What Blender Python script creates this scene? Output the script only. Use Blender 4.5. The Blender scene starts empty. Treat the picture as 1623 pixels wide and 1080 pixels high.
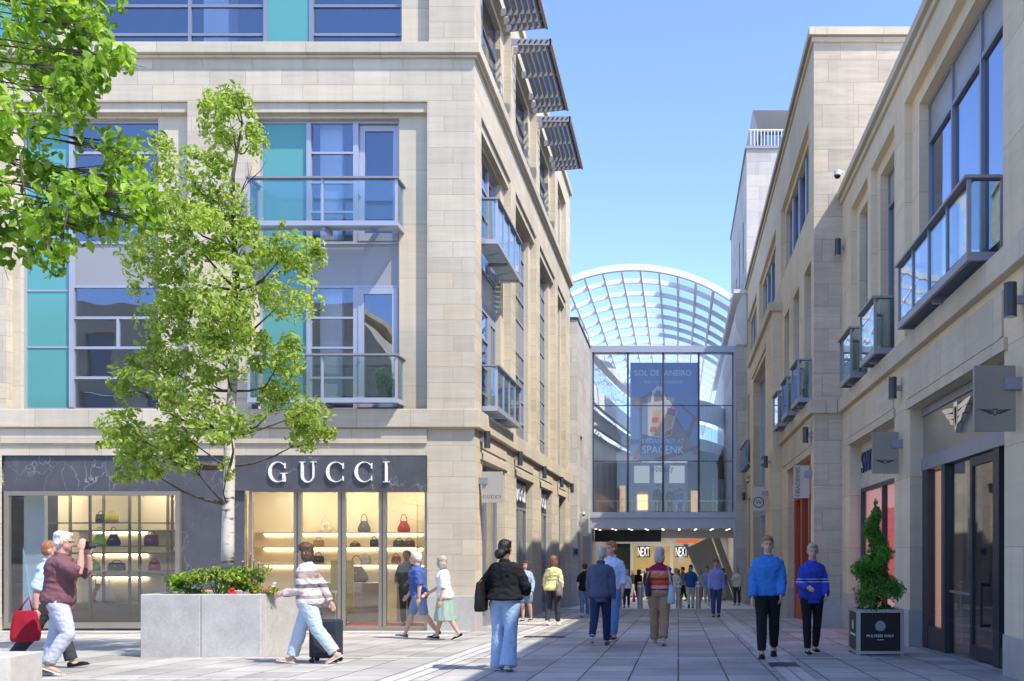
import bpy, bmesh, math, random
from mathutils import Vector, Matrix, noise
R = math.radians
PI = math.pi
scene = bpy.context.scene
COL = scene.collection
random.seed(7)

# ---------------------------------------------------------------- camera, sky, sun, exposure
FPX, CX, HY, CZ, SLOPE = 1500.0, 1075.0, 870.0, 1.225, 0.0307
cam_d = bpy.data.cameras.new("camera")
cam = bpy.data.objects.new("camera", cam_d)
COL.objects.link(cam)
cam.location = (0, 0, CZ)
cam.rotation_euler = (R(90), 0, 0)
cam_d.sensor_fit = 'HORIZONTAL'
cam_d.sensor_width = 36.0
cam_d.lens = 36.0 * FPX / 1623.0
cam_d.shift_x = -(CX - 811.5) / 1623.0
cam_d.shift_y = (HY - 540.0) / 1623.0
cam_d.clip_start = 0.1
cam_d.clip_end = 3000
scene.camera = cam

SUN = Vector((1.0, -0.64, 1.6)).normalized()        # towards the sun
elev = math.asin(SUN.z)
azim = math.atan2(SUN.x, SUN.y)                     # from +Y towards +X
world = bpy.data.worlds.new("World")
scene.world = world
world.use_nodes = True
nt = world.node_tree
nt.nodes.clear()
sky = nt.nodes.new('ShaderNodeTexSky')
sky.sky_type = 'NISHITA'
sky.sun_disc = False
sky.sun_elevation = elev
sky.sun_rotation = azim
sky.air_density = 0.85
sky.dust_density = 0.4
sky.ozone_density = 4.0
bg = nt.nodes.new('ShaderNodeBackground')
bg.inputs[1].default_value = 0.15
wo = nt.nodes.new('ShaderNodeOutputWorld')
tint = nt.nodes.new('ShaderNodeVectorMath'); tint.operation = 'MULTIPLY'; tint.inputs[1].default_value = (0.83, 0.825, 0.97)
nt.links.new(sky.outputs[0], tint.inputs[0]); nt.links.new(tint.outputs[0], bg.inputs[0])
nt.links.new(bg.outputs[0], wo.inputs[0])
sun_d = bpy.data.lights.new("sun", 'SUN')
sun_d.energy = 2.2
sun_d.angle = R(0.5)
sun_d.color = (1.0, 0.935, 0.81)
sun = bpy.data.objects.new("sun", sun_d)
COL.objects.link(sun)
sun.rotation_euler = SUN.to_track_quat('Z', 'Y').to_euler()
sun.location = (20, -10, 40)
scene.view_settings.view_transform = 'Standard'
scene.view_settings.look = 'None'
scene.view_settings.exposure = 1.60
scene.view_settings.gamma = 1.0
scene.view_settings.use_curve_mapping = False
scene.cycles.max_bounces = 10
scene.cycles.transparent_max_bounces = 16
scene.cycles.diffuse_bounces = 6
scene.cycles.glossy_bounces = 4
scene.cycles.caustics_reflective = False
scene.cycles.caustics_refractive = False
scene.cycles.use_denoising = True
scene.cycles.sample_clamp_indirect = 6.0

# ---------------------------------------------------------------- helpers
def gz(y):
    return -SLOPE * y
def at(px, py, Y):
    "point at distance Y seen at photo pixel (px,py)"
    return Vector(((px - CX) * Y / FPX, Y, CZ + (HY - py) * Y / FPX))
def zat(py, Y):
    return CZ + (HY - py) * Y / FPX
def xat(px, Y):
    return (px - CX) * Y / FPX

def tag(o, label=None, cat=None, group=None, kind=None):
    if label: o['label'] = label
    if cat: o['category'] = cat
    if group: o['group'] = group
    if kind: o['kind'] = kind
    return o
def thing(name, label, cat, loc=(0, 0, 0), rotz=0, group=None):
    o = bpy.data.objects.new(name, None)
    COL.objects.link(o)
    o.location = loc
    o.rotation_euler = (0, 0, rotz)
    o.empty_display_size = 0.2
    return tag(o, label, cat, group)
def copy_tree(o, parent=None):
    c = o.copy()
    COL.objects.link(c)
    if parent is not None:
        c.parent = parent
    for ch in list(o.children):
        copy_tree(ch, c)
    return c

class MB:
    "collects faces, then links them as one mesh object"
    def __init__(self):
        self.v = []; self.f = []; self.m = []; self.cur = 0
    def quad(self, a, b, c, d):
        i = len(self.v)
        self.v += [tuple(a), tuple(b), tuple(c), tuple(d)]
        self.f.append((i, i + 1, i + 2, i + 3)); self.m.append(self.cur)
    def poly(self, pts):
        i = len(self.v)
        self.v += [tuple(p) for p in pts]
        self.f.append(tuple(range(i, i + len(pts)))); self.m.append(self.cur)
    def hexa(self, p):
        "8 corners: bottom ring 0-3, top ring 4-7"
        i = len(self.v)
        self.v += [tuple(q) for q in p]
        for q in ((0, 3, 2, 1), (4, 5, 6, 7), (0, 1, 5, 4), (1, 2, 6, 5), (2, 3, 7, 6), (3, 0, 4, 7)):
            self.f.append(tuple(i + k for k in q)); self.m.append(self.cur)
    def box(self, x0, x1, y0, y1, z0, z1):
        self.hexa([(x0, y0, z0), (x1, y0, z0), (x1, y1, z0), (x0, y1, z0),
                   (x0, y0, z1), (x1, y0, z1), (x1, y1, z1), (x0, y1, z1)])
    def fbox(self, F, u0, u1, z0, z1, d0, d1):
        self.hexa([F(u0, z0, d0), F(u1, z0, d0), F(u1, z0, d1), F(u0, z0, d1),
                   F(u0, z1, d0), F(u1, z1, d0), F(u1, z1, d1), F(u0, z1, d1)])
    def bar(self, a, b, w, h=None, up=Vector((0, 0, 1))):
        a = Vector(a); b = Vector(b); h = h or w
        t = (b - a).normalized()
        if abs(t.dot(up)) > 0.98: up = Vector((1, 0, 0))
        s = t.cross(up).normalized() * (w / 2); q = s.cross(t).normalized() * (h / 2)
        self.hexa([a - s - q, a + s - q, a + s + q, a - s + q, b - s - q, b + s - q, b + s + q, b - s + q])
    def tube(self, pts, rad, n=8, cap=True):
        pts = [Vector(p) for p in pts]
        if not hasattr(rad, '__len__'): rad = [rad] * len(pts)
        i0 = len(self.v)
        s = None
        for k, p in enumerate(pts):
            t = (pts[min(k + 1, len(pts) - 1)] - pts[max(k - 1, 0)])
            if t.length < 1e-9: t = Vector((0, 0, 1))
            t.normalize()
            if s is None: s = t.cross(Vector((0, 0, 1)) if abs(t.z) < 0.9 else Vector((0, 1, 0)))
            else: s = s - t * s.dot(t)                       # carry the frame along the path
            s.normalize(); q = s.cross(t).normalized()
            r = rad[k]
            rx, ry = r if hasattr(r, '__len__') else (r, r)
            for j in range(n):
                a = 2 * PI * j / n
                self.v.append(tuple(p + s * (rx * math.cos(a)) + q * (ry * math.sin(a))))
        for k in range(len(pts) - 1):
            for j in range(n):
                a = i0 + k * n + j; b = i0 + k * n + (j + 1) % n
                self.f.append((a, b, b + n, a + n)); self.m.append(self.cur)
        if cap:
            self.f.append(tuple(i0 + j for j in reversed(range(n)))); self.m.append(self.cur)
            e = i0 + (len(pts) - 1) * n
            self.f.append(tuple(e + j for j in range(n))); self.m.append(self.cur)
    def loft(self, rings, n=16, cap=True):
        "rings: (cx,cy,cz,rx,ry[,power])"
        i0 = len(self.v)
        for r in rings:
            p = r[5] if len(r) > 5 else 1.0
            for j in range(n):
                a = 2 * PI * j / n
                c, s = math.cos(a), math.sin(a)
                self.v.append((r[0] + r[3] * math.copysign(abs(c) ** p, c), r[1] + r[4] * math.copysign(abs(s) ** p, s), r[2]))
        for k in range(len(rings) - 1):
            for j in range(n):
                a = i0 + k * n + j; b = i0 + k * n + (j + 1) % n
                self.f.append((a, b, b + n, a + n)); self.m.append(self.cur)
        if cap:
            self.f.append(tuple(i0 + j for j in reversed(range(n)))); self.m.append(self.cur)
            e = i0 + (len(rings) - 1) * n
            self.f.append(tuple(e + j for j in range(n))); self.m.append(self.cur)
    def ell(self, c, r, n=14, mrot=None):
        "ellipsoid"
        c = Vector(c)
        if not hasattr(r, '__len__'): r = (r, r, r)
        i0 = len(self.v); m = n // 2
        def P(v):
            v = Vector(v)
            if mrot is not None: v = mrot @ v
            return tuple(c + v)
        self.v.append(P((0, 0, -r[2])))
        for k in range(1, m):
            t = -PI / 2 + PI * k / m
            for j in range(n):
                a = 2 * PI * j / n
                self.v.append(P((r[0] * math.cos(t) * math.cos(a), r[1] * math.cos(t) * math.sin(a), r[2] * math.sin(t))))
        self.v.append(P((0, 0, r[2])))
        last = len(self.v) - 1
        for j in range(n):
            self.f.append((i0, i0 + 1 + (j + 1) % n, i0 + 1 + j)); self.m.append(self.cur)
        for k in range(m - 2):
            for j in range(n):
                a = i0 + 1 + k * n + j; b = i0 + 1 + k * n + (j + 1) % n
                self.f.append((a, b, b + n, a + n)); self.m.append(self.cur)
        e = i0 + 1 + (m - 2) * n
        for j in range(n):
            self.f.append((e + j, e + (j + 1) % n, last)); self.m.append(self.cur)
    def prism(self, pts, vec):
        "extrude planar polygon (3d points) along vec"
        pts = [Vector(p) for p in pts]; vec = Vector(vec); n = len(pts); i = len(self.v)
        self.v += [tuple(p) for p in pts] + [tuple(p + vec) for p in pts]
        self.f.append(tuple(reversed(range(i, i + n)))); self.m.append(self.cur)
        self.f.append(tuple(range(i + n, i + 2 * n))); self.m.append(self.cur)
        for k in range(n):
            self.f.append((i + k, i + (k + 1) % n, i + n + (k + 1) % n, i + n + k)); self.m.append(self.cur)
    def build_each(self, name, mat, parent=None, bevel=0):
        "one object for every block collected (blocks only)"
        out = []
        for k in range(0, len(self.v), 8):
            m = MB(); m.hexa(self.v[k:k + 8]); out.append(m.build(name, mat, parent, bevel=bevel))
        return out
    def build(self, name, mat, parent=None, smooth=False, loc=None, weld=False, bevel=0, recalc=False):
        me = bpy.data.meshes.new(name)
        me.from_pydata(self.v, [], self.f)
        mats = mat if isinstance(mat, (list, tuple)) else [mat]
        for mm in mats: me.materials.append(mm)
        if len(mats) > 1: me.polygons.foreach_set('material_index', self.m)
        if weld or recalc or bevel:
            bm = bmesh.new(); bm.from_mesh(me)
            bmesh.ops.remove_doubles(bm, verts=bm.verts, dist=1e-5)
            bmesh.ops.recalc_face_normals(bm, faces=bm.faces)
            bm.to_mesh(me); bm.free()
        if smooth: me.polygons.foreach_set('use_smooth', [True] * len(me.polygons))
        me.update()
        o = bpy.data.objects.new(name, me)
        COL.objects.link(o)
        if parent is not None: o.parent = parent
        if loc is not None: o.location = loc
        if bevel:
            b = o.modifiers.new('bevel', 'BEVEL'); b.width = bevel; b.segments = 2; b.limit_method = 'ANGLE'
        return o

def FR(o, u, n):
    "wall frame: F(u, z, d) -> point; d goes into the wall, negative d stands proud"
    o = Vector(o); u = Vector(u); n = Vector(n)
    return lambda uu, z, d=0.0: o + u * uu + Vector((0, 0, z)) - n * d

def facade(mb, F, u0, u1, z0, z1, ops, d=0.0):
    us = sorted(set([u0, u1] + [x for o in ops for x in (o[0], o[1]) if u0 < x < u1]))
    zs = sorted(set([z0, z1] + [x for o in ops for x in (o[2], o[3]) if z0 < x < z1]))
    for i in range(len(us) - 1):
        for j in range(len(zs) - 1):
            cu = (us[i] + us[i + 1]) / 2; cz = (zs[j] + zs[j + 1]) / 2
            if any(o[0] < cu < o[1] and o[2] < cz < o[3] for o in ops): continue
            mb.quad(F(us[i], zs[j], d), F(us[i + 1], zs[j], d), F(us[i + 1], zs[j + 1], d), F(us[i], zs[j + 1], d))
    for o in ops:
        a, b, c, e, dep = o[:5]
        mb.quad(F(a, c, d), F(a, c, d + dep), F(a, e, d + dep), F(a, e, d))
        mb.quad(F(b, c, d), F(b, e, d), F(b, e, d + dep), F(b, c, d + dep))
        mb.quad(F(a, e, d), F(a, e, d + dep), F(b, e, d + dep), F(b, e, d))
        if c > .3: mb.quad(F(a, c, d), F(b, c, d), F(b, c, d + dep), F(a, c, d + dep))

# ---------------------------------------------------------------- materials
def newmat(name):
    m = bpy.data.materials.new(name); m.use_nodes = True
    return m, m.node_tree, m.node_tree.nodes['Principled BSDF']
def N(t, typ, **kw):
    n = t.nodes.new(typ)
    for k, v in kw.items(): setattr(n, k, v)
    return n
def plain(name, col, rough=0.6, metal=0.0, var=0.12, scale=6.0, bump=0.0, spec=0.4, sub=0.0, emit=None, estr=0.0):
    m, t, b = newmat(name)
    b.inputs['Roughness'].default_value = rough
    b.inputs['Metallic'].default_value = metal
    b.inputs['Specular IOR Level'].default_value = spec
    tc = N(t, 'ShaderNodeTexCoord')
    nz = N(t, 'ShaderNodeTexNoise'); nz.inputs['Scale'].default_value = scale; nz.inputs['Detail'].default_value = 5
    t.links.new(tc.outputs['Object'], nz.inputs['Vector'])
    mx = N(t, 'ShaderNodeMix', data_type='RGBA')
    mx.inputs[6].default_value = (*[c * (1 - var) for c in col], 1)
    mx.inputs[7].default_value = (*[min(1, c * (1 + var)) for c in col], 1)
    t.links.new(nz.outputs[0], mx.inputs[0])
    n2 = N(t, 'ShaderNodeTexNoise'); n2.inputs['Scale'].default_value = scale * 0.14; n2.inputs['Detail'].default_value = 6; n2.inputs['Roughness'].default_value = .62
    t.links.new(tc.outputs['Object'], n2.inputs['Vector'])
    mr = N(t, 'ShaderNodeMapRange'); mr.inputs[1].default_value = .3; mr.inputs[2].default_value = .7; mr.inputs[3].default_value = 1 - var * .9; mr.inputs[4].default_value = 1 + var * .55
    t.links.new(n2.outputs[0], mr.inputs[0])
    vs = N(t, 'ShaderNodeVectorMath', operation='SCALE'); t.links.new(mx.outputs[2], vs.inputs[0]); t.links.new(mr.outputs[0], vs.inputs['Scale'])
    t.links.new(vs.outputs[0], b.inputs['Base Color'])
    if bump:
        bp = N(t, 'ShaderNodeBump'); bp.inputs['Strength'].default_value = bump; bp.inputs['Distance'].default_value = 0.02
        t.links.new(nz.outputs[0], bp.inputs['Height']); t.links.new(bp.outputs[0], b.inputs['Normal'])
    if emit:
        b.inputs['Emission Color'].default_value = (*emit, 1); b.inputs['Emission Strength'].default_value = estr
    return m

def ashlar(name, c1, c2, mortar, bw=1.15, rh=0.36, gap=0.006, streak=1.0, offset=0.5):
    "sandstone blocks laid on any vertical wall: u is x or y, v is z"
    m, t, b = newmat(name)
    b.inputs['Roughness'].default_value = 0.85
    b.inputs['Specular IOR Level'].default_value = 0.2
    tc = N(t, 'ShaderNodeTexCoord'); sx = N(t, 'ShaderNodeSeparateXYZ')
    t.links.new(tc.outputs['Object'], sx.inputs[0])
    ge = N(t, 'ShaderNodeNewGeometry'); sn = N(t, 'ShaderNodeSeparateXYZ')
    t.links.new(ge.outputs['Normal'], sn.inputs[0])
    ab = N(t, 'ShaderNodeMath', operation='ABSOLUTE'); t.links.new(sn.outputs[0], ab.inputs[0])
    gt = N(t, 'ShaderNodeMath', operation='GREATER_THAN'); gt.inputs[1].default_value = 0.6
    t.links.new(ab.outputs[0], gt.inputs[0])
    mu = N(t, 'ShaderNodeMix', data_type='FLOAT')
    t.links.new(gt.outputs[0], mu.inputs[0]); t.links.new(sx.outputs[0], mu.inputs[2]); t.links.new(sx.outputs[1], mu.inputs[3])
    cb = N(t, 'ShaderNodeCombineXYZ')
    t.links.new(mu.outputs[0], cb.inputs[0]); t.links.new(sx.outputs[2], cb.inputs[1])
    br = N(t, 'ShaderNodeTexBrick'); br.offset = offset; br.squash = 0.72; br.squash_frequency = 3
    br.inputs['Scale'].default_value = 1.0
    br.inputs['Color1'].default_value = (0, 0, 0, 1); br.inputs['Color2'].default_value = (1, 1, 1, 1)
    br.inputs['Mortar'].default_value = (0.5, 0.5, 0.5, 1)
    br.inputs['Mortar Size'].default_value = gap; br.inputs['Mortar Smooth'].default_value = 0.3
    br.inputs['Brick Width'].default_value = bw; br.inputs['Row Height'].default_value = rh
    t.links.new(cb.outputs[0], br.inputs['Vector'])
    # tone per block, with a few odd ones
    rmp = N(t, 'ShaderNodeValToRGB')
    e = rmp.color_ramp.elements
    e[0].position = 0.0; e[0].color = (*[c * 0.91 for c in c1], 1)
    e[1].position = 1.0; e[1].color = (c2[0] * 1.02, c2[1] * 0.97, c2[2] * 0.90, 1)
    k = e.new(0.12); k.color = (*[c * 0.95 for c in c1], 1)
    k = e.new(0.4); k.color = (*c1, 1)
    k = e.new(0.8); k.color = (*c2, 1)
    t.links.new(br.outputs['Color'], rmp.inputs[0])
    # bedding streaks
    mp = N(t, 'ShaderNodeMapping'); mp.inputs['Scale'].default_value = (0.55, 5.0, 1.0); mp.inputs['Rotation'].default_value = (0, 0, 0.12)
    t.links.new(cb.outputs[0], mp.inputs[0])
    off = N(t, 'ShaderNodeVectorMath', operation='ADD'); t.links.new(mp.outputs[0], off.inputs[0])
    sc = N(t, 'ShaderNodeVectorMath', operation='SCALE'); sc.inputs['Scale'].default_value = 7.0
    t.links.new(br.outputs['Color'], sc.inputs[0]); t.links.new(sc.outputs[0], off.inputs[1])
    nz = N(t, 'ShaderNodeTexNoise'); nz.inputs['Scale'].default_value = 1.6; nz.inputs['Detail'].default_value = 7; nz.inputs['Distortion'].default_value = 0.8
    t.links.new(off.outputs[0], nz.inputs['Vector'])
    n2 = N(t, 'ShaderNodeTexNoise'); n2.inputs['Scale'].default_value = 0.45; n2.inputs['Detail'].default_value = 4
    t.links.new(tc.outputs['Object'], n2.inputs['Vector'])
    mr = N(t, 'ShaderNodeMapRange'); mr.inputs[1].default_value = 0.25; mr.inputs[2].default_value = 0.75
    mr.inputs[3].default_value = 1 - 0.16 * streak; mr.inputs[4].default_value = 1 + 0.12 * streak
    t.links.new(nz.outputs[0], mr.inputs[0])
    mr2 = N(t, 'ShaderNodeMapRange'); mr2.inputs[1].default_value = 0.3; mr2.inputs[2].default_value = 0.7
    mr2.inputs[3].default_value = 0.92; mr2.inputs[4].default_value = 1.06
    t.links.new(n2.outputs[0], mr2.inputs[0])
    mm = N(t, 'ShaderNodeMath', operation='MULTIPLY'); t.links.new(mr.outputs[0], mm.inputs[0]); t.links.new(mr2.outputs[0], mm.inputs[1])
    m3 = N(t, 'ShaderNodeMapping'); m3.inputs['Scale'].default_value = (2.6, 0.16, 1.0); t.links.new(cb.outputs[0], m3.inputs[0])
    n3 = N(t, 'ShaderNodeTexNoise'); n3.inputs['Scale'].default_value = 1.2; n3.inputs['Detail'].default_value = 5; n3.inputs['Roughness'].default_value = .65; t.links.new(m3.outputs[0], n3.inputs['Vector'])
    mr3 = N(t, 'ShaderNodeMapRange'); mr3.inputs[1].default_value = 0.34; mr3.inputs[2].default_value = 0.58; mr3.inputs[3].default_value = 0.93; mr3.inputs[4].default_value = 1.02
    t.links.new(n3.outputs[0], mr3.inputs[0])
    m4 = N(t, 'ShaderNodeMath', operation='MULTIPLY'); t.links.new(mm.outputs[0], m4.inputs[0]); t.links.new(mr3.outputs[0], m4.inputs[1])
    vs = N(t, 'ShaderNodeVectorMath', operation='SCALE'); t.links.new(rmp.outputs[0], vs.inputs[0]); t.links.new(m4.outputs[0], vs.inputs['Scale'])
    mx = N(t, 'ShaderNodeMix', data_type='RGBA'); mx.inputs[7].default_value = (*mortar, 1)
    t.links.new(br.outputs['Fac'], mx.inputs[0]); t.links.new(vs.outputs[0], mx.inputs[6])
    t.links.new(mx.outputs[2], b.inputs['Base Color'])
    bp = N(t, 'ShaderNodeBump'); bp.inputs['Strength'].default_value = 0.5; bp.inputs['Distance'].default_value = 0.006
    iv = N(t, 'ShaderNodeMath', operation='SUBTRACT'); t.links.new(nz.outputs[0], iv.inputs[0]); t.links.new(br.outputs['Fac'], iv.inputs[1])
    t.links.new(iv.outputs[0], bp.inputs['Height']); t.links.new(bp.outputs[0], b.inputs['Normal'])
    return m

def glassmat(name, tint=(0.75, 0.8, 0.82), refl=0.12, gcol=(0.95, 0.97, 1.0), rough=0.0, wavy=0.0, ior=1.5):
    "thin pane: lets light through, mirrors by Fresnel plus a coating"
    m = bpy.data.materials.new(name); m.use_nodes = True
    t = m.node_tree; t.nodes.clear()
    out = N(t, 'ShaderNodeOutputMaterial'); mix = N(t, 'ShaderNodeMixShader')
    tr = N(t, 'ShaderNodeBsdfTransparent'); tr.inputs[0].default_value = (*tint, 1)
    gl = N(t, 'ShaderNodeBsdfGlossy'); gl.inputs['Color'].default_value = (*gcol, 1); gl.inputs['Roughness'].default_value = rough
    fr = N(t, 'ShaderNodeFresnel'); ge = N(t, 'ShaderNodeNewGeometry')
    io = N(t, 'ShaderNodeMix', data_type='FLOAT'); io.inputs[2].default_value = ior; io.inputs[3].default_value = 1 / ior     # a thin pane mirrors alike from both sides
    t.links.new(ge.outputs['Backfacing'], io.inputs[0]); t.links.new(io.outputs[0], fr.inputs[0])
    ad = N(t, 'ShaderNodeMath', operation='ADD', use_clamp=True); ad.inputs[1].default_value = refl
    t.links.new(fr.outputs[0], ad.inputs[0]); t.links.new(ad.outputs[0], mix.inputs[0])
    t.links.new(tr.outputs[0], mix.inputs[1]); t.links.new(gl.outputs[0], mix.inputs[2]); t.links.new(mix.outputs[0], out.inputs[0])
    if wavy:
        tc = N(t, 'ShaderNodeTexCoord'); nz = N(t, 'ShaderNodeTexNoise'); nz.inputs['Scale'].default_value = 0.9; nz.inputs['Detail'].default_value = 1
        t.links.new(tc.outputs['Object'], nz.inputs['Vector'])
        bp = N(t, 'ShaderNodeBump'); bp.inputs['Strength'].default_value = wavy; bp.inputs['Distance'].default_value = 0.05
        t.links.new(nz.outputs[0], bp.inputs['Height']); t.links.new(bp.outputs[0], gl.inputs['Normal'])
    return m

def marble(name):
    m, t, b = newmat(name)
    b.inputs['Roughness'].default_value = 0.25
    tc = N(t, 'ShaderNodeTexCoord')
    nz = N(t, 'ShaderNodeTexNoise'); nz.inputs['Scale'].default_value = 1.1; nz.inputs['Detail'].default_value = 6
    t.links.new(tc.outputs['Object'], nz.inputs['Vector'])
    ad = N(t, 'ShaderNodeVectorMath', operation='MULTIPLY_ADD'); ad.inputs[1].default_value = (1.3, 1.3, 1.3)
    t.links.new(nz.outputs['Color'], ad.inputs[0])
    mp = N(t, 'ShaderNodeMapping'); mp.inputs['Scale'].default_value = (1.3, 1.3, 0.75); mp.inputs['Rotation'].default_value = (0.1, 0.55, 0)
    t.links.new(tc.outputs['Object'], mp.inputs[0]); t.links.new(mp.outputs[0], ad.inputs[2])
    vo = N(t, 'ShaderNodeTexVoronoi', feature='DISTANCE_TO_EDGE'); vo.inputs['Scale'].default_value = 1.5
    t.links.new(ad.outputs[0], vo.inputs['Vector'])
    rp = N(t, 'ShaderNodeValToRGB'); e = rp.color_ramp.elements
    e[0].position = 0.0; e[0].color = (1, 1, 1, 1); e[1].position = 0.013; e[1].color = (0, 0, 0, 1)
    t.links.new(vo.outputs[0], rp.inputs[0])
    n3 = N(t, 'ShaderNodeTexNoise'); n3.inputs['Scale'].default_value = 0.9; t.links.new(tc.outputs['Object'], n3.inputs['Vector'])
    r3 = N(t, 'ShaderNodeMapRange'); r3.inputs[1].default_value = 0.38; r3.inputs[2].default_value = 0.66; t.links.new(n3.outputs[0], r3.inputs[0])
    mu = N(t, 'ShaderNodeMath', operation='MULTIPLY'); t.links.new(rp.outputs[0], mu.inputs[0]); t.links.new(r3.outputs[0], mu.inputs[1])
    mx = N(t, 'ShaderNodeMix', data_type='RGBA'); mx.inputs[6].default_value = (0.085, 0.087, 0.10, 1); mx.inputs[7].default_value = (0.33, 0.33, 0.36, 1)
    t.links.new(mu.outputs[0], mx.inputs[0])
    n2 = N(t, 'ShaderNodeTexNoise'); n2.inputs['Scale'].default_value = 2.2; n2.inputs['Detail'].default_value = 6; t.links.new(tc.outputs['Object'], n2.inputs['Vector'])
    mr = N(t, 'ShaderNodeMapRange'); mr.inputs[3].default_value = 0.7; mr.inputs[4].default_value = 1.35; t.links.new(n2.outputs[0], mr.inputs[0])
    vs = N(t, 'ShaderNodeVectorMath', operation='SCALE'); t.links.new(mx.outputs[2], vs.inputs[0]); t.links.new(mr.outputs[0], vs.inputs['Scale'])
    t.links.new(vs.outputs[0], b.inputs['Base Color'])
    return m

def paving(name):
    m, t, b = newmat(name)
    b.inputs['Roughness'].default_value = 0.75
    b.inputs['Specular IOR Level'].default_value = 0.3
    tc = N(t, 'ShaderNodeTexCoord')
    sw = N(t, 'ShaderNodeSeparateXYZ'); t.links.new(tc.outputs['Object'], sw.inputs[0])
    cb = N(t, 'ShaderNodeCombineXYZ'); t.links.new(sw.outputs[1], cb.inputs[0]); t.links.new(sw.outputs[0], cb.inputs[1])
    br = N(t, 'ShaderNodeTexBrick'); br.offset = 0.43; br.squash = 0.8; br.squash_frequency = 3
    br.inputs['Scale'].default_value = 1
    br.inputs['Color1'].default_value = (0, 0, 0, 1); br.inputs['Color2'].default_value = (1, 1, 1, 1); br.inputs['Mortar'].default_value = (.5, .5, .5, 1)
    br.inputs['Mortar Size'].default_value = 0.010; br.inputs['Brick Width'].default_value = 0.85; br.inputs['Row Height'].default_value = 0.6
    t.links.new(cb.outputs[0], br.inputs['Vector'])
    rp = N(t, 'ShaderNodeValToRGB'); e = rp.color_ramp.elements
    e[0].color = (0.33, 0.31, 0.285, 1); e[1].color = (0.48, 0.455, 0.415, 1)
    k = e.new(0.5); k.color = (0.41, 0.388, 0.358, 1)
    t.links.new(br.outputs['Color'], rp.inputs[0])
    nz = N(t, 'ShaderNodeTexNoise'); nz.inputs['Scale'].default_value = 1.3; nz.inputs['Detail'].default_value = 8; nz.inputs['Roughness'].default_value = 0.65
    t.links.new(tc.outputs['Object'], nz.inputs['Vector'])
    mr = N(t, 'ShaderNodeMapRange'); mr.inputs[1].default_value = .25; mr.inputs[2].default_value = .75; mr.inputs[3].default_value = 0.78; mr.inputs[4].default_value = 1.2
    t.links.new(nz.outputs[0], mr.inputs[0])
    # small spots of chewing gum and grit
    vo = N(t, 'ShaderNodeTexVoronoi'); vo.inputs['Scale'].default_value = 3.3; t.links.new(tc.outputs['Object'], vo.inputs['Vector'])
    r2 = N(t, 'ShaderNodeMapRange'); r2.inputs[1].default_value = 0.03; r2.inputs[2].default_value = 0.06; r2.inputs[3].default_value = 0.62; r2.inputs[4].default_value = 1.0
    t.links.new(vo.outputs[0], r2.inputs[0])
    n5 = N(t, 'ShaderNodeTexNoise'); n5.inputs['Scale'].default_value = 0.33; n5.inputs['Detail'].default_value = 4; t.links.new(tc.outputs['Object'], n5.inputs['Vector'])
    r5 = N(t, 'ShaderNodeMapRange'); r5.inputs[1].default_value = .35; r5.inputs[2].default_value = .65; r5.inputs[3].default_value = 0.82; r5.inputs[4].default_value = 1.12; t.links.new(n5.outputs[0], r5.inputs[0])
    m5 = N(t, 'ShaderNodeMath', operation='MULTIPLY'); t.links.new(mr.outputs[0], m5.inputs[0]); t.links.new(r5.outputs[0], m5.inputs[1])
    mm = N(t, 'ShaderNodeMath', operation='MULTIPLY'); t.links.new(m5.outputs[0], mm.inputs[0]); t.links.new(r2.outputs[0], mm.inputs[1])
    vs = N(t, 'ShaderNodeVectorMath', operation='SCALE'); t.links.new(rp.outputs[0], vs.inputs[0]); t.links.new(mm.outputs[0], vs.inputs['Scale'])
    mx = N(t, 'ShaderNodeMix', data_type='RGBA'); mx.inputs[7].default_value = (0.055, 0.053, 0.05, 1)
    t.links.new(br.outputs['Fac'], mx.inputs[0]); t.links.new(vs.outputs[0], mx.inputs[6]); t.links.new(mx.outputs[2], b.inputs['Base Color'])
    bp = N(t, 'ShaderNodeBump'); bp.inputs['Strength'].default_value = 0.4; bp.inputs['Distance'].default_value = 0.006
    iv = N(t, 'ShaderNodeMath', operation='SUBTRACT'); t.links.new(nz.outputs[0], iv.inputs[0]); t.links.new(br.outputs['Fac'], iv.inputs[1])
    t.links.new(iv.outputs[0], bp.inputs['Height']); t.links.new(bp.outputs[0], b.inputs['Normal'])
    return m

def leafmat(name, dark, light, scale=3.0, trans=0.45):
    m = bpy.data.materials.new(name); m.use_nodes = True
    t = m.node_tree; t.nodes.clear()
    out = N(t, 'ShaderNodeOutputMaterial'); mix = N(t, 'ShaderNodeMixShader'); mix.inputs[0].default_value = trans
    di = N(t, 'ShaderNodeBsdfPrincipled'); di.inputs['Roughness'].default_value = 0.45; di.inputs['Specular IOR Level'].default_value = 0.35
    tl = N(t, 'ShaderNodeBsdfTranslucent')
    ge = N(t, 'ShaderNodeNewGeometry')
    rp = N(t, 'ShaderNodeValToRGB'); e = rp.color_ramp.elements
    e[0].position = 0.1; e[0].color = (*dark, 1); e[1].position = 0.9; e[1].color = (*light, 1)
    at_ = N(t, 'ShaderNodeAttribute', attribute_name='tone')
    t.links.new(at_.outputs['Fac'], rp.inputs[0])
    t.links.new(rp.outputs[0], di.inputs['Base Color'])
    sc = N(t, 'ShaderNodeVectorMath', operation='MULTIPLY'); sc.inputs[1].default_value = (1.5, 1.5, 0.7)
    t.links.new(rp.outputs[0], sc.inputs[0]); t.links.new(sc.outputs[0], tl.inputs[0])
    t.links.new(di.outputs[0], mix.inputs[1]); t.links.new(tl.outputs[0], mix.inputs[2]); t.links.new(mix.outputs[0], out.inputs[0])
    return m

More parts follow.
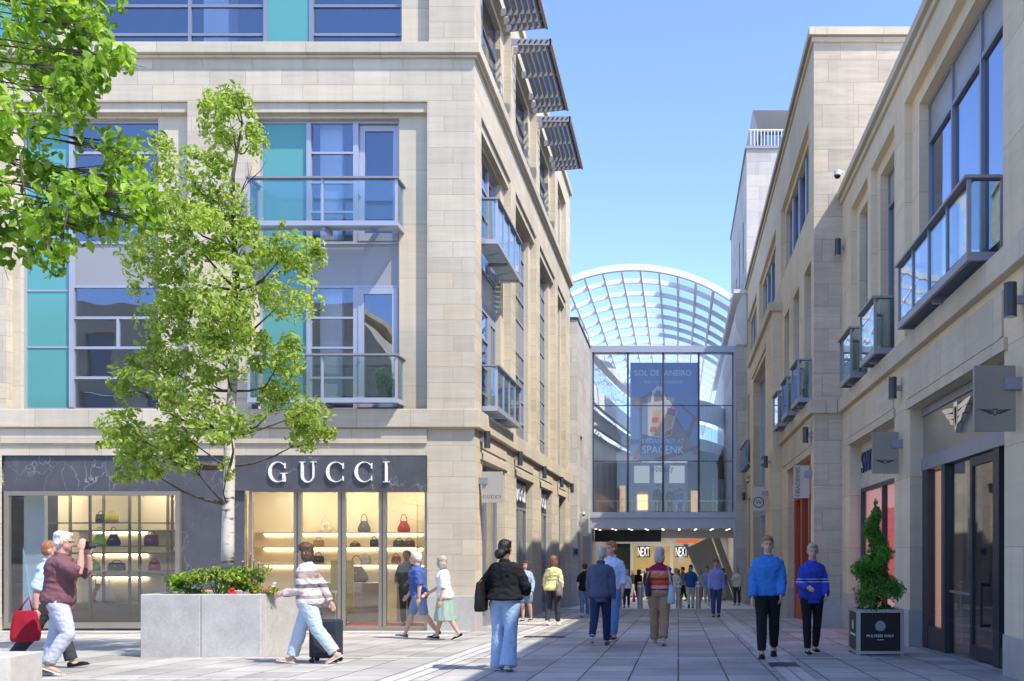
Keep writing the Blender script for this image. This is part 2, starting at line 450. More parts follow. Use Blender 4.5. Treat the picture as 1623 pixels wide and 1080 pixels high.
def cloth(name, col, rough=0.85, weave=220.0, var=0.10):
    return plain(name, col, rough, 0, var, 9.0, 0.0, 0.15)
def stripes(name, cols, pos, axis=2):
    "horizontal garment stripes; pos are heights in metres (object space), cols one longer"
    m, t, b = newmat(name); b.inputs['Roughness'].default_value = 0.85; b.inputs['Specular IOR Level'].default_value = 0.15
    tc = N(t, 'ShaderNodeTexCoord'); sx = N(t, 'ShaderNodeSeparateXYZ'); t.links.new(tc.outputs['Object'], sx.inputs[0])
    lo, hi = pos[0] - 0.05, pos[-1] + 0.05
    mr = N(t, 'ShaderNodeMapRange'); mr.inputs[1].default_value = lo; mr.inputs[2].default_value = hi
    t.links.new(sx.outputs[axis], mr.inputs[0])
    rp = N(t, 'ShaderNodeValToRGB'); rp.color_ramp.interpolation = 'CONSTANT'; e = rp.color_ramp.elements
    e[0].position = 0; e[0].color = (*cols[0], 1); e[1].position = (pos[0] - lo) / (hi - lo); e[1].color = (*cols[1], 1)
    for p, c in zip(pos[1:], cols[2:]):
        k = e.new((p - lo) / (hi - lo)); k.color = (*c, 1)
    t.links.new(mr.outputs[0], rp.inputs[0]); t.links.new(rp.outputs[0], b.inputs['Base Color'])
    return m
def glow(name, col, strength):
    m = bpy.data.materials.new(name); m.use_nodes = True
    t = m.node_tree; t.nodes.clear()
    o = N(t, 'ShaderNodeOutputMaterial'); e = N(t, 'ShaderNodeEmission')
    e.inputs[0].default_value = (*col, 1); e.inputs[1].default_value = strength
    t.links.new(e.outputs[0], o.inputs[0])
    return m

M = {}
M['stone'] = ashlar('warm_sandstone_blocks', (0.565, 0.495, 0.375), (0.60, 0.53, 0.40), (0.36, 0.31, 0.23), streak=.55)
M['stone_plain'] = ashlar('warm_sandstone_panels', (0.575, 0.505, 0.38), (0.605, 0.535, 0.405), (0.37, 0.32, 0.24), 2.6, 1.25, 0.006, 0.4, 0.0)
M['stone_right'] = ashlar('shade_lifted_sandstone_panels', (0.66, 0.565, 0.40), (0.70, 0.60, 0.435), (0.42, 0.35, 0.255), 2.6, 1.25, 0.006, 0.4, 0.0)  # same sandstone, lightened and warmed in colour to offset the shade
M['trim'] = ashlar('dressed_sandstone', (0.55, 0.485, 0.37), (0.585, 0.515, 0.395), (0.33, 0.28, 0.21), 1.7, 7.0, 0.006, 0.5, 0.0)
M['plinth'] = plain('pale_granite_plinth', (0.43, 0.41, 0.375), 0.6, 0, 0.12, 14)
M['white_stone'] = ashlar('pale_stone_blocks', (0.48, 0.46, 0.42), (0.54, 0.515, 0.47), (0.33, 0.31, 0.28), 1.6, 0.62, 0.008, 0.5)
M['granite'] = plain('grey_granite', (0.47, 0.455, 0.43), 0.65, 0, 0.20, 22, 0.05)
M['granite2'] = plain('pale_sawn_granite', (0.47, 0.455, 0.43), 0.65, 0, 0.14, 60, 0.05)
M['marble'] = marble('dark_veined_marble')
M['paving'] = paving('stone_paving')
M['sett'] = plain('pale_granite_setts', (0.52, 0.50, 0.47), 0.7, 0, 0.2, 8)
M['frame'] = plain('grey_blue_window_metal', (0.27, 0.29, 0.35), 0.4, 0.35, 0.06, 4)
M['frame_light'] = plain('light_grey_metal', (0.42, 0.44, 0.50), 0.4, 0.3, 0.06, 4)
M['frame_dark'] = plain('dark_grey_metal', (0.065, 0.07, 0.08), 0.4, 0.3, 0.1, 4)
M['louvre'] = plain('weathered_grey_aluminium', (0.30, 0.30, 0.32), 0.5, 0.3, 0.08, 4)
M['bronze'] = plain('brushed_bronze', (0.38, 0.345, 0.29), 0.35, 0.7, 0.08, 4)
M['teal'] = plain('teal_glass_panel', (0.10, 0.33, 0.31), 0.08, 0, 0.06, 0.8, 0, 0.8)
M['spandrel'] = plain('grey_spandrel_panel', (0.33, 0.33, 0.325), 0.35, 0.1, 0.05, 1.0)
M['glass'] = glassmat('window_glass', (0.88, 0.91, 0.94), 0.13, (0.74, 0.82, 0.93), 0.0, 0.08)
M['glass_side'] = glassmat('street_window_glass', (0.35, 0.42, 0.5), 0.30, (0.80, 0.88, 1.0), 0.0, 0.10)
M['balcony_glass'] = glassmat('balcony_glass', (0.78, 0.86, 0.86), 0.06, (0.9, 0.95, 1), 0.0, 0.12)
M['shop_glass'] = glassmat('shop_glass', (0.88, 0.90, 0.90), 0.03)
M['shop_glass_side'] = glassmat('side_shop_glass', (0.93, 0.94, 0.94), 0.0, (.95, .97, 1), 0, 0, 1.28)
M['roof_glass'] = glassmat('roof_glass', (0.97, 0.98, 0.99), 0.01, (.95,.97,1), 0, 0, 1.10)
M['portal_glass'] = glassmat('entrance_glass', (0.97, 0.98, 0.98), 0.0, (.95, .97, 1), 0, 0, 1.45)
M['white'] = plain('white_painted_steel', (0.78, 0.78, 0.77), 0.4, 0, 0.03, 2)
M['offwhite'] = plain('off_white_plaster', (0.68, 0.67, 0.64), 0.7, 0, 0.05, 2)
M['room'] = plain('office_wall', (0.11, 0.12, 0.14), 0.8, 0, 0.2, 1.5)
M['blind'] = plain('pale_column_paint', (0.80, 0.82, 0.84), 0.7, 0, 0.03, 2)
M['black'] = plain('black_satin', (0.012, 0.012, 0.014), 0.45, 0, 0.2, 5)
M['dark'] = plain('dark_grey_paint', (0.045, 0.05, 0.06), 0.45, 0.2, 0.1, 5)
M['taupe'] = plain('taupe_metal_panel', (0.30, 0.28, 0.24), 0.35, 0.4, 0.06, 2)
M['taupe_pale'] = plain('champagne_panel', (0.46, 0.43, 0.36), 0.4, 0.3, 0.05, 2)
M['chrome'] = plain('polished_chrome', (0.75, 0.76, 0.78), 0.15, 1.0, 0.03, 2)
M['steel'] = plain('brushed_steel', (0.52, 0.52, 0.51), 0.35, 0.9, 0.05, 4)
M['letter_white'] = plain('white_lettering', (0.85, 0.85, 0.84), 0.4, 0, 0.02, 2)
M['letter_dark'] = plain('dark_lettering', (0.05, 0.05, 0.05), 0.5, 0, 0.05, 2)
M['cream_wall'] = plain('warm_cream_shop_wall', (0.72, 0.63, 0.45), 0.7, 0, 0.05, 1)
M['shop_floor'] = plain('beige_shop_floor', (0.36, 0.32, 0.27), 0.4, 0, 0.08, 2)
M['shelf'] = plain('bronze_shelf', (0.22, 0.19, 0.15), 0.35, 0.6, 0.05, 3)
M['warm'] = glow('warm_shelf_light', (1.0, 0.82, 0.55), 7.0)
M['ceil_lamp'] = glow('warm_ceiling_lamp', (1.0, 0.86, 0.64), 30.0)
M['white_lamp'] = glow('white_ceiling_lamp', (1.0, 0.95, 0.86), 1.1)
# ================================================================ SETTING: ground
g = MB()
g.quad((-500, -300, gz(-300)), (500, -300, gz(-300)), (500, 900, gz(900)), (-500, 900, gz(900)))
tag(g.build('pavement', M['paving']), kind='structure')
def strip(x0, x1, y0, y1, mat, name, lift=0.004, unit=None):
    "thin band of paving lying on the sloping ground; cut into setts when unit is given"
    mb = MB()
    cells = [(x0, x1, y0, y1)]
    if unit:
        cells = []
        if x1 - x0 > y1 - y0:
            n = max(1, int((x1 - x0) / unit)); w = (x1 - x0) / n
            cells = [(x0 + i * w + 0.008, x0 + (i + 1) * w - 0.008, y0, y1) for i in range(n)]
        else:
            n = max(1, int((y1 - y0) / unit)); w = (y1 - y0) / n; xm = (x0 + x1) / 2
            for i in range(n):
                cells += [(x0, xm - 0.012, y0 + i * w + 0.008, y0 + (i + 1) * w - 0.008), (xm + 0.012, x1, y0 + i * w + 0.008, y0 + (i + 1) * w - 0.008)]
    for a, b, c, d in cells:
        mb.quad((a, c, gz(c) + lift), (b, c, gz(c) + lift), (b, d, gz(d) + lift), (a, d, gz(d) + lift))
    return tag(mb.build(name, mat), kind='structure')
for y, xa, xb in ((11.35, -10.5, -4.3), (14.4, -7.0, 3.3), (19.4, -4.6, 3.3), (23.8, -3.0, 3.2), (27.9, -3.0, 3.2), (34.0, -3.5, 3.0)):
    strip(xa, xb, y, y + 0.16, M['sett'], 'paving_band', 0.004, 0.34)
strip(-3.52, -3.18, 8.0, 45.0, M['sett'], 'paving_band', 0.008, 0.6)
strip(1.30, 1.64, 8.0, 45.0, M['sett'], 'paving_band', 0.008, 0.6)
strip(-22.0, -4.7, 20.9, 21.73, M['granite2'], 'doorstep_band', 0.012, 1.4)
strip(-4.4, 3.1, 37.0, 70.0, plain('sunlit_floor_tone', (.72, .71, .69), .5, 0, .06, 4), 'sunlit_mall_floor', 0.006)  # sunlight painted into the floor: near-white where the sun is blocked

# ================================================================ LEFT BUILDING
YF = FPX / 69.0                      # front wall
XL = -4.68                           # street wall
LEFT_END = -24.0
LB = thing('stone_office_building', 'sandstone corner building with teal panels, glass balconies and a handbag shop at street level', 'building', (0, 0, 0))
zF = lambda py: zat(py, YF)
uF = lambda px: xat(px, YF)
FF = FR((0, YF, 0), (1, 0, 0), (0, -1, 0))           # u = X
FS = FR((XL, 0, 0), (0, 1, 0), (1, 0, 0))            # u = Y
GB = -1.6                                            # walls run below the ground
Z_STR0, Z_STR1 = 3.98, 4.42
Z_COR0, Z_COR1 = 12.55, 12.8
Z_HEAD = 11.5
Z_TOP = 16.7
Y_END = 40.9
BAYS_F = [(-15.1, -11.26, -14.9), ]
# front bays : (recess0, recess1, window0, window1)
uW = lambda px: xat(px, YF + 0.36)                    # the set-back plane of the window frames
FB = [(uF(10), uF(297), uW(40), uW(257)), (uF(399), uF(677), uW(413), uW(636)), (uF(-375), uF(-90), uW(-358), uW(-135))]
SB = [(22.5 + 4.75 * i, 26.45 + 4.75 * i, 22.75 + 4.75 * i, 25.95 + 4.75 * i) for i in range(3)] + [(36.75, 39.4, 36.9, 39.0)]
RD, WD = 0.20, 0.22      # recess, then window set-back
def upper_wall(F, u0, u1, bays, parent, top_bays):
    w = MB(); p = MB(); tm = MB()
    ops = [(b[0], b[1], Z_STR1, Z_HEAD, RD) for b in bays]
    ops += [(b[0], b[1], Z_COR1, 15.6, RD) for b in top_bays]
    facade(w, F, u0, u1, Z_STR1, Z_COR0, [o for o in ops if o[3] < 12])
    facade(w, F, u0, u1, Z_COR1, Z_TOP - 0.25, [o for o in ops if o[3] > 12])
    for b in bays:
        facade(p, F, b[0], b[1], Z_STR1, Z_HEAD - 0.22, [(b[2], b[3], Z_STR1, Z_HEAD - 0.3, WD)], RD)
        tm.fbox(F, b[0] - 0.0, b[1], Z_HEAD - 0.22, Z_HEAD - 0.003, 0.06, RD + 0.3)
    for b in top_bays:
        facade(p, F, b[0], b[1], Z_COR1, 15.6, [(b[2], b[3], Z_COR1 + 0.02, 15.45, WD)], RD)
    w.build('wall', M['stone'], parent)
    p.build('recessed_panel', M['stone_plain'], parent)
    tm.build('window_head', M['trim'], parent)
F_TOP = [(uF(120), uF(680), uW(133), uW(640)), (uF(-365), uF(90), uW(-355), uW(83))]
upper_wall(FF, LEFT_END, XL, FB, LB, F_TOP)
upper_wall(FS, YF, Y_END, SB, LB, [(b[0], b[1], b[2], b[3]) for b in SB[:3]] + [(36.75, 39.4, 36.9, 39.0)])

# cornice, string course, coping: run round both walls
def ring(name, z0, z1, proud, mat, x_end=LEFT_END, y_end=Y_END):
    mb = MB()
    mb.box(x_end, XL + proud, YF - proud, YF + 0.3, z0, z1)
    mb.box(XL - 0.3, XL + proud, YF + 0.3, y_end, z0, z1)
    return mb.build(name, mat, LB, bevel=0.015)
ring('cornice', Z_COR0, Z_COR1, 0.15, M['trim'])
ring('cornice_moulding', Z_COR0 - 0.07, Z_COR0 - 0.003, 0.07, M['trim'])
ring('string_course', Z_STR0 + 0.02, Z_STR1, 0.13, M['trim'])
ring('coping', Z_TOP - 0.25, Z_TOP, 0.10, M['trim'])
# blind back, roof
mb = MB()
mb.quad((LEFT_END, YF + 19, GB), (XL, Y_END, GB), (XL, Y_END, Z_TOP - .3), (LEFT_END, YF + 19, Z_TOP - .3))
mb.quad((LEFT_END, YF, GB), (LEFT_END, YF + 19, GB), (LEFT_END, YF + 19, Z_TOP - .3), (LEFT_END, YF, Z_TOP - .3))
mb.quad((LEFT_END, YF, Z_TOP - .3), (XL, YF, Z_TOP - .3), (XL, Y_END, Z_TOP - .3), (LEFT_END, YF + 19, Z_TOP - .3))
mb.build('rear_wall', M['stone'], LB)
# office floors seen dimly through the glass
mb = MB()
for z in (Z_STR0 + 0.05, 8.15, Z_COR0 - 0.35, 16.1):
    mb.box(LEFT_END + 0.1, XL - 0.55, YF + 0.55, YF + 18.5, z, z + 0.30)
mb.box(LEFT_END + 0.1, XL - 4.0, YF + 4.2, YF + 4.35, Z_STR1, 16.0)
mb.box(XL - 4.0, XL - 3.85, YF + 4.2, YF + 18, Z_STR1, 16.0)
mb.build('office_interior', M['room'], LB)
mb = MB()
for px in (548, 352, 590):
    y0 = YF + 1.3
    x = xat(px, y0 + 0.3)
    if px == 352: mb.box(x - .3, x + .3, y0, y0 + .5, 12.9, 16.0)
    elif px == 548: mb.box(x - .26, x + .26, YF + .62, YF + .75, 4.8, 7.9); mb.box(x - .26, x + .26, YF + .62, YF + .75, 8.5, 12.1)
mb.build_each('column', M['blind'], LB)

# ---------------------------------------------------------------- windows of the upper floors
def bay_window(F, u0, u1, z0, z1, parent, glass, door=True, teal=True, tz=None, spandrel=True):
    "two-storey window: teal strip, ladder of panes, balcony doors, grey spandrel between the floors"
    d = RD + WD - 0.10
    fr = MB(); te = MB(); pn = MB(); sp = MB(); dr = MB()
    W = u1 - u0
    ut = u0 + (0.335 * W if teal else 0.05)
    um = u0 + 0.68 * W
    zs0 = z0 + 0.385 * (z1 - z0) + 0.25; zs1 = zs0 + 1.0          # spandrel zone
    zs0 = z0 + 0.433 * (z1 - z0); zs1 = z0 + 0.575 * (z1 - z0)
    B = lambda a, b, c, e, t=0.0: fr.fbox(F, a, b, c, e, d - t, d + 0.08)
    B(u0, u0 + .06, z0, z1); B(u1 - .06, u1, z0, z1); B(u0 + .06, u1 - .06, z1 - .06, z1); B(u0 + .06, u1 - .06, z0, z0 + .07)
    if teal:
        B(ut, ut + .10, z0 + .07, z1 - .06, 0.04)
        te.fbox(F, u0 + .06, ut, z0 + .07, z1 - .06, d + 0.03, d + 0.05)
        for k in (0.22, 0.415, 0.60, 0.80):
            zz = z0 + k * (z1 - z0)
            fr.fbox(F, u0 + .06, ut, zz - .02, zz + .02, d + 0.012, d + 0.028)
        L = ut + .10
    else:
        L = u0 + .06
    B(L, u1 - .06, zs0 - .06, zs0); B(L, u1 - .06, zs1, zs1 + .06)
    sp.fbox(F, L, u1 - .06, zs0, zs1, d + 0.03, d + 0.06)
    for (a, b) in ((z0 + .07, zs0 - .06), (zs1 + .06, z1 - .06)):
        if door:
            B(um - .06, um + .06, a, b)
            for k in (0.25, 0.5, 0.75):
                zz = a + k * (b - a); fr.fbox(F, L, um - .06, zz - .025, zz + .025, d - 0.005, d + 0.07)
            pn.fbox(F, L, um - .06, a, b, d + 0.035, d + 0.045)
            # glazed balcony door, own leaf frame, tilted open on the upper floor
            til = 0.10 if a > zs0 else 0.0
            def D(uu, z, dd, a=a, b=b, til=til):
                return F(uu, z, dd + til * (z - a) / (b - a))
            x0, x1 = um + .065, u1 - .065
            for q in ((x0, x0 + .13, a + .01, b - .01), (x1 - .13, x1, a + .01, b - .01), (x0 + .13, x1 - .13, a + .01, a + .19), (x0 + .13, x1 - .13, b - .15, b - .01)):
                dr.fbox(D, q[0], q[1], q[2], q[3], d - 0.02, d + 0.05)
            pn.fbox(D, x0 + .13, x1 - .13, a + .19, b - .15, d + 0.01, d + 0.02)
            dr.fbox(D, x0 + .03, x0 + .06, a + .38 * (b - a), a + .38 * (b - a) + .12, d - 0.06, d - 0.02)
        else:
            for k in (0.25, 0.5, 0.75):
                zz = a + k * (b - a); fr.fbox(F, L, u1 - .06, zz - .03, zz + .03, d - 0.005, d + 0.07)
            uq = L + 0.5 * (u1 - L)
            fr.fbox(F, uq - .03, uq + .03, a + .5 * (b - a) + .03, a + .75 * (b - a) - .03, d - 0.004, d + 0.068)
            pn.fbox(F, L, u1 - .06, a, b, d + 0.035, d + 0.045)
    f = fr.build('window', M['frame_light'], parent)
    pn.build('pane', glass, f)
    if teal: te.build('teal_panel', M['teal'], f)
    sp.build('spandrel_panel', M['spandrel'], f)
    if door: dr.build('balcony_door', M['frame_light'], f)
    return f
def strip_window(F, u0, u1, z0, z1, parent, glass, teals):
    d = RD + WD - 0.10
    fr = MB(); te = MB(); pn = MB()
    B = lambda a, b, c, e, t=0.0: fr.fbox(F, a, b, c, e, d - t, d + 0.08)
    B(u0, u0 + .06, z0, z1); B(u1 - .06, u1, z0, z1); B(u0 + .06, u1 - .06, z1 - .06, z1); B(u0 + .06, u1 - .06, z0, z0 + .06)
    for zz in (z0 + 0.38, z0 + 1.05, z0 + 1.75): fr.fbox(F, u0 + .06, u1 - .06, zz - .03, zz + .03, d - .004, d + .07)
    for a, b in teals:
        te.fbox(F, a, b, z0 + .06, z1 - .06, d - 0.02, d - 0.008)
        B(a - .09, a, z0 + .06, z1 - .06, .05); B(b, b + .09, z0 + .06, z1 - .06, .05)
    n = max(1, round((u1 - u0) / 2.2))
    for i in range(1, n):
        x = u0 + (u1 - u0) * i / n
        if not any(a - .3 < x < b + .3 for a, b in teals): fr.fbox(F, x - .035, x + .035, z0 + .06, z1 - .06, d - .01, d + .075)
    pn.fbox(F, u0 + .06, u1 - .06, z0 + .06, z1 - .06, d + 0.035, d + 0.045)
    f = fr.build('window', M['frame'], parent)
    pn.build('pane', glass, f)
    if teals: te.build('teal_panel', M['teal'], f)
bay_window(FF, FB[0][2], FB[0][3], Z_STR1 + .02, Z_HEAD - .3, LB, M['glass'], door=False)
bay_window(FF, FB[1][2], FB[1][3], Z_STR1 + .02, Z_HEAD - .3, LB, M['glass'], door=True)
bay_window(FF, FB[2][2], FB[2][3], Z_STR1 + .02, Z_HEAD - .3, LB, M['glass'], door=False)
for i, b in enumerate(SB):
    bay_window(FS, b[2], b[3], Z_STR1 + .02, Z_HEAD - .3, LB, M['glass_side'], door=(i == 0), tz=None)
strip_window(FF, F_TOP[0][2], F_TOP[0][3], Z_COR1 + .03, 15.45, LB, M['glass'], [(uW(426), uW(492))])
strip_window(FF, F_TOP[1][2], F_TOP[1][3], Z_COR1 + .03, 15.45, LB, M['glass'], [(uW(0), uW(70))])
for b in SB[:3]:
    strip_window(FS, b[2], b[3], Z_COR1 + .03, 15.45, LB, M['glass_side'], [(b[2] + .15, b[2] + 1.1)])
strip_window(FS, 36.9, 39.0, Z_COR1 + .03, 15.45, LB, M['glass_side'], [])

# ---------------------------------------------------------------- balconies
def balcony(F, u0, u1, z0, parent, depth=0.36, h=1.10, wall_d=0.0, n=3, light=True):
    "shallow glass balcony: tray, posts, handrail, glass on three sides"
    fr = MB(); gl = MB(); rl = MB(); tr = MB()
    o = -depth
    tr.fbox(F, u0, u1, z0, z0 + .11, o, o + .05)
    tr.fbox(F, u0, u0 + .05, z0, z0 + .11, o + .05, wall_d); tr.fbox(F, u1 - .05, u1, z0, z0 + .11, o + .05, wall_d)
    k = 0
    x = u0 + .05
    while x < u1 - .05:                       # open grating floor
        tr.fbox(F, x, min(x + .02, u1 - .05), z0 + .05, z0 + .09, o + .05, wall_d); x += .055
    for uu in (u0 + .5 * (u1 - u0),):
        tr.fbox(F, uu - .04, uu + .04, z0 - .06, z0 + .048, o + .08, wall_d)
    for i in range(n + 1):
        uu = u0 + .03 + (u1 - u0 - .06) * i / n
        fr.fbox(F, uu - .025, uu + .025, z0 + .11, z0 + h - .04, o + .005, o + .055)
        if 0 < i < n: fr.fbox(F, uu - .025, uu + .025, z0 + .4, z0 + .46, o + .055, o + .075)
    fr.fbox(F, u0 + .005, u0 + .055, z0 + .11, z0 + h - .04, -.06 + wall_d, -.01 + wall_d)
    fr.fbox(F, u1 - .055, u1 - .005, z0 + .11, z0 + h - .04, -.06 + wall_d, -.01 + wall_d)
    rl.fbox(F, u0 - .03, u1 + .03, z0 + h - .04, z0 + h, o - .04, o + .12)
    rl.fbox(F, u0 - .03, u0 + .1, z0 + h - .04, z0 + h, o + .12, wall_d); rl.fbox(F, u1 - .1, u1 + .03, z0 + h - .04, z0 + h, o + .12, wall_d)
    gl.fbox(F, u0 + .06, u1 - .06, z0 + .15, z0 + h - .07, o + .025, o + .037)
    gl.fbox(F, u0 + .024, u0 + .036, z0 + .15, z0 + h - .07, o + .06, wall_d - .07)
    gl.fbox(F, u1 - .036, u1 - .024, z0 + .15, z0 + h - .07, o + .06, wall_d - .07)
    t = tr.build('balcony', M['frame_light'] if light else M['frame'], parent)
    rl.build('handrail', M['louvre'], t); fr.build_each('post', M['frame_light'] if light else M['frame'], t); gl.build('glass_panel', M['balcony_glass'], t)
    return t
balcony(FF, uF(403), uF(637), zF(642), LB, wall_d=RD, n=2)
balcony(FF, uF(403), uF(637), zF(366), LB, wall_d=RD, n=2)
for z in (zF(642), zF(366)):
    balcony(FS, SB[0][2] - .1, SB[0][3] + .05, z, LB, wall_d=RD, n=4)

# ---------------------------------------------------------------- sunshades on the top floor
for y0, y1 in ((21.85, 25.7), (26.5, 30.5), (31.25, 35.2)):
    sh = MB()
    z = 15.42; out = 1.12
    for k, yy in enumerate((y0, y0 + .35, y0 + 1.75, y0 + 3.1, y1 - .35, y1)):
        if k == 0:
            sh.box(XL + .002, XL + out, yy, yy + .03, z - .09, z + .09)
        else:
            sh.hexa([(XL + .002, yy, z - .16), (XL + out - .05, yy, z - .05), (XL + out - .05, yy + .03, z - .05), (XL + .002, yy + .03, z - .16),
                     (XL + .002, yy, z + .05), (XL + out - .05, yy, z + .05), (XL + out - .05, yy + .03, z + .05), (XL + .002, yy + .03, z + .05)])
    for k in range(6):
        x = XL + .16 + k * .155
        sh.hexa([(x, y0, z - .05), (x + .05, y0, z - .05), (x + .05, y1, z - .05), (x, y1, z - .05),
                 (x + .07, y0, z + .055), (x + .12, y0, z + .055), (x + .12, y1, z + .055), (x + .07, y1, z + .055)])
    sh.box(XL + out - .05, XL + out + .03, y0, y1, z - .09, z + .09)
    sh.build('sunshade', M['louvre'], LB)

# ---------------------------------------------------------------- street level of the left building
# front wall: corner pier, marble fascia, shop windows
W1 = (uF(8), uF(286), zF(996), zF(779))         # display window
W2 = (uF(393), uF(677), zF(992), zF(775))       # glazed doors
w = MB()
facade(w, FF, LEFT_END, uF(3), GB, Z_STR0 + .02, [(-22.5, -17.0, GB + 1, 3.3, .4)])
facade(w, FF, uF(677), XL, zF(945), Z_STR0 + .02, [])
facade(w, FF, uF(3), uF(677), zF(722), Z_STR0 + .02, [])
w.build('wall', M['stone'], LB)
mb = MB()
mb.fbox(FF, uF(3), uF(677), zF(703), zF(680), -0.05, -0.002)
mb.build('lintel_band', M['stone_plain'], LB)
mb = MB(); mb.fbox(FF, uF(677), XL + .03, GB, zF(945), -0.03, .3); mb.box(XL - .3, XL + .03, YF + .301, 22.5, GB, zF(945)); mb.build_each('plinth', M['plinth'], LB, bevel=.01)
mb = MB()
facade(mb, FF, uF(3), uF(677), GB, zF(722), [(W1[0], W1[1], W1[2], W1[3], .06), (W2[0] - .1, W2[1], GB + .01, W2[3], .12)], 0.05)
mb.fbox(FF, uF(365), uF(676), zF(778), zF(723.5), -0.05, 0.046)
mb.build('marble_cladding', M['marble'], LB)
def framed(F, u0, u1, z0, z1, d, w, parent, name, mat, glass, muls=(), sill=.0, mw=None, trans=()):
    fr = MB(); mw = mw or w
    fr.fbox(F, u0, u0 + w, z0, z1, d, d + .10); fr.fbox(F, u1 - w, u1, z0, z1, d, d + .10)
    fr.fbox(F, u0 + w, u1 - w, z1 - w, z1, d, d + .10); fr.fbox(F, u0 + w, u1 - w, z0, z0 + w + sill, d, d + .10)
    for m in muls: fr.fbox(F, m - mw / 2, m + mw / 2, z0 + w + sill, z1 - w, d - .01, d + .10)
    for tz in trans: fr.fbox(F, u0 + w, u1 - w, tz - w / 2, tz + w / 2, d + .004, d + .096)
    f = fr.build(name, mat, parent)
    pn = MB(); pn.fbox(F, u0 + w, u1 - w, z0 + w + sill, z1 - w, d + .045, d + .055)
    pn.build('pane', glass, f)
    return f
framed(FF, W1[0], W1[1], W1[2], W1[3], -.04, .10, LB, 'shop_window', M['bronze'], M['shop_glass'], (), .03)
f = framed(FF, W2[0], W2[1], gz(YF) + .02, W2[3], .05, .07, LB, 'shop_door', M['bronze'], M['shop_glass'], (uF(470), uF(540), uF(605)), .02, .17)
mb = MB()
for px in (470, 540, 605):
    x = uF(px)
    mb.fbox(FF, x - .010, x + .010, gz(YF) + .1, W2[3] - .08, .035, .0395)
mb.build_each('door_gap', M['dark'], f)
# shop room
SH0, SH1 = uF(3) + .05, uF(677)
ZFL = gz(YF) + .03; ZCE = zF(774) + .12
mb = MB(); mb.box(LEFT_END + .2, XL - .35, YF + .18, YF + 7.0, ZFL - .2, ZFL); mb.build('shop_floor', M['shop_floor'], LB)
mb = MB(); mb.box(LEFT_END + .2, XL - .35, YF + .18, YF + 7.0, ZCE + .25, ZCE + .4); mb.build('shop_ceiling', M['offwhite'], LB)
mb = MB()
mb.box(xat(290, YF + 4), XL - 0.4, YF + 4.0, YF + 4.1, ZFL, ZCE + .25)          # back wall of the shop
mb.box(xat(92, YF + 2.6), xat(300, YF + 2.6), YF + 2.6, YF + 2.7, ZFL, ZCE + .25)
mb.box(xat(300, YF + 1), xat(306, YF + 1), YF + .5, YF + 4.0, ZFL, ZCE + .25)
mb.build('shop_wall', M['cream_wall'], LB)
mb = MB(); mb.box(xat(40, YF + 2.6), xat(91, YF + 2.6), YF + 2.6, YF + 2.7, ZFL, ZCE + .25); mb.build('shop_partition', M['dark'], LB)
mb = MB()
mb.prism([(uF(14), YF + .5, ZFL), (uF(47), YF + .5, ZFL), (uF(47), YF + .5, ZCE), (uF(14), YF + .5, ZCE)], (0, .12, 0))
mb.build('display_panel', plain('pale_blue_display_panel', (0.55, 0.65, 0.72), .5, 0, .03, 1), LB)
mb = MB()
mb.prism([(uF(15), YF + .44, ZFL), (uF(34), YF + .44, ZFL), (uF(15), YF + .44, ZFL + 1.9)], (0, .05, 0))
mb.build('display_wedge', plain('sky_blue_wedge', (0.42, 0.62, 0.80), .5, 0, .03, 1), LB)
# lit shelving behind display window
sv = MB(); sl = MB()
yb = YF + 2.6
sx = lambda px: xat(px, yb)
for py in (842, 877, 913):
    z = zat(py, yb); sv.box(sx(125), sx(282), yb - .42, yb - .002, z - .02, z + .02)
    sl.box(sx(150), sx(235), yb - .06, yb - .04, z - .055, z - .026)
for px in (128, 180, 236, 280):
    sv.box(sx(px) - .03, sx(px) + .03, yb - .44, yb - .40, ZFL, ZCE + .1)
sv.box(sx(125), sx(282), yb - .5, yb - .002, ZFL, zat(955, yb))
# slim metal display stand nearer the glass
yk = YF + 1.1
kx = lambda px: xat(px, yk)
for py in (829, 866, 905):
    z = zat(py, yk); sv.box(kx(62), kx(268), yk, yk + .3, z - .012, z + .012)
for px in (67, 137, 200, 268):
    sv.box(kx(px) - .025, kx(px) + .025, yk + .12, yk + .17, ZFL, ZCE + .2)
s = sv.build('shelf_unit', M['shelf'], LB); sl.build_each('shelf_light', M['warm'], s)
# lit shelving in the main shop
sv = MB(); sl = MB()
yb2 = YF + 4.0
sx2 = lambda px: xat(px, yb2)
for py in (845, 868, 895):
    z = zat(py, yb2); sv.box(sx2(405), sx2(672), yb2 - .38, yb2 - .002, z - .018, z + .018)
    sl.box(sx2(420), sx2(670), yb2 - .05, yb2 - .03, z - .05, z - .022)
for px in (405, 480, 545, 612, 668):
    sv.box(sx2(px) - .02, sx2(px) + .02, yb2 - .40, yb2 - .38, ZFL, zat(800, yb2))
s = sv.build('shelf_unit', plain('cream_shelf', (0.5, 0.39, 0.2), .5, 0, .05, 2), LB); sl.build_each('shelf_light', M['warm'], s)
sl = MB()
for x in (-17.5, -15.6, -13.2, -10.2, -8.6, -7.0):
    for yy in (YF + .9, YF + 1.9, YF + 3.2):
        sl.box(x - .13, x + .13, yy - .13, yy + .13, ZCE + .20, ZCE + .245)
sl.build_each('ceiling_lamp', M['ceil_lamp'], LB)
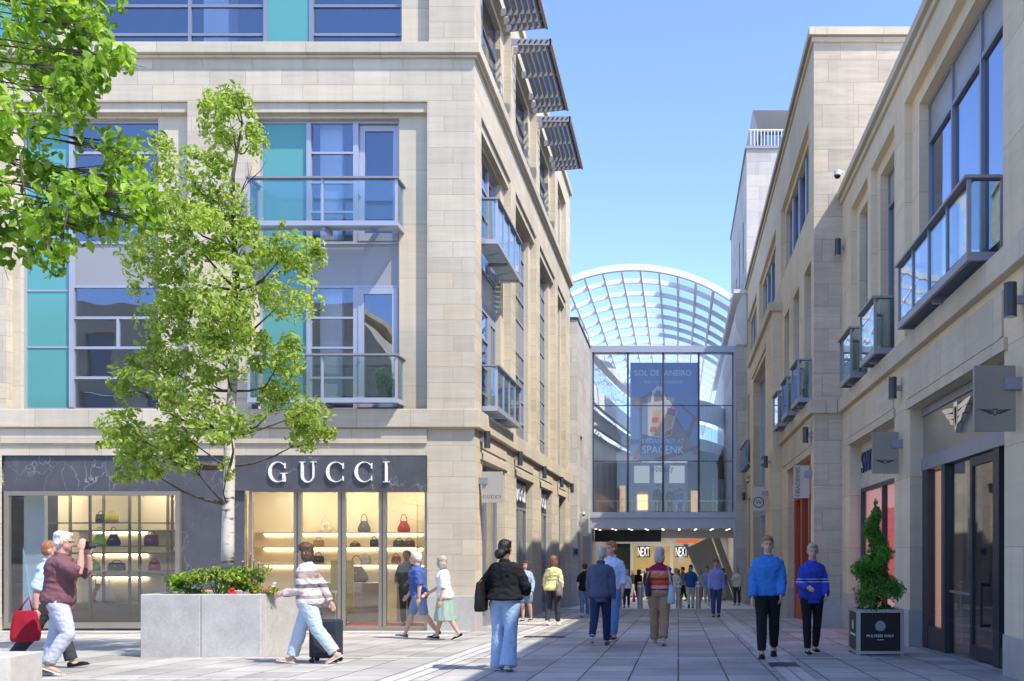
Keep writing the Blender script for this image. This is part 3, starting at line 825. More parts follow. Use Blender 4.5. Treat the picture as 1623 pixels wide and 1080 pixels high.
# counters
mb = MB(); yc = YF + 2.2
mb.box(xat(495, yc), xat(600, yc), yc, yc + .7, ZFL, ZFL + 1.0)
mb.box(xat(625, yc), xat(690, yc), yc + .2, yc + .8, ZFL, ZFL + 1.05)
mb.build_each('shop_counter', plain('stone_counter', (0.33, 0.31, 0.28), .4, 0, .08, 3), LB, bevel=.01)
mb = MB(); mb.box(xat(470, YF + 1), xat(690, YF + 1), YF + .8, YF + 1.9, ZFL + .004, ZFL + .015); mb.build('carpet', plain('red_carpet', (0.35, 0.03, 0.05), .9, 0, .1, 8), LB)

# street wall at ground level
GO = [(22.6, 25.6), (27.35, 30.35), (32.3, 35.0), (37.1, 39.2)]
w = MB()
facade(w, FS, YF, Y_END, zF(945), Z_STR0 + .02, [(a, b, zF(945) - .001, 3.34, .36) for a, b in GO])
w.build('wall', M['stone'], LB)
mb = MB()
xs = [22.5] + [v for ab in GO for v in ab][1:] + [Y_END]
for a, b in ((25.6, 27.35), (30.35, 32.3), (35.0, 37.1), (39.2, Y_END)):
    mb.box(XL - .36, XL + .03, a, b, GB, zF(945))
mb.build_each('plinth', M['plinth'], LB, bevel=.01)
mb = MB()
for a, b in GO: mb.fbox(FS, a - .25, b + .25, 3.34, 3.5, -0.04, -0.002)
for a, b in GO: mb.fbox(FS, a - .1, b + .1, 3.62, Z_STR0 - .05, -0.025, -0.002)
mb.build_each('lintel_band', M['trim'], LB)
for i, (a, b) in enumerate(GO):
    zb = gz((a + b) / 2) - .03
    if i in (1, 2):
        mb = MB(); mb.fbox(FS, a, b, 2.5, 3.34, .2, .3); mb.build('fascia', M['dark'], LB)
        framed(FS, a, b, zb, 2.5, .2, .08, LB, 'shop_window', M['frame'], M['shop_glass'], ((a + b) / 2,), .25)
    else:
        framed(FS, a, b, zb, 3.34, .22, .08, LB, 'shop_window', M['frame'], M['shop_glass'], ((a + b) / 2,), .2, None, (2.6,))
mb = MB(); mb.box(XL - 2.6, XL - 2.5, YF + 5, Y_END - .3, ZFL - .6, 3.6); mb.box(XL - 2.5, XL - .4, YF + 7.05, Y_END - .3, -1.6, -1.3)
mb.build('shop_back_wall', M['offwhite'], LB)
# ================================================================ RIGHT SIDE: low block, tall block, white tower
X1, X2 = 4.1, 3.39
Y12 = 23.65
F1 = FR((X1, 0, 0), (0, 1, 0), (-1, 0, 0))
F2 = FR((X2, 0, 0), (0, 1, 0), (-1, 0, 0))
ZS0, ZS1 = 4.60, 4.93
RB = thing('stone_shop_building', 'low sandstone block with glass balconies above a car showroom, right side of the street', 'building')
Y1N = -4.0
Z1T = 10.12
UP1 = [(11.95, 17.15, 12.3, 16.65), (17.95, 20.15, 18.2, 19.85), (20.5, 22.45, 20.7, 22.15), (5.0, 10.0, 5.4, 9.6)]
GR1 = [(11.9, 16.75), (17.95, 22.6), (4.5, 10.2)]
w = MB()
facade(w, F1, Y1N, Y12, ZS1, Z1T - .3, [(a, b, ZS1 + .001, 9.3, .14) for a, b, c, d in UP1])
facade(w, F1, Y1N, Y12, 0.15, ZS0, [(a, b, .151, 3.7, .40) for a, b in GR1])
w.build('wall', M['stone_right'], RB)
p = MB()
for a, b, c, d in UP1: facade(p, F1, a, b, ZS1, 9.3, [(c, d, ZS1 + .001, 9.05, .26)], .14)
p.build('recessed_panel', M['stone_right'], RB)
mb = MB(); mb.box(X1 - .13, X1 + .3, Y1N, Y12 - .003, ZS0, ZS1); mb.build('string_course', M['trim'], RB, bevel=.012)
mb = MB(); mb.box(X1 - .14, X1 + .35, Y1N, Y12 - .003, Z1T - .16, Z1T); mb.box(X1 - .06, X1 + .3, Y1N, Y12 - .003, Z1T - .30, Z1T - .163); mb.build('coping', M['trim'], RB, bevel=.012)
mb = MB()
for a, b in GR1:
    mb.fbox(F1, a - .12, b + .12, 3.7, 3.86, -.05, -.002); mb.fbox(F1, a + .02, b - .02, 3.9, ZS0 - .12, -.03, -.002)
for a, b in GR1: mb.fbox(F1, a + .02, b - .02, 3.86, 3.885, -.065, -.003)
mb.build_each('lintel_band', M['trim'], RB)
mb = MB()
for a, b in ((16.75, 17.95), (22.6, Y12 - .002), (10.2, 11.9), (Y1N, 4.5)):
    mb.box(X1 - .025, X1 + .40, a, b, GB, .15)
mb.build_each('plinth', M['plinth'], RB, bevel=.01)
mb = MB()
mb.quad((X1, Y1N, GB), (15, Y1N, GB), (15, Y1N, Z1T - .3), (X1, Y1N, Z1T - .3)); mb.quad((15, Y1N, GB), (15, Y12, GB), (15, Y12, Z1T - .3), (15, Y1N, Z1T - .3))
mb.quad((X1, Y1N, Z1T - .3), (15, Y1N, Z1T - .3), (15, Y12, Z1T - .3), (X1, Y12, Z1T - .3))
mb.build('rear_wall', M['stone_right'], RB)
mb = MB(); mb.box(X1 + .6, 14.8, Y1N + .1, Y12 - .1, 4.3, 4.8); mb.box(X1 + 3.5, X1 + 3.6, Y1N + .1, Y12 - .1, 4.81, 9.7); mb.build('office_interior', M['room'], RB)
def side_window(F, c, d, z0, z1, base, parent, muls, trans=(), sp=None, blind=False):
    fr = MB(); pn = MB()
    fr.fbox(F, c, c + .07, z0, z1, base, base + .1); fr.fbox(F, d - .07, d, z0, z1, base, base + .1)
    fr.fbox(F, c + .07, d - .07, z1 - .06, z1, base, base + .1); fr.fbox(F, c + .07, d - .07, z0, z0 + .08, base, base + .1)
    for m in muls: fr.fbox(F, m - .04, m + .04, z0 + .08, z1 - .06, base - .012, base + .09)
    for tz in trans: fr.fbox(F, c + .07, d - .07, tz - .04, tz + .04, base - .006, base + .095)
    pn.fbox(F, c + .07, d - .07, z0 + .08, (sp or z1) - .06, base + .045, base + .055)
    f = fr.build('window', M['frame'], parent); pn.build('pane', M['glass_side'], f)
    if sp:
        s = MB(); s.fbox(F, c + .07, d - .07, sp + .04, z1 - .06, base + .03, base + .06); s.build('spandrel_panel', M['spandrel'], f)
for (a, b, c, d), mu in zip(UP1, ((13.75, 15.2), (), (), (6.8, 8.2))):
    side_window(F1, c, d, ZS1 + .02, 9.05, .30, RB, mu, (8.36,), 8.36)
balcony(F1, 12.25, 16.15, 4.96, RB, wall_d=.14, n=4, light=False)
balcony(F1, 18.1, 19.55, 4.96, RB, wall_d=.14, n=1, light=False)
balcony(F1, 20.6, 22.0, 4.96, RB, wall_d=.14, n=1, light=False)

# car showroom front
ga, gb_ = GR1[0]
mb = MB(); mb.fbox(F1, ga, gb_, 2.82, 3.7, .24, .40); mb.build('fascia', M['taupe'], RB)
mb = MB(); mb.fbox(F1, ga, gb_, 2.60, 2.82, .20, .40); mb.fbox(F1, ga, gb_, 3.56, 3.68, .20, .236); mb.build('fascia_trim', M['frame'], RB)
gf = MB(); gp = MB()
zb = lambda y: gz(y)
for a, b in ((16.42, 16.75), (15.35, 15.55), (12.75, 13.0), (11.9, 12.1)):
    gf.fbox(F1, a, b, GB, 2.60, .22, .36)
for a, b in ((15.55, 16.42), (12.1, 12.75)):
    gf.fbox(F1, a, b, GB, zb(16) + .38, .23, .35)
fo = gf.build_each('shopfront', M['dark'], RB)[0]
gp.fbox(F1, 15.55, 16.42, zb(16) + .38, 2.58, .28, .29); gp.fbox(F1, 12.1, 12.75, zb(12) + .38, 2.58, .28, .29)
gp.build_each('pane', M['shop_glass_side'], fo)
dr = MB()
dr.fbox(F1, 13.0, 13.10, zb(13) + .02, 2.58, .26, .32); dr.fbox(F1, 14.05, 14.16, zb(13) + .02, 2.58, .26, .32); dr.fbox(F1, 13.1, 14.05, 2.45, 2.58, .26, .32); dr.fbox(F1, 13.1, 14.05, zb(13) + .02, zb(13) + .2, .26, .32)
d1 = dr.build('door', M['dark'], RB)
dg = MB(); dg.fbox(F1, 13.1, 14.05, zb(13) + .2, 2.45, .285, .295); dg.build('pane', M['shop_glass_side'], d1)
dg = MB(); dg.fbox(F1, 14.17, 15.34, zb(15) + .03, 2.57, .30, .308); dg.build('side_pane', M['shop_glass'], d1)
dg = MB(); dg.fbox(F1, 14.17, 15.34, zb(15) + .98, zb(15) + 1.02, .288, .299); dg.build('glazing_bar', M['frame'], d1)
dh = MB()
yy = 13.22
dh.tube([F1(yy, .15, .26), F1(yy, .15, .16), F1(yy, .12, .13), F1(yy, .75, .13), F1(yy, .72, .16), F1(yy, .72, .26)], .022, 8)
dh.build('handle', M['black'], d1)
# showroom inside
mb = MB(); mb.box(X1 + .37, X1 + 6, 11.5, 17.2, GB, zb(17) + .01); mb.build('shop_floor', M['shop_floor'], RB)
mb = MB(); mb.box(X1 + .42, X1 + 6, 17.1, 17.2, -.7, 3.9); mb.box(X1 + 5, X1 + 5.1, 11.5, 17.1, -.7, 3.9); mb.box(X1 + .42, X1 + 6, 11.4, 11.5, -.7, 3.9); mb.box(X1 + .42, X1 + 6, 11.5, 17.1, 3.4, 3.5)
mb.build('shop_wall', M['dark'], RB)
mb = MB(); mb.box(X1 + .38, X1 + .41, 15.95, 17.05, zb(16) + .35, 2.56)
mb.build('display_screen', plain('terracotta_display', (0.50, 0.28, 0.19), .5, 0, .06, 1, emit=(0.8, .42, .28), estr=.2), RB)
mb = MB(); mb.box(X1 + .62, X1 + .98, 16.9, 17.0, -.5, 2.45); mb.build('display_panel', plain('grey_green_panel', (.28, .34, .33), .4, 0, .05, 1), RB)
mb = MB()
for k in range(4): mb.ell((X1 + 1.2 + .7 * k, 13.4 + .5 * (k % 2), 3.30), .06, 8)
mb.build('ceiling_lamp', M['white_lamp'], RB)
# crystal shop window
ca, cb_ = GR1[1]
mb = MB(); mb.fbox(F1, ca, cb_, 2.66, 3.7, .26, .40); mb.build('fascia', plain('pearl_crystal_fascia', (0.62, 0.58, 0.5), .35, .3, .25, 40, .8), RB)
framed(F1, ca, cb_, gz(20) - .02, 2.66, .26, .09, RB, 'shop_window', M['dark'], M['shop_glass_side'], (20.2,), .25)
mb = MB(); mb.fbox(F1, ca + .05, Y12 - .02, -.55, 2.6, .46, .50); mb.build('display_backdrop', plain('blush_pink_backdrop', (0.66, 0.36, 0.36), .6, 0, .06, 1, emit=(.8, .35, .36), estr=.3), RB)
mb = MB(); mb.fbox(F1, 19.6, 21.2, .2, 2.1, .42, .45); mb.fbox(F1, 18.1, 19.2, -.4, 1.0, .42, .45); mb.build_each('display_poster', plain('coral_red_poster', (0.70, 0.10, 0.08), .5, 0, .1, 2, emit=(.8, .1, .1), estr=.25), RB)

# ---------------------------------------------------------------- tall block
TB = thing('tall_stone_building', 'taller sandstone block with narrow slit windows, a red shopfront and small balconies', 'building')
Y2E = 47.0
Z2T = 14.2
BIG = [(24.6, 31.2, 24.9, 30.9), (32.9, 39.6, 33.2, 39.3), (41.0, 46.2, 41.3, 45.9)]
SLIT = [(24.15, 25.5), (26.55, 27.9), (28.95, 30.3), (42.0, 43.2), (43.6, 44.7), (45.1, 46.2)]
POR = (31.0, 40.6)
w = MB()
facade(w, F2, Y12, Y2E, ZS1, Z2T - .28, [(a, b, 10.0, 12.35, .12) for a, b, c, d in BIG] + [(a, b, ZS1 + .001, 8.6, .30) for a, b in SLIT] + [(POR[0] + .2, POR[1] - .2, ZS1 + .001, 9.0, .02)])
GR2 = [(24.2, 29.3), (41.6, 45.8)]
facade(w, F2, Y12, Y2E, 0.0, ZS0, [(a, b, .001, 3.62, .40) for a, b in GR2] + [(POR[0] + .2, POR[1] - .2, .001, ZS0 - .001, .02)])
w.build('wall', M['stone_right'], TB)
e = MB()
FE = FR((0, Y12, 0), (1, 0, 0), (0, -1, 0))
facade(e, FE, X2, 15, 0.0, Z2T - .28, [])
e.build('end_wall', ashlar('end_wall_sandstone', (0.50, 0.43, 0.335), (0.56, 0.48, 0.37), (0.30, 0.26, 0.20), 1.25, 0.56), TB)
p = MB()
for a, b, c, d in BIG: facade(p, F2, a, b, 10.0, 12.35, [(c, d, 10.05, 12.15, .24)], .12)
p.build('recessed_panel', M['stone_right'], TB)
mb = MB(); mb.box(X2 - .14, X2 + .3, Y12 - .14, Y2E, Z2T - .2, Z2T); mb.box(X2 + .301, 15, Y12 - .14, Y12 + .3, Z2T - .2, Z2T)
mb.box(X2 - .06, X2 + .3, Y12 - .06, Y2E, Z2T - .33, Z2T - .203); mb.box(X2 + .301, 15, Y12 - .06, Y12 + .3, Z2T - .33, Z2T - .203)
mb.build('coping', M['trim'], TB, bevel=.012)
mb = MB(); mb.box(X2 - .12, X2 + .3, Y12 - .12, POR[0] - .02, ZS0, ZS1); mb.box(X2 + .301, X1 - .14, Y12 - .12, Y12 + .2, ZS0, ZS1); mb.box(X2 - .12, X2 + .3, POR[1] + .02, Y2E, ZS0, ZS1)
mb.build_each('string_course', M['trim'], TB, bevel=.012)
mb = MB(); mb.box(X2 - .03, X1 + .2, Y12 - .03, 24.2, GB, 0.0)
for a, b in ((29.3, POR[0] - .02), (POR[1] + .02, 41.6), (45.8, Y2E)): mb.box(X2 - .03, X2 + .4, a, b, GB, 0.0)
mb.build_each('plinth', M['plinth'], TB, bevel=.01)
mb = MB()
for a, b in GR2: mb.fbox(F2, a - .1, b + .1, 3.62, 3.78, -.05, -.002)
mb.fbox(F2, 24.0, 30.6, 3.85, ZS0 - .1, -.03, -.002)
mb.build_each('lintel_band', M['trim'], TB)
mb = MB(); mb.quad((X2, Y12, Z2T - .3), (15, Y12, Z2T - .3), (15, Y2E, Z2T - .3), (X2, Y2E, Z2T - .3)); mb.quad((15, Y12, GB), (15, Y2E, GB), (15, Y2E, Z2T - .3), (15, Y12, Z2T - .3))
mb.quad((X2, Y2E, GB), (15, Y2E, GB), (15, Y2E, Z2T - .3), (X2, Y2E, Z2T - .3))
mb.build('rear_wall', M['stone_right'], TB)
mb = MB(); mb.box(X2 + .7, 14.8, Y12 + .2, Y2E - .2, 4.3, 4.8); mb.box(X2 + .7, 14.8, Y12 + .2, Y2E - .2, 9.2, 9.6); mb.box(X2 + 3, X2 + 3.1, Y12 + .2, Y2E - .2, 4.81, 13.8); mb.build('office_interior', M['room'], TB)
for a, b, c, d in BIG:
    n = 4; ms = [c + (d - c) * k / n for k in range(1, n)]
    side_window(F2, c, d, 10.07, 12.15, .26, TB, ms, (10.6,))
    mb = MB()
    for m in ms: mb.fbox(F2, m - .13, m + .13, 10.15, 12.09, .17, .245)
    mb.build_each('mullion_fin', M['frame'], TB)
for a, b in SLIT:
    side_window(F2, a, b, ZS1 + .02, 8.6, .22, TB, (), (7.4,))
    balcony(F2, a - .08, min(b - .1, b), 4.96, TB, wall_d=0.0, n=1, light=False)
# projecting stone portal with a tall glazed opening
PX = X2 - .30
FP = FR((PX, 0, 0), (0, 1, 0), (-1, 0, 0))
mb = MB()
facade(mb, FP, POR[0], POR[1], GB, 9.0, [(33.6, 39.0, GB + .01, 8.1, .45)])
mb.quad((PX, POR[0], GB), (X2 + .02, POR[0], GB), (X2 + .02, POR[0], 9.0), (PX, POR[0], 9.0)); mb.quad((PX, POR[1], GB), (X2 + .02, POR[1], GB), (X2 + .02, POR[1], 9.0), (PX, POR[1], 9.0))
mb.build('portal', M['stone_right'], TB)
mb = MB(); mb.box(PX - .12, X2 + .05, POR[0] - .12, POR[1] + .12, 9.0, 9.28); mb.box(PX - .06, PX - .002, 33.3, 39.3, 8.25, 8.45); mb.build('portal_cornice', M['trim'], TB, bevel=.01)
framed(FP, 33.6, 39.0, gz(36), 8.1, .28, .09, TB, 'shop_window', M['frame_light'], M['glass_side'], (35.4, 37.2), .2, None, (2.6, 4.7))
# red shopfront
ra, rb_ = GR2[0]
red = plain('red_painted_shopfront', (0.42, 0.075, 0.03), .45, 0, .08, 4)
mb = MB(); mb.fbox(F2, ra, rb_, 2.7, 3.62, .20, .38)
for k in range(5): mb.fbox(F2, ra + .2 + k * 1.0, ra + .9 + k * 1.0, 2.85, 3.45, .17, .197)
for a, b in ((24.2, 24.5), (25.9, 26.2), (27.5, 27.8), (29.0, 29.3)): mb.fbox(F2, a, b, GB, 2.7, .20, .36)
mb.fbox(F2, 26.2, 29.0, GB, gz(27) + .7, .21, .35); mb.fbox(F2, 24.5, 25.9, GB, gz(25) + .35, .21, .35)
s = mb.build('shopfront', red, TB, bevel=.008)
mb = MB(); mb.fbox(F2, 24.5, 29.0, gz(27) + .3, 2.7, .30, .31); mb.build('pane', M['shop_glass_side'], s)
mb = MB(); mb.fbox(F2, 24.2, 29.3, GB, 3.6, 1.6, 1.7); mb.fbox(F2, 24.2, 29.3, GB, gz(24) + .01, .4, 1.6); mb.build('shop_back_wall', plain('brick_red_interior', (.22, .06, .04), .8, 0, .2, 3), TB)
framed(F2, 41.6, 45.8, gz(44), 3.62, .25, .09, TB, 'shop_window', M['frame'], M['shop_glass_side'], (43.0, 44.4), .2, None, (2.7,))
mb = MB(); mb.fbox(F2, 33.0, 46.0, GB, 4.2, 1.6, 1.7); mb.build('shop_back_wall', M['dark'], TB)

# ---------------------------------------------------------------- pale tower behind
WT = thing('pale_stone_tower', 'tall pale stone tower with dark penthouse rising behind the glass roof', 'building')
TY0, TY1, TXW, TZ = 47.05, 61.0, 3.40, 21.1
FT = FR((TXW, 0, 0), (0, 1, 0), (-1, 0, 0)); FTE = FR((0, TY0, 0), (1, 0, 0), (0, -1, 0))
w = MB()
TWN = [(49.0, 49.9, 15.6, 18.2), (52.0, 52.9, 15.6, 18.2), (55.0, 55.9, 14.0, 17.0), (49.5, 50.4, 11.6, 14.2), (52.5, 53.4, 11.6, 14.2), (58, 58.9, 12, 15)]
facade(w, FT, TY0, TY1, GB, TZ, [(*q, .3) for q in TWN])
facade(w, FTE, TXW, 14, 13.0, TZ, [(4.72, 5.7, 17.2, 19.4, .3)])
w.quad((TXW, TY0, TZ), (14, TY0, TZ), (14, TY1, TZ), (TXW, TY1, TZ)); w.quad((TXW, TY1, GB), (14, TY1, GB), (14, TY1, TZ), (TXW, TY1, TZ)); w.quad((14, TY0, GB), (14, TY1, GB), (14, TY1, TZ), (14, TY0, TZ))
w.build('wall', M['white_stone'], WT)
for a, b, c, d in TWN: side_window(FT, a, b, c, d, .2, WT, (), ())
side_window(FTE, 4.72, 5.7, 17.2, 19.4, .2, WT, (), ())
mb = MB(); mb.box(TXW - .08, 14, TY0 - .08, TY0 + .2, TZ, TZ + .14); mb.box(TXW - .08, TXW + .2, TY0 + .201, TY1, TZ, TZ + .14); mb.build('coping', M['louvre'], WT)
mb = MB(); mb.box(4.3, 13.5, TY0 + 1.5, TY1 - 1, TZ, TZ + 1.75); mb.build('penthouse', M['frame'], WT)
mb = MB(); mb.box(4.5, 12, TY0 + 1.45, TY0 + 1.49, TZ + .2, TZ + 1.5); mb.build('penthouse_window', M['glass_side'], WT)
mb = MB(); mb.hexa([(4.1, TY0 + 1.3, TZ + 1.4), (14, TY0 + 1.3, TZ + 1.4), (14, TY1, TZ + 1.4), (4.1, TY1, TZ + 1.4), (3.75, TY0 + .6, TZ + 2.2), (14, TY0 + .6, TZ + 2.2), (14, TY1, TZ + 2.2), (3.75, TY1, TZ + 2.2)]); mb.build('penthouse_roof', M['louvre'], WT)
mb = MB()
x = 3.6
while x < 9: mb.box(x, x + .035, TY0 + .05, TY0 + .085, TZ + .14, TZ + .95); x += .17
mb.box(3.5, 9, TY0 + .04, TY0 + .1, TZ + .95, TZ + 1.0); mb.box(3.5, 3.55, TY0 + .05, TY0 + 9, TZ + .95, TZ + 1.0)
mb.build('railing', M['white'], WT)
mb = MB(); mb.tube([(3.25, 60.2, 3), (3.25, 60.2, 16.6)], .12, 8); mb.build('downpipe', M['frame'], WT)

# ================================================================ SHOPPING MALL at the end of the street
SM = thing('shopping_mall', 'shopping mall entrance with tall glazed screen under an arched glass roof', 'building', (0, 0, 0))
YP = 47.0
zP = lambda py: zat(py, YP); xP = lambda px: xat(px, YP)
FPo = FR((0, YP, 0), (1, 0, 0), (0, -1, 0))
GM = gz(YP)
# flank wall on the left
w = MB()
FL = FR((-4.37, 0, 0), (0, 1, 0), (1, 0, 0)); FLE = FR((0, 40.95, 0), (1, 0, 0), (0, -1, 0))
facade(w, FL, 40.95, 46.9, GB - .5, 11.15, [(42.2, 43.2, GB - .4, 6.3, .4)])
facade(w, FLE, XL - 3, -4.37, GB - .5, 11.15, [])
w.quad((-4.37, 40.95, 11.15), (-4.37, 46.9, 11.15), (-9, 46.9, 11.15), (-9, 40.95, 11.15))
w.quad((-4.8, 43.3, 0), (-4.8, 42.0, 0), (-4.8, 42, 6.4), (-4.8, 43.3, 6.4))
w.build('flank_wall', M['white_stone'], SM)
mb = MB(); mb.box(-7.6, -4.33, 40.9, 41.1, 11.15, 11.24); mb.box(-4.6, -4.33, 41.1, 46.85, 11.15, 11.24); mb.build('coping', M['dark'], SM)
w = MB(); w.box(xP(1166), 3.39, YP - .35, YP + .4, GB - .5, 11.3); w.build('pier', M['white_stone'], SM)
# portal frame
fr = MB()
B = lambda x0, x1, y0, y1, d0, d1: fr.fbox(FPo, xP(x0), xP(x1), zP(y1), zP(y0), d0, d1)
B(929, 939, 549, 838, -.10, .5); B(1162.5, 1171, 549, 838, -.10, .5)
B(939, 1162.5, 549, 559, -.10, .5); B(939, 1162.5, 812, 838, -.06, .6)
B(925, 1171, 817, 821, -.16, -.062)
fr.fbox(FPo, xP(929), xP(938), GB - 1, zP(838), -.08, .5); fr.fbox(FPo, xP(1163), xP(1170.5), GB - 1, zP(838), -.08, .5)
pf = fr.build('entrance_frame', M['frame_light'], SM)
mb = MB()
for px in (995, 1051, 1107.5): mb.fbox(FPo, xP(px) - .045, xP(px) + .045, zP(812), zP(559), .02, .2)
for py in (643, 731): mb.fbox(FPo, xP(939), xP(1162.5), zP(py) - .02, zP(py) + .02, .024, .1)
mb.fbox(FPo, xP(939), xP(939) + .06, zP(812), zP(559), .02, .2); mb.fbox(FPo, xP(1162.5) - .06, xP(1162.5), zP(812), zP(559), .02, .2)
mb.build('mullion', M['frame_dark'], pf)
mb = MB()
xs_ = [939, 995, 1051, 1107.5, 1162.5]
for a, b in zip(xs_[:-1], xs_[1:]): mb.fbox(FPo, xP(a) + .06, xP(b) - .06, zP(811), zP(560), .06, .075)
mb.build('pane', M['portal_glass'], pf)

# ---------------------------------------------------------------- arched glass roof
VC, VR = -2.2, 8.6
VZ = zP(417) - VR
ANG = [R(a) for a in (-50, -43.5, -37, -30.5, -24, -17.5, -11, -4.5, 2, 8.5, 15, 21.5, 28, 35.5)]
VY = [YP + .25 + 2.45 * k for k in range(24)]
vp = lambda a, y, r=VR: Vector((VC + r * math.sin(a), y, VZ + r * math.cos(a)))
rib = MB(); lon = MB(); gl = MB(); rim = MB()
for k, y in enumerate(VY):
    tgt, w0, dep = (rim, .24, .32) if k == 0 else (rib, .10, .25)
    sub = [ANG[0] + (ANG[-1] - ANG[0]) * i / 40 for i in range(41)]
    for a, b in zip(sub[:-1], sub[1:]):
        tgt.hexa([vp(a, y - w0 / 2, VR - dep), vp(b, y - w0 / 2, VR - dep), vp(b, y + w0 / 2, VR - dep), vp(a, y + w0 / 2, VR - dep),
                  vp(a, y - w0 / 2), vp(b, y - w0 / 2), vp(b, y + w0 / 2), vp(a, y + w0 / 2)])
for a in ANG:
    for y0, y1 in zip(VY[:-1], VY[1:]):
        lon.bar(vp(a, y0 + .06, VR - .13), vp(a, y1 - .06, VR - .13), .09, .22, up=Vector((math.sin(a), 0, math.cos(a))))
for y0, y1 in zip(VY[:-1], VY[1:]):
    for a, b in zip(ANG[:-1], ANG[1:]):
        e1 = .004; gl.quad(vp(a + e1, y0 + .05, VR + .02), vp(b - e1, y0 + .05, VR + .02), vp(b - e1, y1 - .05, VR + .02), vp(a + e1, y1 - .05, VR + .02))
vr = rim.build('roof_arch', M['white'], SM)
rib.build('roof_rib', M['white'], SM); lon.build('roof_purlin', M['white'], SM); gl.build('roof_glass', M['roof_glass'], SM)
# curled roof edge on the right
mb = MB()
prof = []
for k in range(9):
    t = k / 8; prof.append((2.78 + .40 * (1 - math.sin(t * PI)) , 13.75 - 2.5 * t))
mb.prism([(x, YP - .6, z) for x, z in prof] + [(3.36, YP - .6, prof[-1][1]), (3.36, YP - .6, prof[0][1])], (0, 28, 0))
mb.box(2.72, 3.5, YP - .75, 75, 13.72, 13.9)
mb.build('roof_edge', M['offwhite'], SM, recalc=True)
# grey block seen through the roof on the left
mb = MB(); mb.box(-9.0, -8.7, 47.2, 104, 8, 13.3); mb.build_each('plant_room', M['spandrel'], SM)

# ---------------------------------------------------------------- inside the mall
mb = MB(); mb.box(-9, 6, YP + .62, 76, zP(838) + .02, zP(815)); mb.build('upper_floor', M['offwhite'], SM)
mb = MB()
for i in range(26):
    x = -4.2 + (i % 9) * .85; y = YP + 1.2 + (i // 9) * 2.6
    mb.box(x - .06, x + .06, y - .06, y + .06, zP(838) - .012, zP(838) + .016)
mb.build_each('ceiling_lamp', M['white_lamp'], SM)
def ribbon(path, z0, z1, th, mat, name, parent=SM):
    mb = MB()
    for (xa, ya), (xb, yb_) in zip(path[:-1], path[1:]):
        t = Vector((xb - xa, yb_ - ya, 0)).normalized(); n = Vector((t.y, -t.x, 0)) * th
        mb.hexa([(xa, ya, z0), (xb, yb_, z0), (xb + n.x, yb_ + n.y, z0), (xa + n.x, ya + n.y, z0), (xa, ya, z1), (xb, yb_, z1), (xb + n.x, yb_ + n.y, z1), (xa + n.x, ya + n.y, z1)])
    return mb.build(name, mat, parent)
def curve(p, n=16):
    "smooth path through control points (quadratic chain)"
    out = []
    for i in range(n + 1):
        t = i / n * (len(p) - 1); k = min(int(t), len(p) - 2); s = t - k
        q = [p[max(k - 1, 0)], p[k], p[k + 1], p[min(k + 2, len(p) - 1)]]
        f = lambda a, b, c, d: .5 * (2 * b + (c - a) * s + (2 * a - 5 * b + 4 * c - d) * s * s + (3 * b - a - 3 * c + d) * s ** 3)
        out.append((f(*[v[0] for v in q]), f(*[v[1] for v in q])))
    return out
lp = curve([(-4.35, 47.7), (-4.05, 51.5), (-3.5, 57), (-2.8, 63), (-1.6, 70)])
b_ = ribbon(lp, 8.75, 9.65, -.25, M['white'], 'gallery_parapet'); ribbon([(x, y) for x, y in lp], 9.66, 10.7, -.03, M['balcony_glass'], 'glass_panel', b_)
ribbon([(x - .45, y) for x, y in lp], 7.9, 8.74, -.25, M['offwhite'], 'gallery_soffit')
ribbon([(x - 1.1, y) for x, y in lp], zP(815), 7.9, -.2, M['spandrel'], 'shop_wall')
ribbon([(x - .3, y) for x, y in lp], 11.6, 12.1, -.5, M['white'], 'upper_gallery')
rp_ = curve([(0.2, 61), (1.4, 62.2), (2.7, 65.5), (4.6, 72)])
b_ = ribbon(rp_, 7.6, 8.4, .25, M['white'], 'gallery_parapet'); ribbon(rp_, 8.41, 9.4, .03, M['balcony_glass'], 'glass_panel', b_)
ribbon([(x + .2, y - .6) for x, y in rp_], 9.5, 10.75, .4, M['offwhite'], 'upper_gallery')
ribbon([(x + .4, y + .3) for x, y in rp_], zP(815), 7.6, .2, M['dark'], 'shop_wall')
mb = MB()
for k in range(3):
    x0 = 1.75 + .72 * k; mb.box(x0, x0 + .6, 63.0 + .9 * k, 63.05 + .9 * k, 3.3, 5.9)
mb.build_each('roller_shutter', M['louvre'], SM)
# back wall with shops on the upper level
yb3 = 62.0
xb = lambda px: xat(px, yb3); zb3 = lambda py: zat(py, yb3)
FB3 = FR((0, yb3, 0), (1, 0, 0), (0, -1, 0))
mb = MB(); facade(mb, FB3, -4.5, .9, zP(815), zb3(733), [(xb(1004), xb(1030), zb3(766), zb3(738), .2), (xb(1036), xb(1050), zb3(766), zb3(738), .2), (xb(1060), xb(1086), zb3(766), zb3(738), .2), (xb(1008), xb(1028), zb3(812), zb3(777), .3), (xb(1068), xb(1086), zb3(812), zb3(778), .3)])
mb.build('shop_wall', plain('charcoal_shopfront', (.30, .305, .32), .5, 0, .1, 2), SM)
mb = MB(); mb.box(-4.5, .9, yb3 + .4, yb3 + .5, zP(815), zb3(733)); mb.build('shop_back_wall', M['offwhite'], SM)
mb = MB()
mb.box(xb(1010), xb(1026), yb3 + .32, yb3 + .36, zb3(808), zb3(784))
lw = MB()
for a_, c_ in ((1005, 1029), (1037, 1049), (1061, 1085)): lw.box(xb(a_), xb(c_), yb3 + .25, yb3 + .3, zb3(766), zb3(738))
lw.build_each('reflection_glow', glow('pale_reflection_glow', (.80, .90, 1.0), .13), SM)  # glow painted in for pale window reflections, also brightens the hall
mb.build('lit_display', glow('warm_display_glow', (1.0, .55, .25), .6), SM)
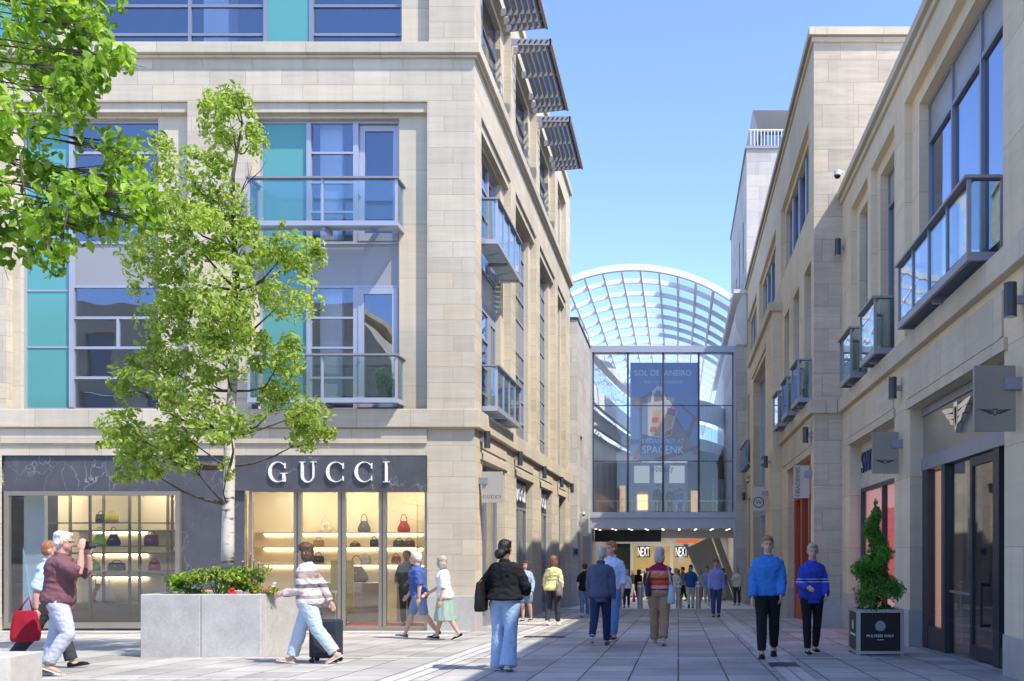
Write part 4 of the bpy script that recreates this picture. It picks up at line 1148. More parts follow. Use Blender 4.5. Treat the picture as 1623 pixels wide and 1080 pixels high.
mb = MB(); mb.box(xat(982, 58), xat(991, 58), 58, 58.3, zP(813), zat(770, 58)); mb.box(xat(1095, 58), xat(1106, 58), 58, 58.3, zP(813), zat(778, 58)); mb.build_each('display_totem', plain('amber_display_totem', (.5, .36, .14), .5, 0, .3, 3, emit=(1, .6, .25), estr=.15), SM)
mb = MB(); mb.box(-9, 7, 84, 84.4, -3.2, 10.5); mb.build('end_wall', M['offwhite'], SM)
# handrail of the upper floor
mb = MB(); mb.box(xP(941), xP(1161), YP + .9, YP + .95, zP(793) - .008, zP(793) + .014)
x = xP(945)
while x < xP(1160): mb.box(x, x + .016, YP + .91, YP + .93, zP(815), zP(793) - .008); x += 1.0
h = mb.build('handrail', M['steel'], SM)
# street level of the mall
yn = 62.0
xn = lambda px: xat(px, yn); zn = lambda py: zat(py, yn)
FN = FR((0, yn, 0), (1, 0, 0), (0, -1, 0))
ZMF = gz(yn)
mb = MB(); facade(mb, FN, -6, 5, ZMF - .5, zP(838) + .02, [(xn(1004), xn(1062), ZMF - .4, zn(866), .3), (xn(1067), xn(1110), ZMF - .4, zn(866), .3), (xn(962), xn(999), ZMF - .4, zn(862), .3)]); mb.build('shop_wall', M['offwhite'], SM)
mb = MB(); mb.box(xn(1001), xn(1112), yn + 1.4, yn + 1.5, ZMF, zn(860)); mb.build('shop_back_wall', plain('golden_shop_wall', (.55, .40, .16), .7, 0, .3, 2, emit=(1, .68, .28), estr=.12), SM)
mb = MB(); mb.box(xn(958), xn(1001), yn + .8, yn + .9, ZMF, zn(860)); mb.build('shop_back_wall', plain('dark_green_shop', (.03, .055, .05), .6, 0, .5, 3), SM)
mb = MB()
for i in range(16):
    x = xn(1006 + 6.3 * i); h_ = .5 + .5 * ((i * 37) % 10) / 10
    mb.box(x - .11, x + .11, yn + .7 + .1 * (i % 3), yn + 1.0 + .1 * (i % 3), ZMF + .3, ZMF + .9 + h_)
mb.build('clothes_rail', plain('mixed_clothing', (.06, .055, .06), .8, 0, .9, 2.2), SM)
mb = MB(); mb.box(-4.55, xat(1048, 51.5), 51.5, 51.8, zat(859, 51.5), zP(838) + .01); mb.build('bulkhead', M['dark'], SM)
mb = MB(); mb.box(xat(1048, 51.5), 3.15, 51.5, 51.8, zat(853, 51.5), zP(838) + .01); mb.build('bulkhead', M['offwhite'], SM)
mb = MB(); mb.box(-4.0, 2.8, 53.0, 60.5, zP(838) - .03, zP(838) + .01); mb.build('unseen_fill_panel', glow('fill_panel_glow', (1.0, .92, .80), .8), SM)  # added fill light, kept out of view behind the bulkhead
mb = MB(); mb.box(xat(1072, 55), xat(1121, 55), 55, 55.3, zat(861, 55), zat(855.5, 55)); mb.build('light_strip', glow('orange_light', (1.0, .22, .07), .25), SM)
# escalator
es = MB(); ye = 53.0
P = lambda px, py, y=ye: at(px, py, y)
es.prism([P(1128, 846), P(1138, 846), P(1170, 930), P(1170, 955), P(1166, 955)], (0, .3, 0))
es.prism([P(1088, 869), P(1126, 850), P(1163, 950), P(1128, 950)], (0, 2.0, 0))
es.prism([P(1083, 862, 52.9), P(1089, 862, 52.9), P(1132, 950, 52.9), P(1124, 950, 52.9)], (0, .09, 0))
es.build('escalator', plain('pale_grey_cladding', (.42, .41, .38), .5, 0, .06, 2), SM)
mb = MB(); mb.box(xat(1095, 60), xat(1150, 60), 60, 60.2, gz(60), gz(60) + 2.6); mb.build('stair_wall', M['spandrel'], SM)
mb = MB(); mb.box(-9, -4.6, YP, 75, GB - 1, zP(838)); mb.box(3.2, 9, YP + .41, 75, GB - 1, zP(838)); mb.build_each('side_wall', M['spandrel'], SM)
mb = MB(); mb.box(3.1, 3.3, YP + .5, 75, zP(815), 11.3); mb.box(-9.2, -8.9, 47.2, 75, -1.4, 8); mb.build_each('side_wall', M['offwhite'], SM)

# ================================================================ building across the square (behind the camera, mirrored in the windows)
OB = thing('opposite_building', 'long stone building across the square, mirrored in the office windows', 'building')
mb = MB(); YO = -18.0
FO = FR((0, YO, 0), (1, 0, 0), (0, 1, 0))
ops = [(-60 + 4.2 * i, -58.2 + 4.2 * i, 4.5 + 4 * j, 7.4 + 4 * j, .3) for i in range(9) for j in range(3)] + [(-17.6, -16, 5, 8, .3), (-15, -13.6, 5, 8, .3)]
facade(mb, FO, -62, -21.0, 0, 17, [o for o in ops if o[1] < -21])
facade(mb, FO, -18.6, -12, 0, 11.6, [o for o in ops if o[0] > -18.5])
mb.prism([(-21, YO, 0), (-18.6, YO, 0), (-18.6, YO, 13.4), (-21, YO, 16.4)], (0, -12, 0))
mb.prism([(-62, YO - 12, 17), (-21, YO - 12, 17), (-21, YO, 17), (-62, YO, 17)], (0, 0, .3))
mb.prism([(-18.6, YO - 12, 11.6), (-12, YO - 12, 11.6), (-12, YO, 11.6), (-18.6, YO, 11.6)], (0, 0, .3))
mb.quad((-12, YO, 0), (-12, YO - 12, 0), (-12, YO - 12, 11.6), (-12, YO, 11.6))
mb.build('wall', M['stone_right'], OB)
mb = MB()
for o in ops: mb.fbox(FO, o[0] + .05, o[1] - .05, o[2] + .05, o[3] - .05, .2, .25)
mb.build('window', M['spandrel'], OB)
# ================================================================ lettering
def glyph(ch):
    "old-style serif capitals as outlines in a unit box"
    def arc(cx, cy, rx, ry, a0, a1, n=28):
        return [(cx + rx * math.cos(R(a0 + (a1 - a0) * i / n)), cy + ry * math.sin(R(a0 + (a1 - a0) * i / n))) for i in range(n + 1)]
    rect = lambda a, b, c, d: [(a, c), (b, c), (b, d), (a, d)]
    if ch in 'CG':
        o = arc(.48, .5, .48, .5, 42, 318); i = arc(.53, .5, .385, .462, 318, 42)
        out = [('ring', o, i[::-1])]
        if ch == 'C': out += [rect(.845, .885, .66, .93), rect(.845, .88, .08, .30)]
        else: out += [rect(.845, .885, .68, .93), rect(.74, .89, .03, .42), rect(.62, .98, .42, .45)]
        return out
    if ch == 'U':
        o = arc(.47, .33, .38, .35, 180, 360); i = arc(.50, .33, .27, .29, 180, 360)
        return [('ring', o, i), rect(.09, .23, .33, .97), rect(.77, .85, .33, .97), rect(0, .33, .97, 1.0), rect(.64, .98, .97, 1.0)]
    if ch == 'I':
        return [rect(.32, .68, .03, .97), rect(0, 1, 0, .03), rect(0, 1, .97, 1.0)]
def letter(ch, P, w, h, depth, mat, parent):
    "P(u,v) -> point on the sign face; depth vector out of it"
    mb = MB()
    for s in glyph(ch):
        if s[0] == 'ring':
            o, i = s[1], s[2]
            for k in range(len(o) - 1):
                mb.prism([P(x * w, y * h) for x, y in (o[k], o[k + 1], i[k + 1], i[k])], depth)
        else: mb.prism([P(x * w, y * h) for x, y in s], depth)
    return mb.build('letter', mat, parent, weld=True)
def text(s, org, right, up, width, height, mat, parent, name='lettering', depth=0.006, spacing=1.0, normal=None):
    "flat sans letters fitted into width x height, lower left corner at org"
    cu = bpy.data.curves.new('text', 'FONT'); cu.body = s; cu.extrude = 0.0; cu.space_character = spacing; cu.resolution_u = 3
    ob = bpy.data.objects.new('text', cu); COL.objects.link(ob)
    me = bpy.data.meshes.new_from_object(ob.evaluated_get(bpy.context.evaluated_depsgraph_get()))
    bpy.data.objects.remove(ob); bpy.data.curves.remove(cu)
    xs_ = [v.co.x for v in me.vertices]; ys_ = [v.co.y for v in me.vertices]
    x0, x1, y0, y1 = min(xs_), max(xs_), min(ys_), max(ys_)
    org = Vector(org); right = Vector(right); up = Vector(up); n = Vector(normal) if normal else right.cross(up)
    bm = bmesh.new(); bm.from_mesh(me)
    for v in bm.verts: v.co = org + right * ((v.co.x - x0) / (x1 - x0) * width) + up * ((v.co.y - y0) / (y1 - y0) * height)
    r = bmesh.ops.extrude_face_region(bm, geom=bm.faces[:])
    for v in r['geom']:
        if isinstance(v, bmesh.types.BMVert): v.co += n * depth
    bm.to_mesh(me); bm.free()
    me.materials.clear(); me.materials.append(mat); me.name = name
    o = bpy.data.objects.new(name, me); COL.objects.link(o)
    if parent: o.parent = parent
    return o
def wings(P, w, h, depth, mat, parent, name='emblem'):
    mb = MB()
    sh = [(-.12, .95), (.12, .95), (.14, .55), (.07, .2), (0, 0), (-.07, .2), (-.14, .55)]
    inn = [(x * .62, .52 + (y - .52) * .66) for x, y in sh]
    n = len(sh)
    for k in range(n): mb.prism([P(x * w / 2, y * h) for x, y in (sh[k], sh[(k + 1) % n], inn[(k + 1) % n], inn[k])], depth)
    for s in (-1, 1):
        for k in range(3):
            z = .80 - k * .2; L = 1.0 - k * .27; t = .13
            q = [(.17 - .02 * k, z), (.17 - .02 * k, z - t), (L * .75, z - t + .05), (L, z + .10), (L * .7, z + .09)]
            mb.prism([P(s * x * w / 2, y * h) for x, y in q], depth)
    return mb.build(name, mat, parent)

sg = thing('shop_sign', 'large white serif GUCCI letters on the dark marble fascia', 'shop sign', (uF(523), YF - .05, zF(765)))
for ch, a, b in (('G', 428, 458), ('U', 477, 504), ('C', 519, 550), ('C', 564, 595), ('I', 609, 619)):
    x0 = uF(a) - uF(523)
    letter(ch, lambda u, v, x0=x0: Vector((x0 + u, -.0035, v)), (b - a) / 69, .47, (0, -.05, 0), M['letter_white'], sg)
for i, (a, b) in enumerate(GO[1:3]):
    s2 = thing('shop_sign', ['white GUCCI letters over the street-side shop window nearer the corner', 'white GUCCI letters over the street-side shop window farther down the street'][i], 'shop sign', (XL - .2, a + .35, 2.68))
    L = (b - a - .7); x = 0
    for ch, wd in zip('GUCCI', (.2, .18, .2, .2, .08)):
        letter(ch, lambda u, v, x=x: Vector((.003, x + u, v)), wd * L * .95, .52, (.05, 0, 0), M['letter_white'], s2); x += (wd + .032) * L

def blade(name, label, x_wall, y, x_out, z0, z1, mat, side, cat='hanging sign', thick=.05):
    "panel standing out from a wall, facing along the street, held by a square bracket"
    t = thing(name, label, cat, (x_wall, y, (z0 + z1) / 2))
    zc = (z0 + z1) / 2; a, b = sorted((x_wall - side * .06, x_out))
    mb = MB(); mb.box(a - x_wall, b - x_wall, -thick / 2, thick / 2, z0 - zc, z1 - zc); mb.build('panel', mat, t, bevel=.004)
    mb = MB(); q = sorted((0.0, -side * .2)); zz = z1 - zc - .22
    mb.box(q[0], q[1], -thick / 2 - .045, thick / 2 + .045, zz - .075, zz + .075); mb.build('bracket', M['frame'], t, bevel=.004)
    return t
# side = +1: wall to the right of the panel; -1: wall to its left
t = blade('hanging_sign', 'taupe hanging sign with dark winged emblem beside the showroom door', X1, 11.35, X1 - .56, zat(684, 11.35), zat(580, 11.35), M['taupe'], 1)
wings(lambda u, v: Vector((-.31 + u, -.0265, -.22 + v)), .42, .10, (0, -.004, 0), M['letter_dark'], t)
t = blade('hanging_sign', 'taupe hanging sign with dark winged emblem above the spiral topiary', X1, 17.35, X1 - .55, zat(751, 17.35), zat(685, 17.35), M['taupe'], 1)
wings(lambda u, v: Vector((-.31 + u, -.0265, -.22 + v)), .42, .10, (0, -.004, 0), M['letter_dark'], t)
t = blade('hanging_sign', 'pale hanging sign with vertical SWAROVSKI lettering by the red shopfront', X2, 24.05, X2 - .46, zat(790, 24.05), zat(738, 24.05), M['taupe_pale'], 1)
text('SWAROVSKI', (-.42, -.026, .38), (0, 0, -1), (1, 0, 0), .74, .12, M['letter_dark'], t, normal=(0, -1, 0))
t = blade('hanging_sign', 'pale hanging sign with a black circled W on the stone portal', PX, 32.6, PX - .56, zat(810, 32.6), zat(772, 32.6), M['taupe_pale'], 1)
mb = MB()
for k in range(28):
    a, b = 2 * PI * k / 28, 2 * PI * (k + 1) / 28
    c = Vector((-.32, -.0255, -.12))
    q = lambda r, an: c + Vector((math.cos(an) * r, 0, math.sin(an) * r))
    mb.prism([q(.16, a), q(.16, b), q(.19, b), q(.19, a)], (0, -.005, 0))
mb.build('ring', M['black'], t, weld=True)
text('W', (-.43, -.026, -.19), (1, 0, 0), (0, 0, 1), .22, .14, M['black'], t)
t = blade('hanging_sign', 'champagne hanging sign reading GUCCI on the corner of the office building', XL, 22.25, XL + .56, zat(797, 22.25), zat(748, 22.25), M['taupe_pale'], -1)
x = .09
for ch, wd in zip('GUCCI', (.095, .085, .095, .095, .03)):
    letter(ch, lambda u, v, x=x: Vector((x + u, -.0255, -.26 + v)), wd * .82, .075, (0, -.005, 0), M['letter_dark'], t); x += wd + .008
blade('hanging_sign', 'small plain champagne hanging sign at the mall flank wall', -4.37, 41.6, -4.37 + .42, zat(850, 41.6), zat(822, 41.6), M['taupe_pale'], -1)
# winged emblem and crystal shop name on their fascias
e = thing('shop_sign', 'silver winged emblem fixed to the taupe showroom fascia', 'shop sign', (X1 + .24, 14.5, 3.0))
wings(lambda u, v: Vector((-.004, -u, v)), 1.55, .50, (-.09, 0, 0), M['chrome'], e)
e = thing('shop_sign', 'dark blue SWAROVSKI letters on the sparkling pale fascia', 'shop sign', (X1 + .255, 22.35, 3.0))
text('SWAROVSKI', (-.003, 0, 0), (0, -1, 0), (0, 0, 1), 4.1, .48, plain('navy_lettering', (.03, .05, .16), .4), e, depth=.04, normal=(-1, 0, 0))

# NEXT signs, red sign on the upper shop, hung in the mall
for px, lab in ((1011, 'white NEXT letters over the left half of the golden clothes shop'), (1071, 'white NEXT letters beside the escalator')):
    n_ = thing('shop_sign', lab, 'shop sign', (xn(px), yn - .1, zn(882)))
    mb = MB(); mb.box(-.05, .80, .0, .04, -.06, .66); mb.build('panel', M['black'], n_)
    text('NEXT', (0, -.002, 0), (1, 0, 0), (0, 0, 1), .76, .60, glow('lit_white_letters', (1, .98, .92), .55), n_, depth=.02)
n_ = thing('shop_sign', 'dark red k-beauty lettering on the upper mall shopfront', 'shop sign', (xb(1031), yb3 - .1, zb3(752)))
text('k-beauty', (0, 0, 0), (1, 0, 0), (0, 0, 1), 1.5, .62, plain('dark_red_lettering', (.25, .03, .06), .5), n_, depth=.03)
n_ = thing('poster', 'small pale blue poster hanging beside the NEXT sign', 'poster', (xn(1079.5), yn - .3, zn(893)))
mb = MB(); mb.box(-.16, .16, 0, .02, 0, .45); mb.build('panel', plain('pale_blue_poster', (.5, .55, .75), .5, 0, .25, 6), n_)

def sheer(name, col):
    "printed cloth that lets daylight through from behind"
    m = plain(name, col, .7, 0, .10, .5); t = m.node_tree; b = t.nodes['Principled BSDF']; o = t.nodes['Material Output']
    tl = N(t, 'ShaderNodeBsdfTranslucent'); tl.inputs[0].default_value = (*col, 1); mx = N(t, 'ShaderNodeMixShader'); mx.inputs[0].default_value = .6
    t.links.new(b.outputs[0], mx.inputs[1]); t.links.new(tl.outputs[0], mx.inputs[2]); t.links.new(mx.outputs[0], o.inputs[0])
    return m
# ---------------------------------------------------------------- advertising banner behind the glass screen
yB = YP + .75
bx = lambda px: xat(px, yB); bz = lambda py: zat(py, yB)
ban = thing('banner', 'tall blue advertising banner with beach bag and deck chair hanging behind the glass screen', 'banner', (bx(1053), yB, bz(730)))
BX, BZ = bx(1053), bz(730)
q = lambda px, py, d=0.0: Vector((bx(px) - BX, -d, bz(py) - BZ))
mb = MB(); mb.prism([q(999, 731), q(1107, 731), q(1107, 575), q(999, 575)], (0, .03, 0)); mb.build('panel', sheer('sky_blue_print', (.33, .45, .70)), ban)
def art(name, col, polys, d):
    mb = MB()
    for p in polys: mb.prism([q(x, y, d) for x, y in p], (0, -.003, 0))
    mb.build(name, sheer('print_' + name, [min(1, c * 1.3 + .05) for c in col]), ban)
L_ = lambda x0, y0, x1, y1, w: [(x0 - w, y0), (x0 + w, y0), (x1 + w, y1), (x1 - w, y1)]
art('printed_sand', (.50, .45, .42), [[(999, 731), (1107, 731), (1107, 722), (1060, 718), (999, 724)]], .004)
art('printed_chair', (.36, .20, .12), [L_(1024, 690, 1006, 728, 3), L_(1076, 640, 1104, 664, 3), L_(1102, 662, 1078, 722, 3.5), L_(1066, 655, 1104, 722, 3), [(1001, 634), (1034, 622), (1034, 630), (1003, 640)], [(1035, 728), (1104, 706), (1106, 712), (1045, 731)]], .008)
art('printed_canvas', (.40, .28, .24), [[(1003, 640), (1040, 622), (1070, 632), (1068, 645), (1020, 655)], [(1052, 690), (1072, 668), (1100, 708), (1080, 714)]], .012)
art('printed_bag', (.72, .68, .64), [[(1018, 640), (1060, 634), (1073, 652), (1064, 690), (1050, 696), (1017, 688)]], .016)
art('printed_bag_handle', (.75, .72, .70), [[(1031, 640), (1034, 620), (1042, 612), (1050, 614), (1057, 636), (1053, 638), (1047, 620), (1041, 619), (1037, 626), (1036, 640)]], .020)
art('printed_bag_yellow', (.72, .52, .16), [[(1036, 652), (1048, 650), (1046, 692), (1032, 690)], [(1055, 655), (1068, 660), (1060, 684), (1054, 680)]], .020)
art('printed_bag_red', (.60, .13, .09), [[(1034, 662), (1044, 662), (1043, 670), (1033, 670)], [(1031, 677), (1041, 677), (1040, 685), (1030, 685)], [(1058, 646), (1072, 650), (1070, 660), (1057, 656)], [(1056, 684), (1066, 680), (1062, 690), (1053, 692)]], .024)
def btext(s, x0, x1, y0, y1, sp=1.0):
    text(s, q(x0, y1, .028), (1, 0, 0), (0, 0, 1), bx(x1) - bx(x0), bz(y0) - bz(y1), M['letter_white'], ban, depth=.004, spacing=sp)
btext('SOL DE JANEIRO', 1006, 1096, 587, 599)
btext('THE SOL TOTE  -  YOUR ESSENTIALS SET', 1020, 1082, 604, 608)
btext('EXCLUSIVELY AT', 1018, 1084, 696, 702, 1.15)
btext('SPACENK', 1018, 1084, 707, 719)

# ================================================================ wall lamps, cameras, intercom, bollards
def wall_lamp(label, p, n, group='cylindrical wall lamps'):
    "up-and-down cylinder lamp; p on the wall, n out of it"
    t = thing('wall_lamp', label, 'wall lamp', p, 0, group); n = Vector(n)
    mb = MB(); c = n * .17; mb.tube([c + Vector((0, 0, -.20)), c + Vector((0, 0, .20))], .075, 16); mb.build('lamp_body', M['frame_dark'], t)
    mb = MB(); mb.tube([c + Vector((0, 0, -.192)), c + Vector((0, 0, -.206))], .06, 16); mb.build('lens', M['offwhite'], t)
    mb = MB(); mb.bar(Vector((0, 0, 0)) + n * .0, n * .12, .08, .09); mb.build('bracket', M['frame'], t)
for y, w_ in ((22.35, 'at the corner pier above the hanging GUCCI sign'), (27.0, 'on the second pier from the corner of the office building'), (31.9, 'on the third pier from the corner of the office building'), (36.6, 'on the fourth pier from the corner of the office building'), (40.2, 'on the farthest pier of the office building')):
    wall_lamp('dark cylindrical wall lamp ' + w_, (XL, y, 3.80), (1, 0, 0))
for x, y, z, w_ in ((X1, 11.2, 4.17, 'nearest the camera, high beside the hanging winged sign'), (X1, 17.35, 4.17, 'on the pier above the smaller hanging winged sign'), (X2, 23.95, 4.1, 'above the vertical SWAROVSKI sign'), (PX, 31.6, 4.12, 'above the circled W sign'), (X2, 41.1, 4.05, 'beyond the stone portal'), (X2, 46.6, 3.8, 'at the far end beside the mall entrance')):
    wall_lamp('dark cylindrical wall lamp ' + w_, (x, y, z), (-1, 0, 0))
wall_lamp('dark cylindrical wall lamp high up where low and tall blocks meet', (X1, 23.3, 8.65), (-1, 0, 0))
def dome_cam(label, p, n):
    t = thing('security_camera', label, 'security camera', p); n = Vector(n)
    mb = MB(); mb.bar((0, 0, .08), n * .16 + Vector((0, 0, .08)), .05, .05); mb.tube([n * .16 + Vector((0, 0, .0)), n * .16 + Vector((0, 0, .11))], .085, 12); mb.build('mount', M['offwhite'], t)
    mb = MB(); mb.ell(n * .16, .08, 12); mb.build('dome', M['black'], t, smooth=True)
dome_cam('small dome security camera on the mall flank wall', (-4.37, 42.0, 2.75), (1, 0, 0))
dome_cam('black dome security camera beyond the small balconies at the far right', (X2, 44.0, 4.35), (-1, 0, 0))
dome_cam('dome security camera at the roof edge of the low block', (X1 - .14, 22.6, Z1T + .02), (-1, 0, 0))
t = thing('intercom', 'dark square intercom panel on the mall flank wall', 'intercom', (-4.4, 40.95, zat(875, 40.95)))
mb = MB(); mb.box(-.17, .13, -.04, -.001, -.2, .2); mb.build('housing', M['frame'], t, bevel=.01)
mb = MB(); mb.box(-.11, .07, -.046, -.041, -.12, .12); mb.build('keypad', M['dark'], t)
BO = None
for px, y in ((1075.5, 37.4), (1107, 37.4), (1014.5, 37.4), (981.5, 37.4)):
    x = xat(px, y)
    lab = {1075: 'steel bollard in the middle of the street before the mall', 1107: 'rightmost steel bollard before the mall', 1014: 'steel bollard left of the woman in the striped top', 981: 'leftmost steel bollard behind the man in the blazer'}[int(px)]
    if BO is None:
        BO = thing('bollard', lab, 'bollard', (x, y, gz(y)), 0, 'steel bollards before the mall')
        mb = MB(); mb.tube([(0, 0, -.05), (0, 0, 1.04), (0, 0, 1.06)], [.105, .105, .09], 20); mb.build('post', M['steel'], BO)
        mb = MB(); mb.tube([(0, 0, .86), (0, 0, .93)], .1075, 20); mb.build('band', M['letter_white'], BO)
    else:
        c = copy_tree(BO); c.location = (x, y, gz(y)); c['label'] = lab
t = thing('floor_drain', 'dark slotted drain grate set in the pale paving line', 'drain', (-2.75, 19.48, gz(19.48) + .012))
mb = MB()
mb.box(-.42, .42, -.085, -.065, 0, .008); mb.box(-.42, .42, .065, .085, 0, .008)
for i in range(15): mb.box(-.42 + i * .058, -.42 + i * .058 + .022, -.065, .065, 0, .007)
mb.build('grate', M['dark'], t)
mb = MB(); mb.box(-.42, .42, -.064, .064, -.006, 0.001); mb.build('gutter', M['black'], t)
t = thing('manhole_cover', 'round-edged metal access cover in the pale right-hand paving band', 'access cover', (1.47, 13.2, gz(13.2) + .014))
mb = MB(); mb.box(-.2, .2, -.25, .25, -.004, .004); mb.build('lid', M['dark'], t, bevel=.003)

# ================================================================ planters
def planter(name, label, x0, x1, y0, y1, h, slabs, mat):
    t = thing(name, label, 'planter', ((x0 + x1) / 2, (y0 + y1) / 2, gz((y0 + y1) / 2)))
    ox, oy, oz = t.location
    zt = gz(y0) + h - oz; zb_ = -.4
    n = slabs; wd = (x1 - x0) / n; th = .14
    for i in range(n):
        mb = MB(); mb.box(x0 - ox + i * wd + .004, x0 - ox + (i + 1) * wd - .004, y0 - oy, y0 - oy + th, zb_, zt); mb.build('front_slab', mat, t, bevel=.012)
        mb = MB(); mb.box(x0 - ox + i * wd + .004, x0 - ox + (i + 1) * wd - .004, y1 - oy - th, y1 - oy, zb_, zt); mb.build('back_slab', mat, t, bevel=.012)
    for a in (x0 - ox, x1 - ox - th):
        mb = MB(); mb.box(a, a + th, y0 - oy + th + .006, y1 - oy - th - .006, zb_, zt); mb.build('side_slab', mat, t, bevel=.012)
    mb = MB(); mb.box(x0 - ox + th, x1 - ox - th, y0 - oy + th, y1 - oy - th, zb_, zt - .08); mb.build('soil', plain('dark_soil', (.035, .025, .018), .95, 0, .5, 20, .4), t)
    return t
planter('stone_planter', 'large grey granite planter holding the young tree and red flowers', -8.28, -6.42, 14.56, 16.1, .97, 2, M['granite'])
PL = thing('stone_planter', 'low pale granite planter edge at the bottom left corner', 'planter', (-8.12, 9.6, gz(9.6)))
mb = MB()
zt = .40
pts = [(1.17, .25), (1.17, .75), (-3, .75), (-3, -1.4), (-.6, -1.4)]
mb.prism([(x, y, -.3) for x, y in pts], (0, 0, zt + .3)); mb.build('kerb', M['granite2'], PL, recalc=True, bevel=.012)
BP = thing('box_planter', 'square planter with black panels reading MULTREES WALK', 'planter', (3.19, 15.3, gz(15.3)))
bw, bh = .345, .735
mb = MB()
for sx_ in (-1, 1):
    for sy_ in (-1, 1): mb.box(sx_ * bw - .03, sx_ * bw + .03, sy_ * bw - .03, sy_ * bw + .03, -.02, bh)
for s_ in (-1, 1):
    for z0, z1 in ((0.03, .08), (bh - .05, bh - .001)):
        mb.box(-bw + .03, bw - .03, s_ * bw - .028, s_ * bw + .028, z0, z1); mb.box(s_ * bw - .028, s_ * bw + .028, -bw + .03, bw - .03, z0, z1)
mb.build('frame', M['steel'], BP)
for s_, nm in ((-1, 'front_panel'), (1, 'back_panel')):
    mb = MB(); mb.box(-bw + .03, bw - .03, s_ * bw - .02, s_ * bw + .02, .08, bh - .05); mb.build(nm, M['black'], BP)
for s_ in (-1, 1):
    mb = MB(); mb.box(s_ * bw - .02, s_ * bw + .02, -bw + .03, bw - .03, .08, bh - .05); mb.build('side_panel', M['black'], BP)
mb = MB(); mb.box(-bw + .03, bw - .03, -bw + .03, bw - .03, .3, bh - .06); mb.build('soil', plain('planter_soil', (.04, .03, .02), .95, 0, .5, 20), BP)
def emblem(c, right, nrm):
    mb = MB(); c = Vector(c); right = Vector(right); up = Vector((0, 0, 1)); nrm = Vector(nrm)
    for k in range(1, 90):
        r = .082 * math.sqrt(k / 90); a = k * 2.39996
        p = c + right * (r * math.cos(a)) + up * (r * math.sin(a)); e = .0062
        mb.prism([p - right * e, p - up * e, p + right * e, p + up * e], nrm * .003)
    return mb.build('emblem', M['letter_white'], BP)
emblem((0, -bw - .021, .475), (1, 0, 0), (0, -1, 0))
text('MULTREES WALK', (-.215, -bw - .021, .30), (1, 0, 0), (0, 0, 1), .43, .04, M['letter_white'], BP, depth=.003)
text('EDINBURGH', (-.05, -bw - .021, .25), (1, 0, 0), (0, 0, 1), .10, .014, M['letter_white'], BP, depth=.003)
emblem((-bw - .021, 0, .475), (0, -1, 0), (-1, 0, 0))
text('MULTREES WALK', (-bw - .021, .215, .30), (0, -1, 0), (0, 0, 1), .43, .04, M['letter_white'], BP, depth=.003)

# ================================================================ trees and plants
rng = random.Random(11)
def leaf_mesh(name, blobs, size, mat, parent, density=1.0, droop=0.3, narrow=.52, shell=2.0, up=.35, size_var=.35, loc=(0, 0, 0), gap=-.22):
    "many small folded leaves spread through uneven clumps; blobs: (centre, (rx,ry,rz), count)"
    vs = []; fs = []; tone = []
    O = Vector(loc)
    for c, r, n in blobs:
        c = Vector(c) - O; bt = rng.gauss(0, .16)
        for _ in range(int(n * density)):
            d = Vector((rng.gauss(0, 1), rng.gauss(0, 1), rng.gauss(0, 1))).normalized()
            rad = rng.random() ** (1 / shell)
            k = 1 + .28 * noise.noise(d * 2.2 + c * 3.1)
            p = c + Vector((d.x * r[0], d.y * r[1], d.z * r[2])) * rad * k
            if noise.noise(p * (0.55 / size * .1 + 2.2)) < gap: continue           # gaps
            s = size * (1 + rng.uniform(-size_var, size_var))
            nrm = (d * .7 + Vector((rng.gauss(0, .6), rng.gauss(0, .6), rng.gauss(0, .6))) + Vector((0, -.15, up))).normalized()
            ax = Vector((rng.gauss(0, 1), rng.gauss(0, 1), rng.gauss(0, 1) - droop * 2)); ax = (ax - nrm * ax.dot(nrm))
            if ax.length < 1e-3: continue
            ax.normalize(); sd = nrm.cross(ax) * (s * narrow * .5); fold = nrm * (s * .10)
            i = len(vs)
            b_ = p - ax * s * .5; tp = p + ax * s * .5 - nrm * s * .12
            vs += [b_, p - ax * s * .12 + sd + fold, p + ax * s * .2 + sd * .8 + fold, tp, p + ax * s * .2 - sd * .8 + fold, p - ax * s * .12 - sd + fold, p + ax * s * .1]
            fs += [(i, i + 1, i + 2, i + 6), (i + 6, i + 2, i + 3), (i, i + 6, i + 4, i + 5), (i + 6, i + 3, i + 4)]
            t_ = min(1, max(0, .5 + bt + rng.gauss(0, .22))); tone += [t_] * 7
    me = bpy.data.meshes.new(name); me.from_pydata([tuple(v) for v in vs], [], fs)
    a = me.attributes.new('tone', 'FLOAT', 'POINT'); a.data.foreach_set('value', tone)
    me.materials.append(mat); o = bpy.data.objects.new(name, me); COL.objects.link(o)
    if parent: o.parent = parent
    return o
def bark(name, c1, c2, sz=14):
    m, t, b = newmat(name); b.inputs['Roughness'].default_value = .85
    tc = N(t, 'ShaderNodeTexCoord'); mp = N(t, 'ShaderNodeMapping'); mp.inputs['Scale'].default_value = (4, 4, sz)
    t.links.new(tc.outputs['Object'], mp.inputs[0]); nz = N(t, 'ShaderNodeTexNoise'); nz.inputs['Scale'].default_value = 1.5; nz.inputs['Detail'].default_value = 6
    t.links.new(mp.outputs[0], nz.inputs['Vector']); rp = N(t, 'ShaderNodeValToRGB'); e = rp.color_ramp.elements
    e[0].position = .33; e[0].color = (*c1, 1); e[1].position = .45; e[1].color = (*c2, 1); t.links.new(nz.outputs[0], rp.inputs[0]); t.links.new(rp.outputs[0], b.inputs['Base Color'])
    bp = N(t, 'ShaderNodeBump'); bp.inputs['Strength'].default_value = .5; bp.inputs['Distance'].default_value = .01; t.links.new(nz.outputs[0], bp.inputs['Height']); t.links.new(bp.outputs[0], b.inputs['Normal'])
    return m
M['birch'] = bark('pale_birch_bark', (.10, .085, .07), (.56, .52, .46))
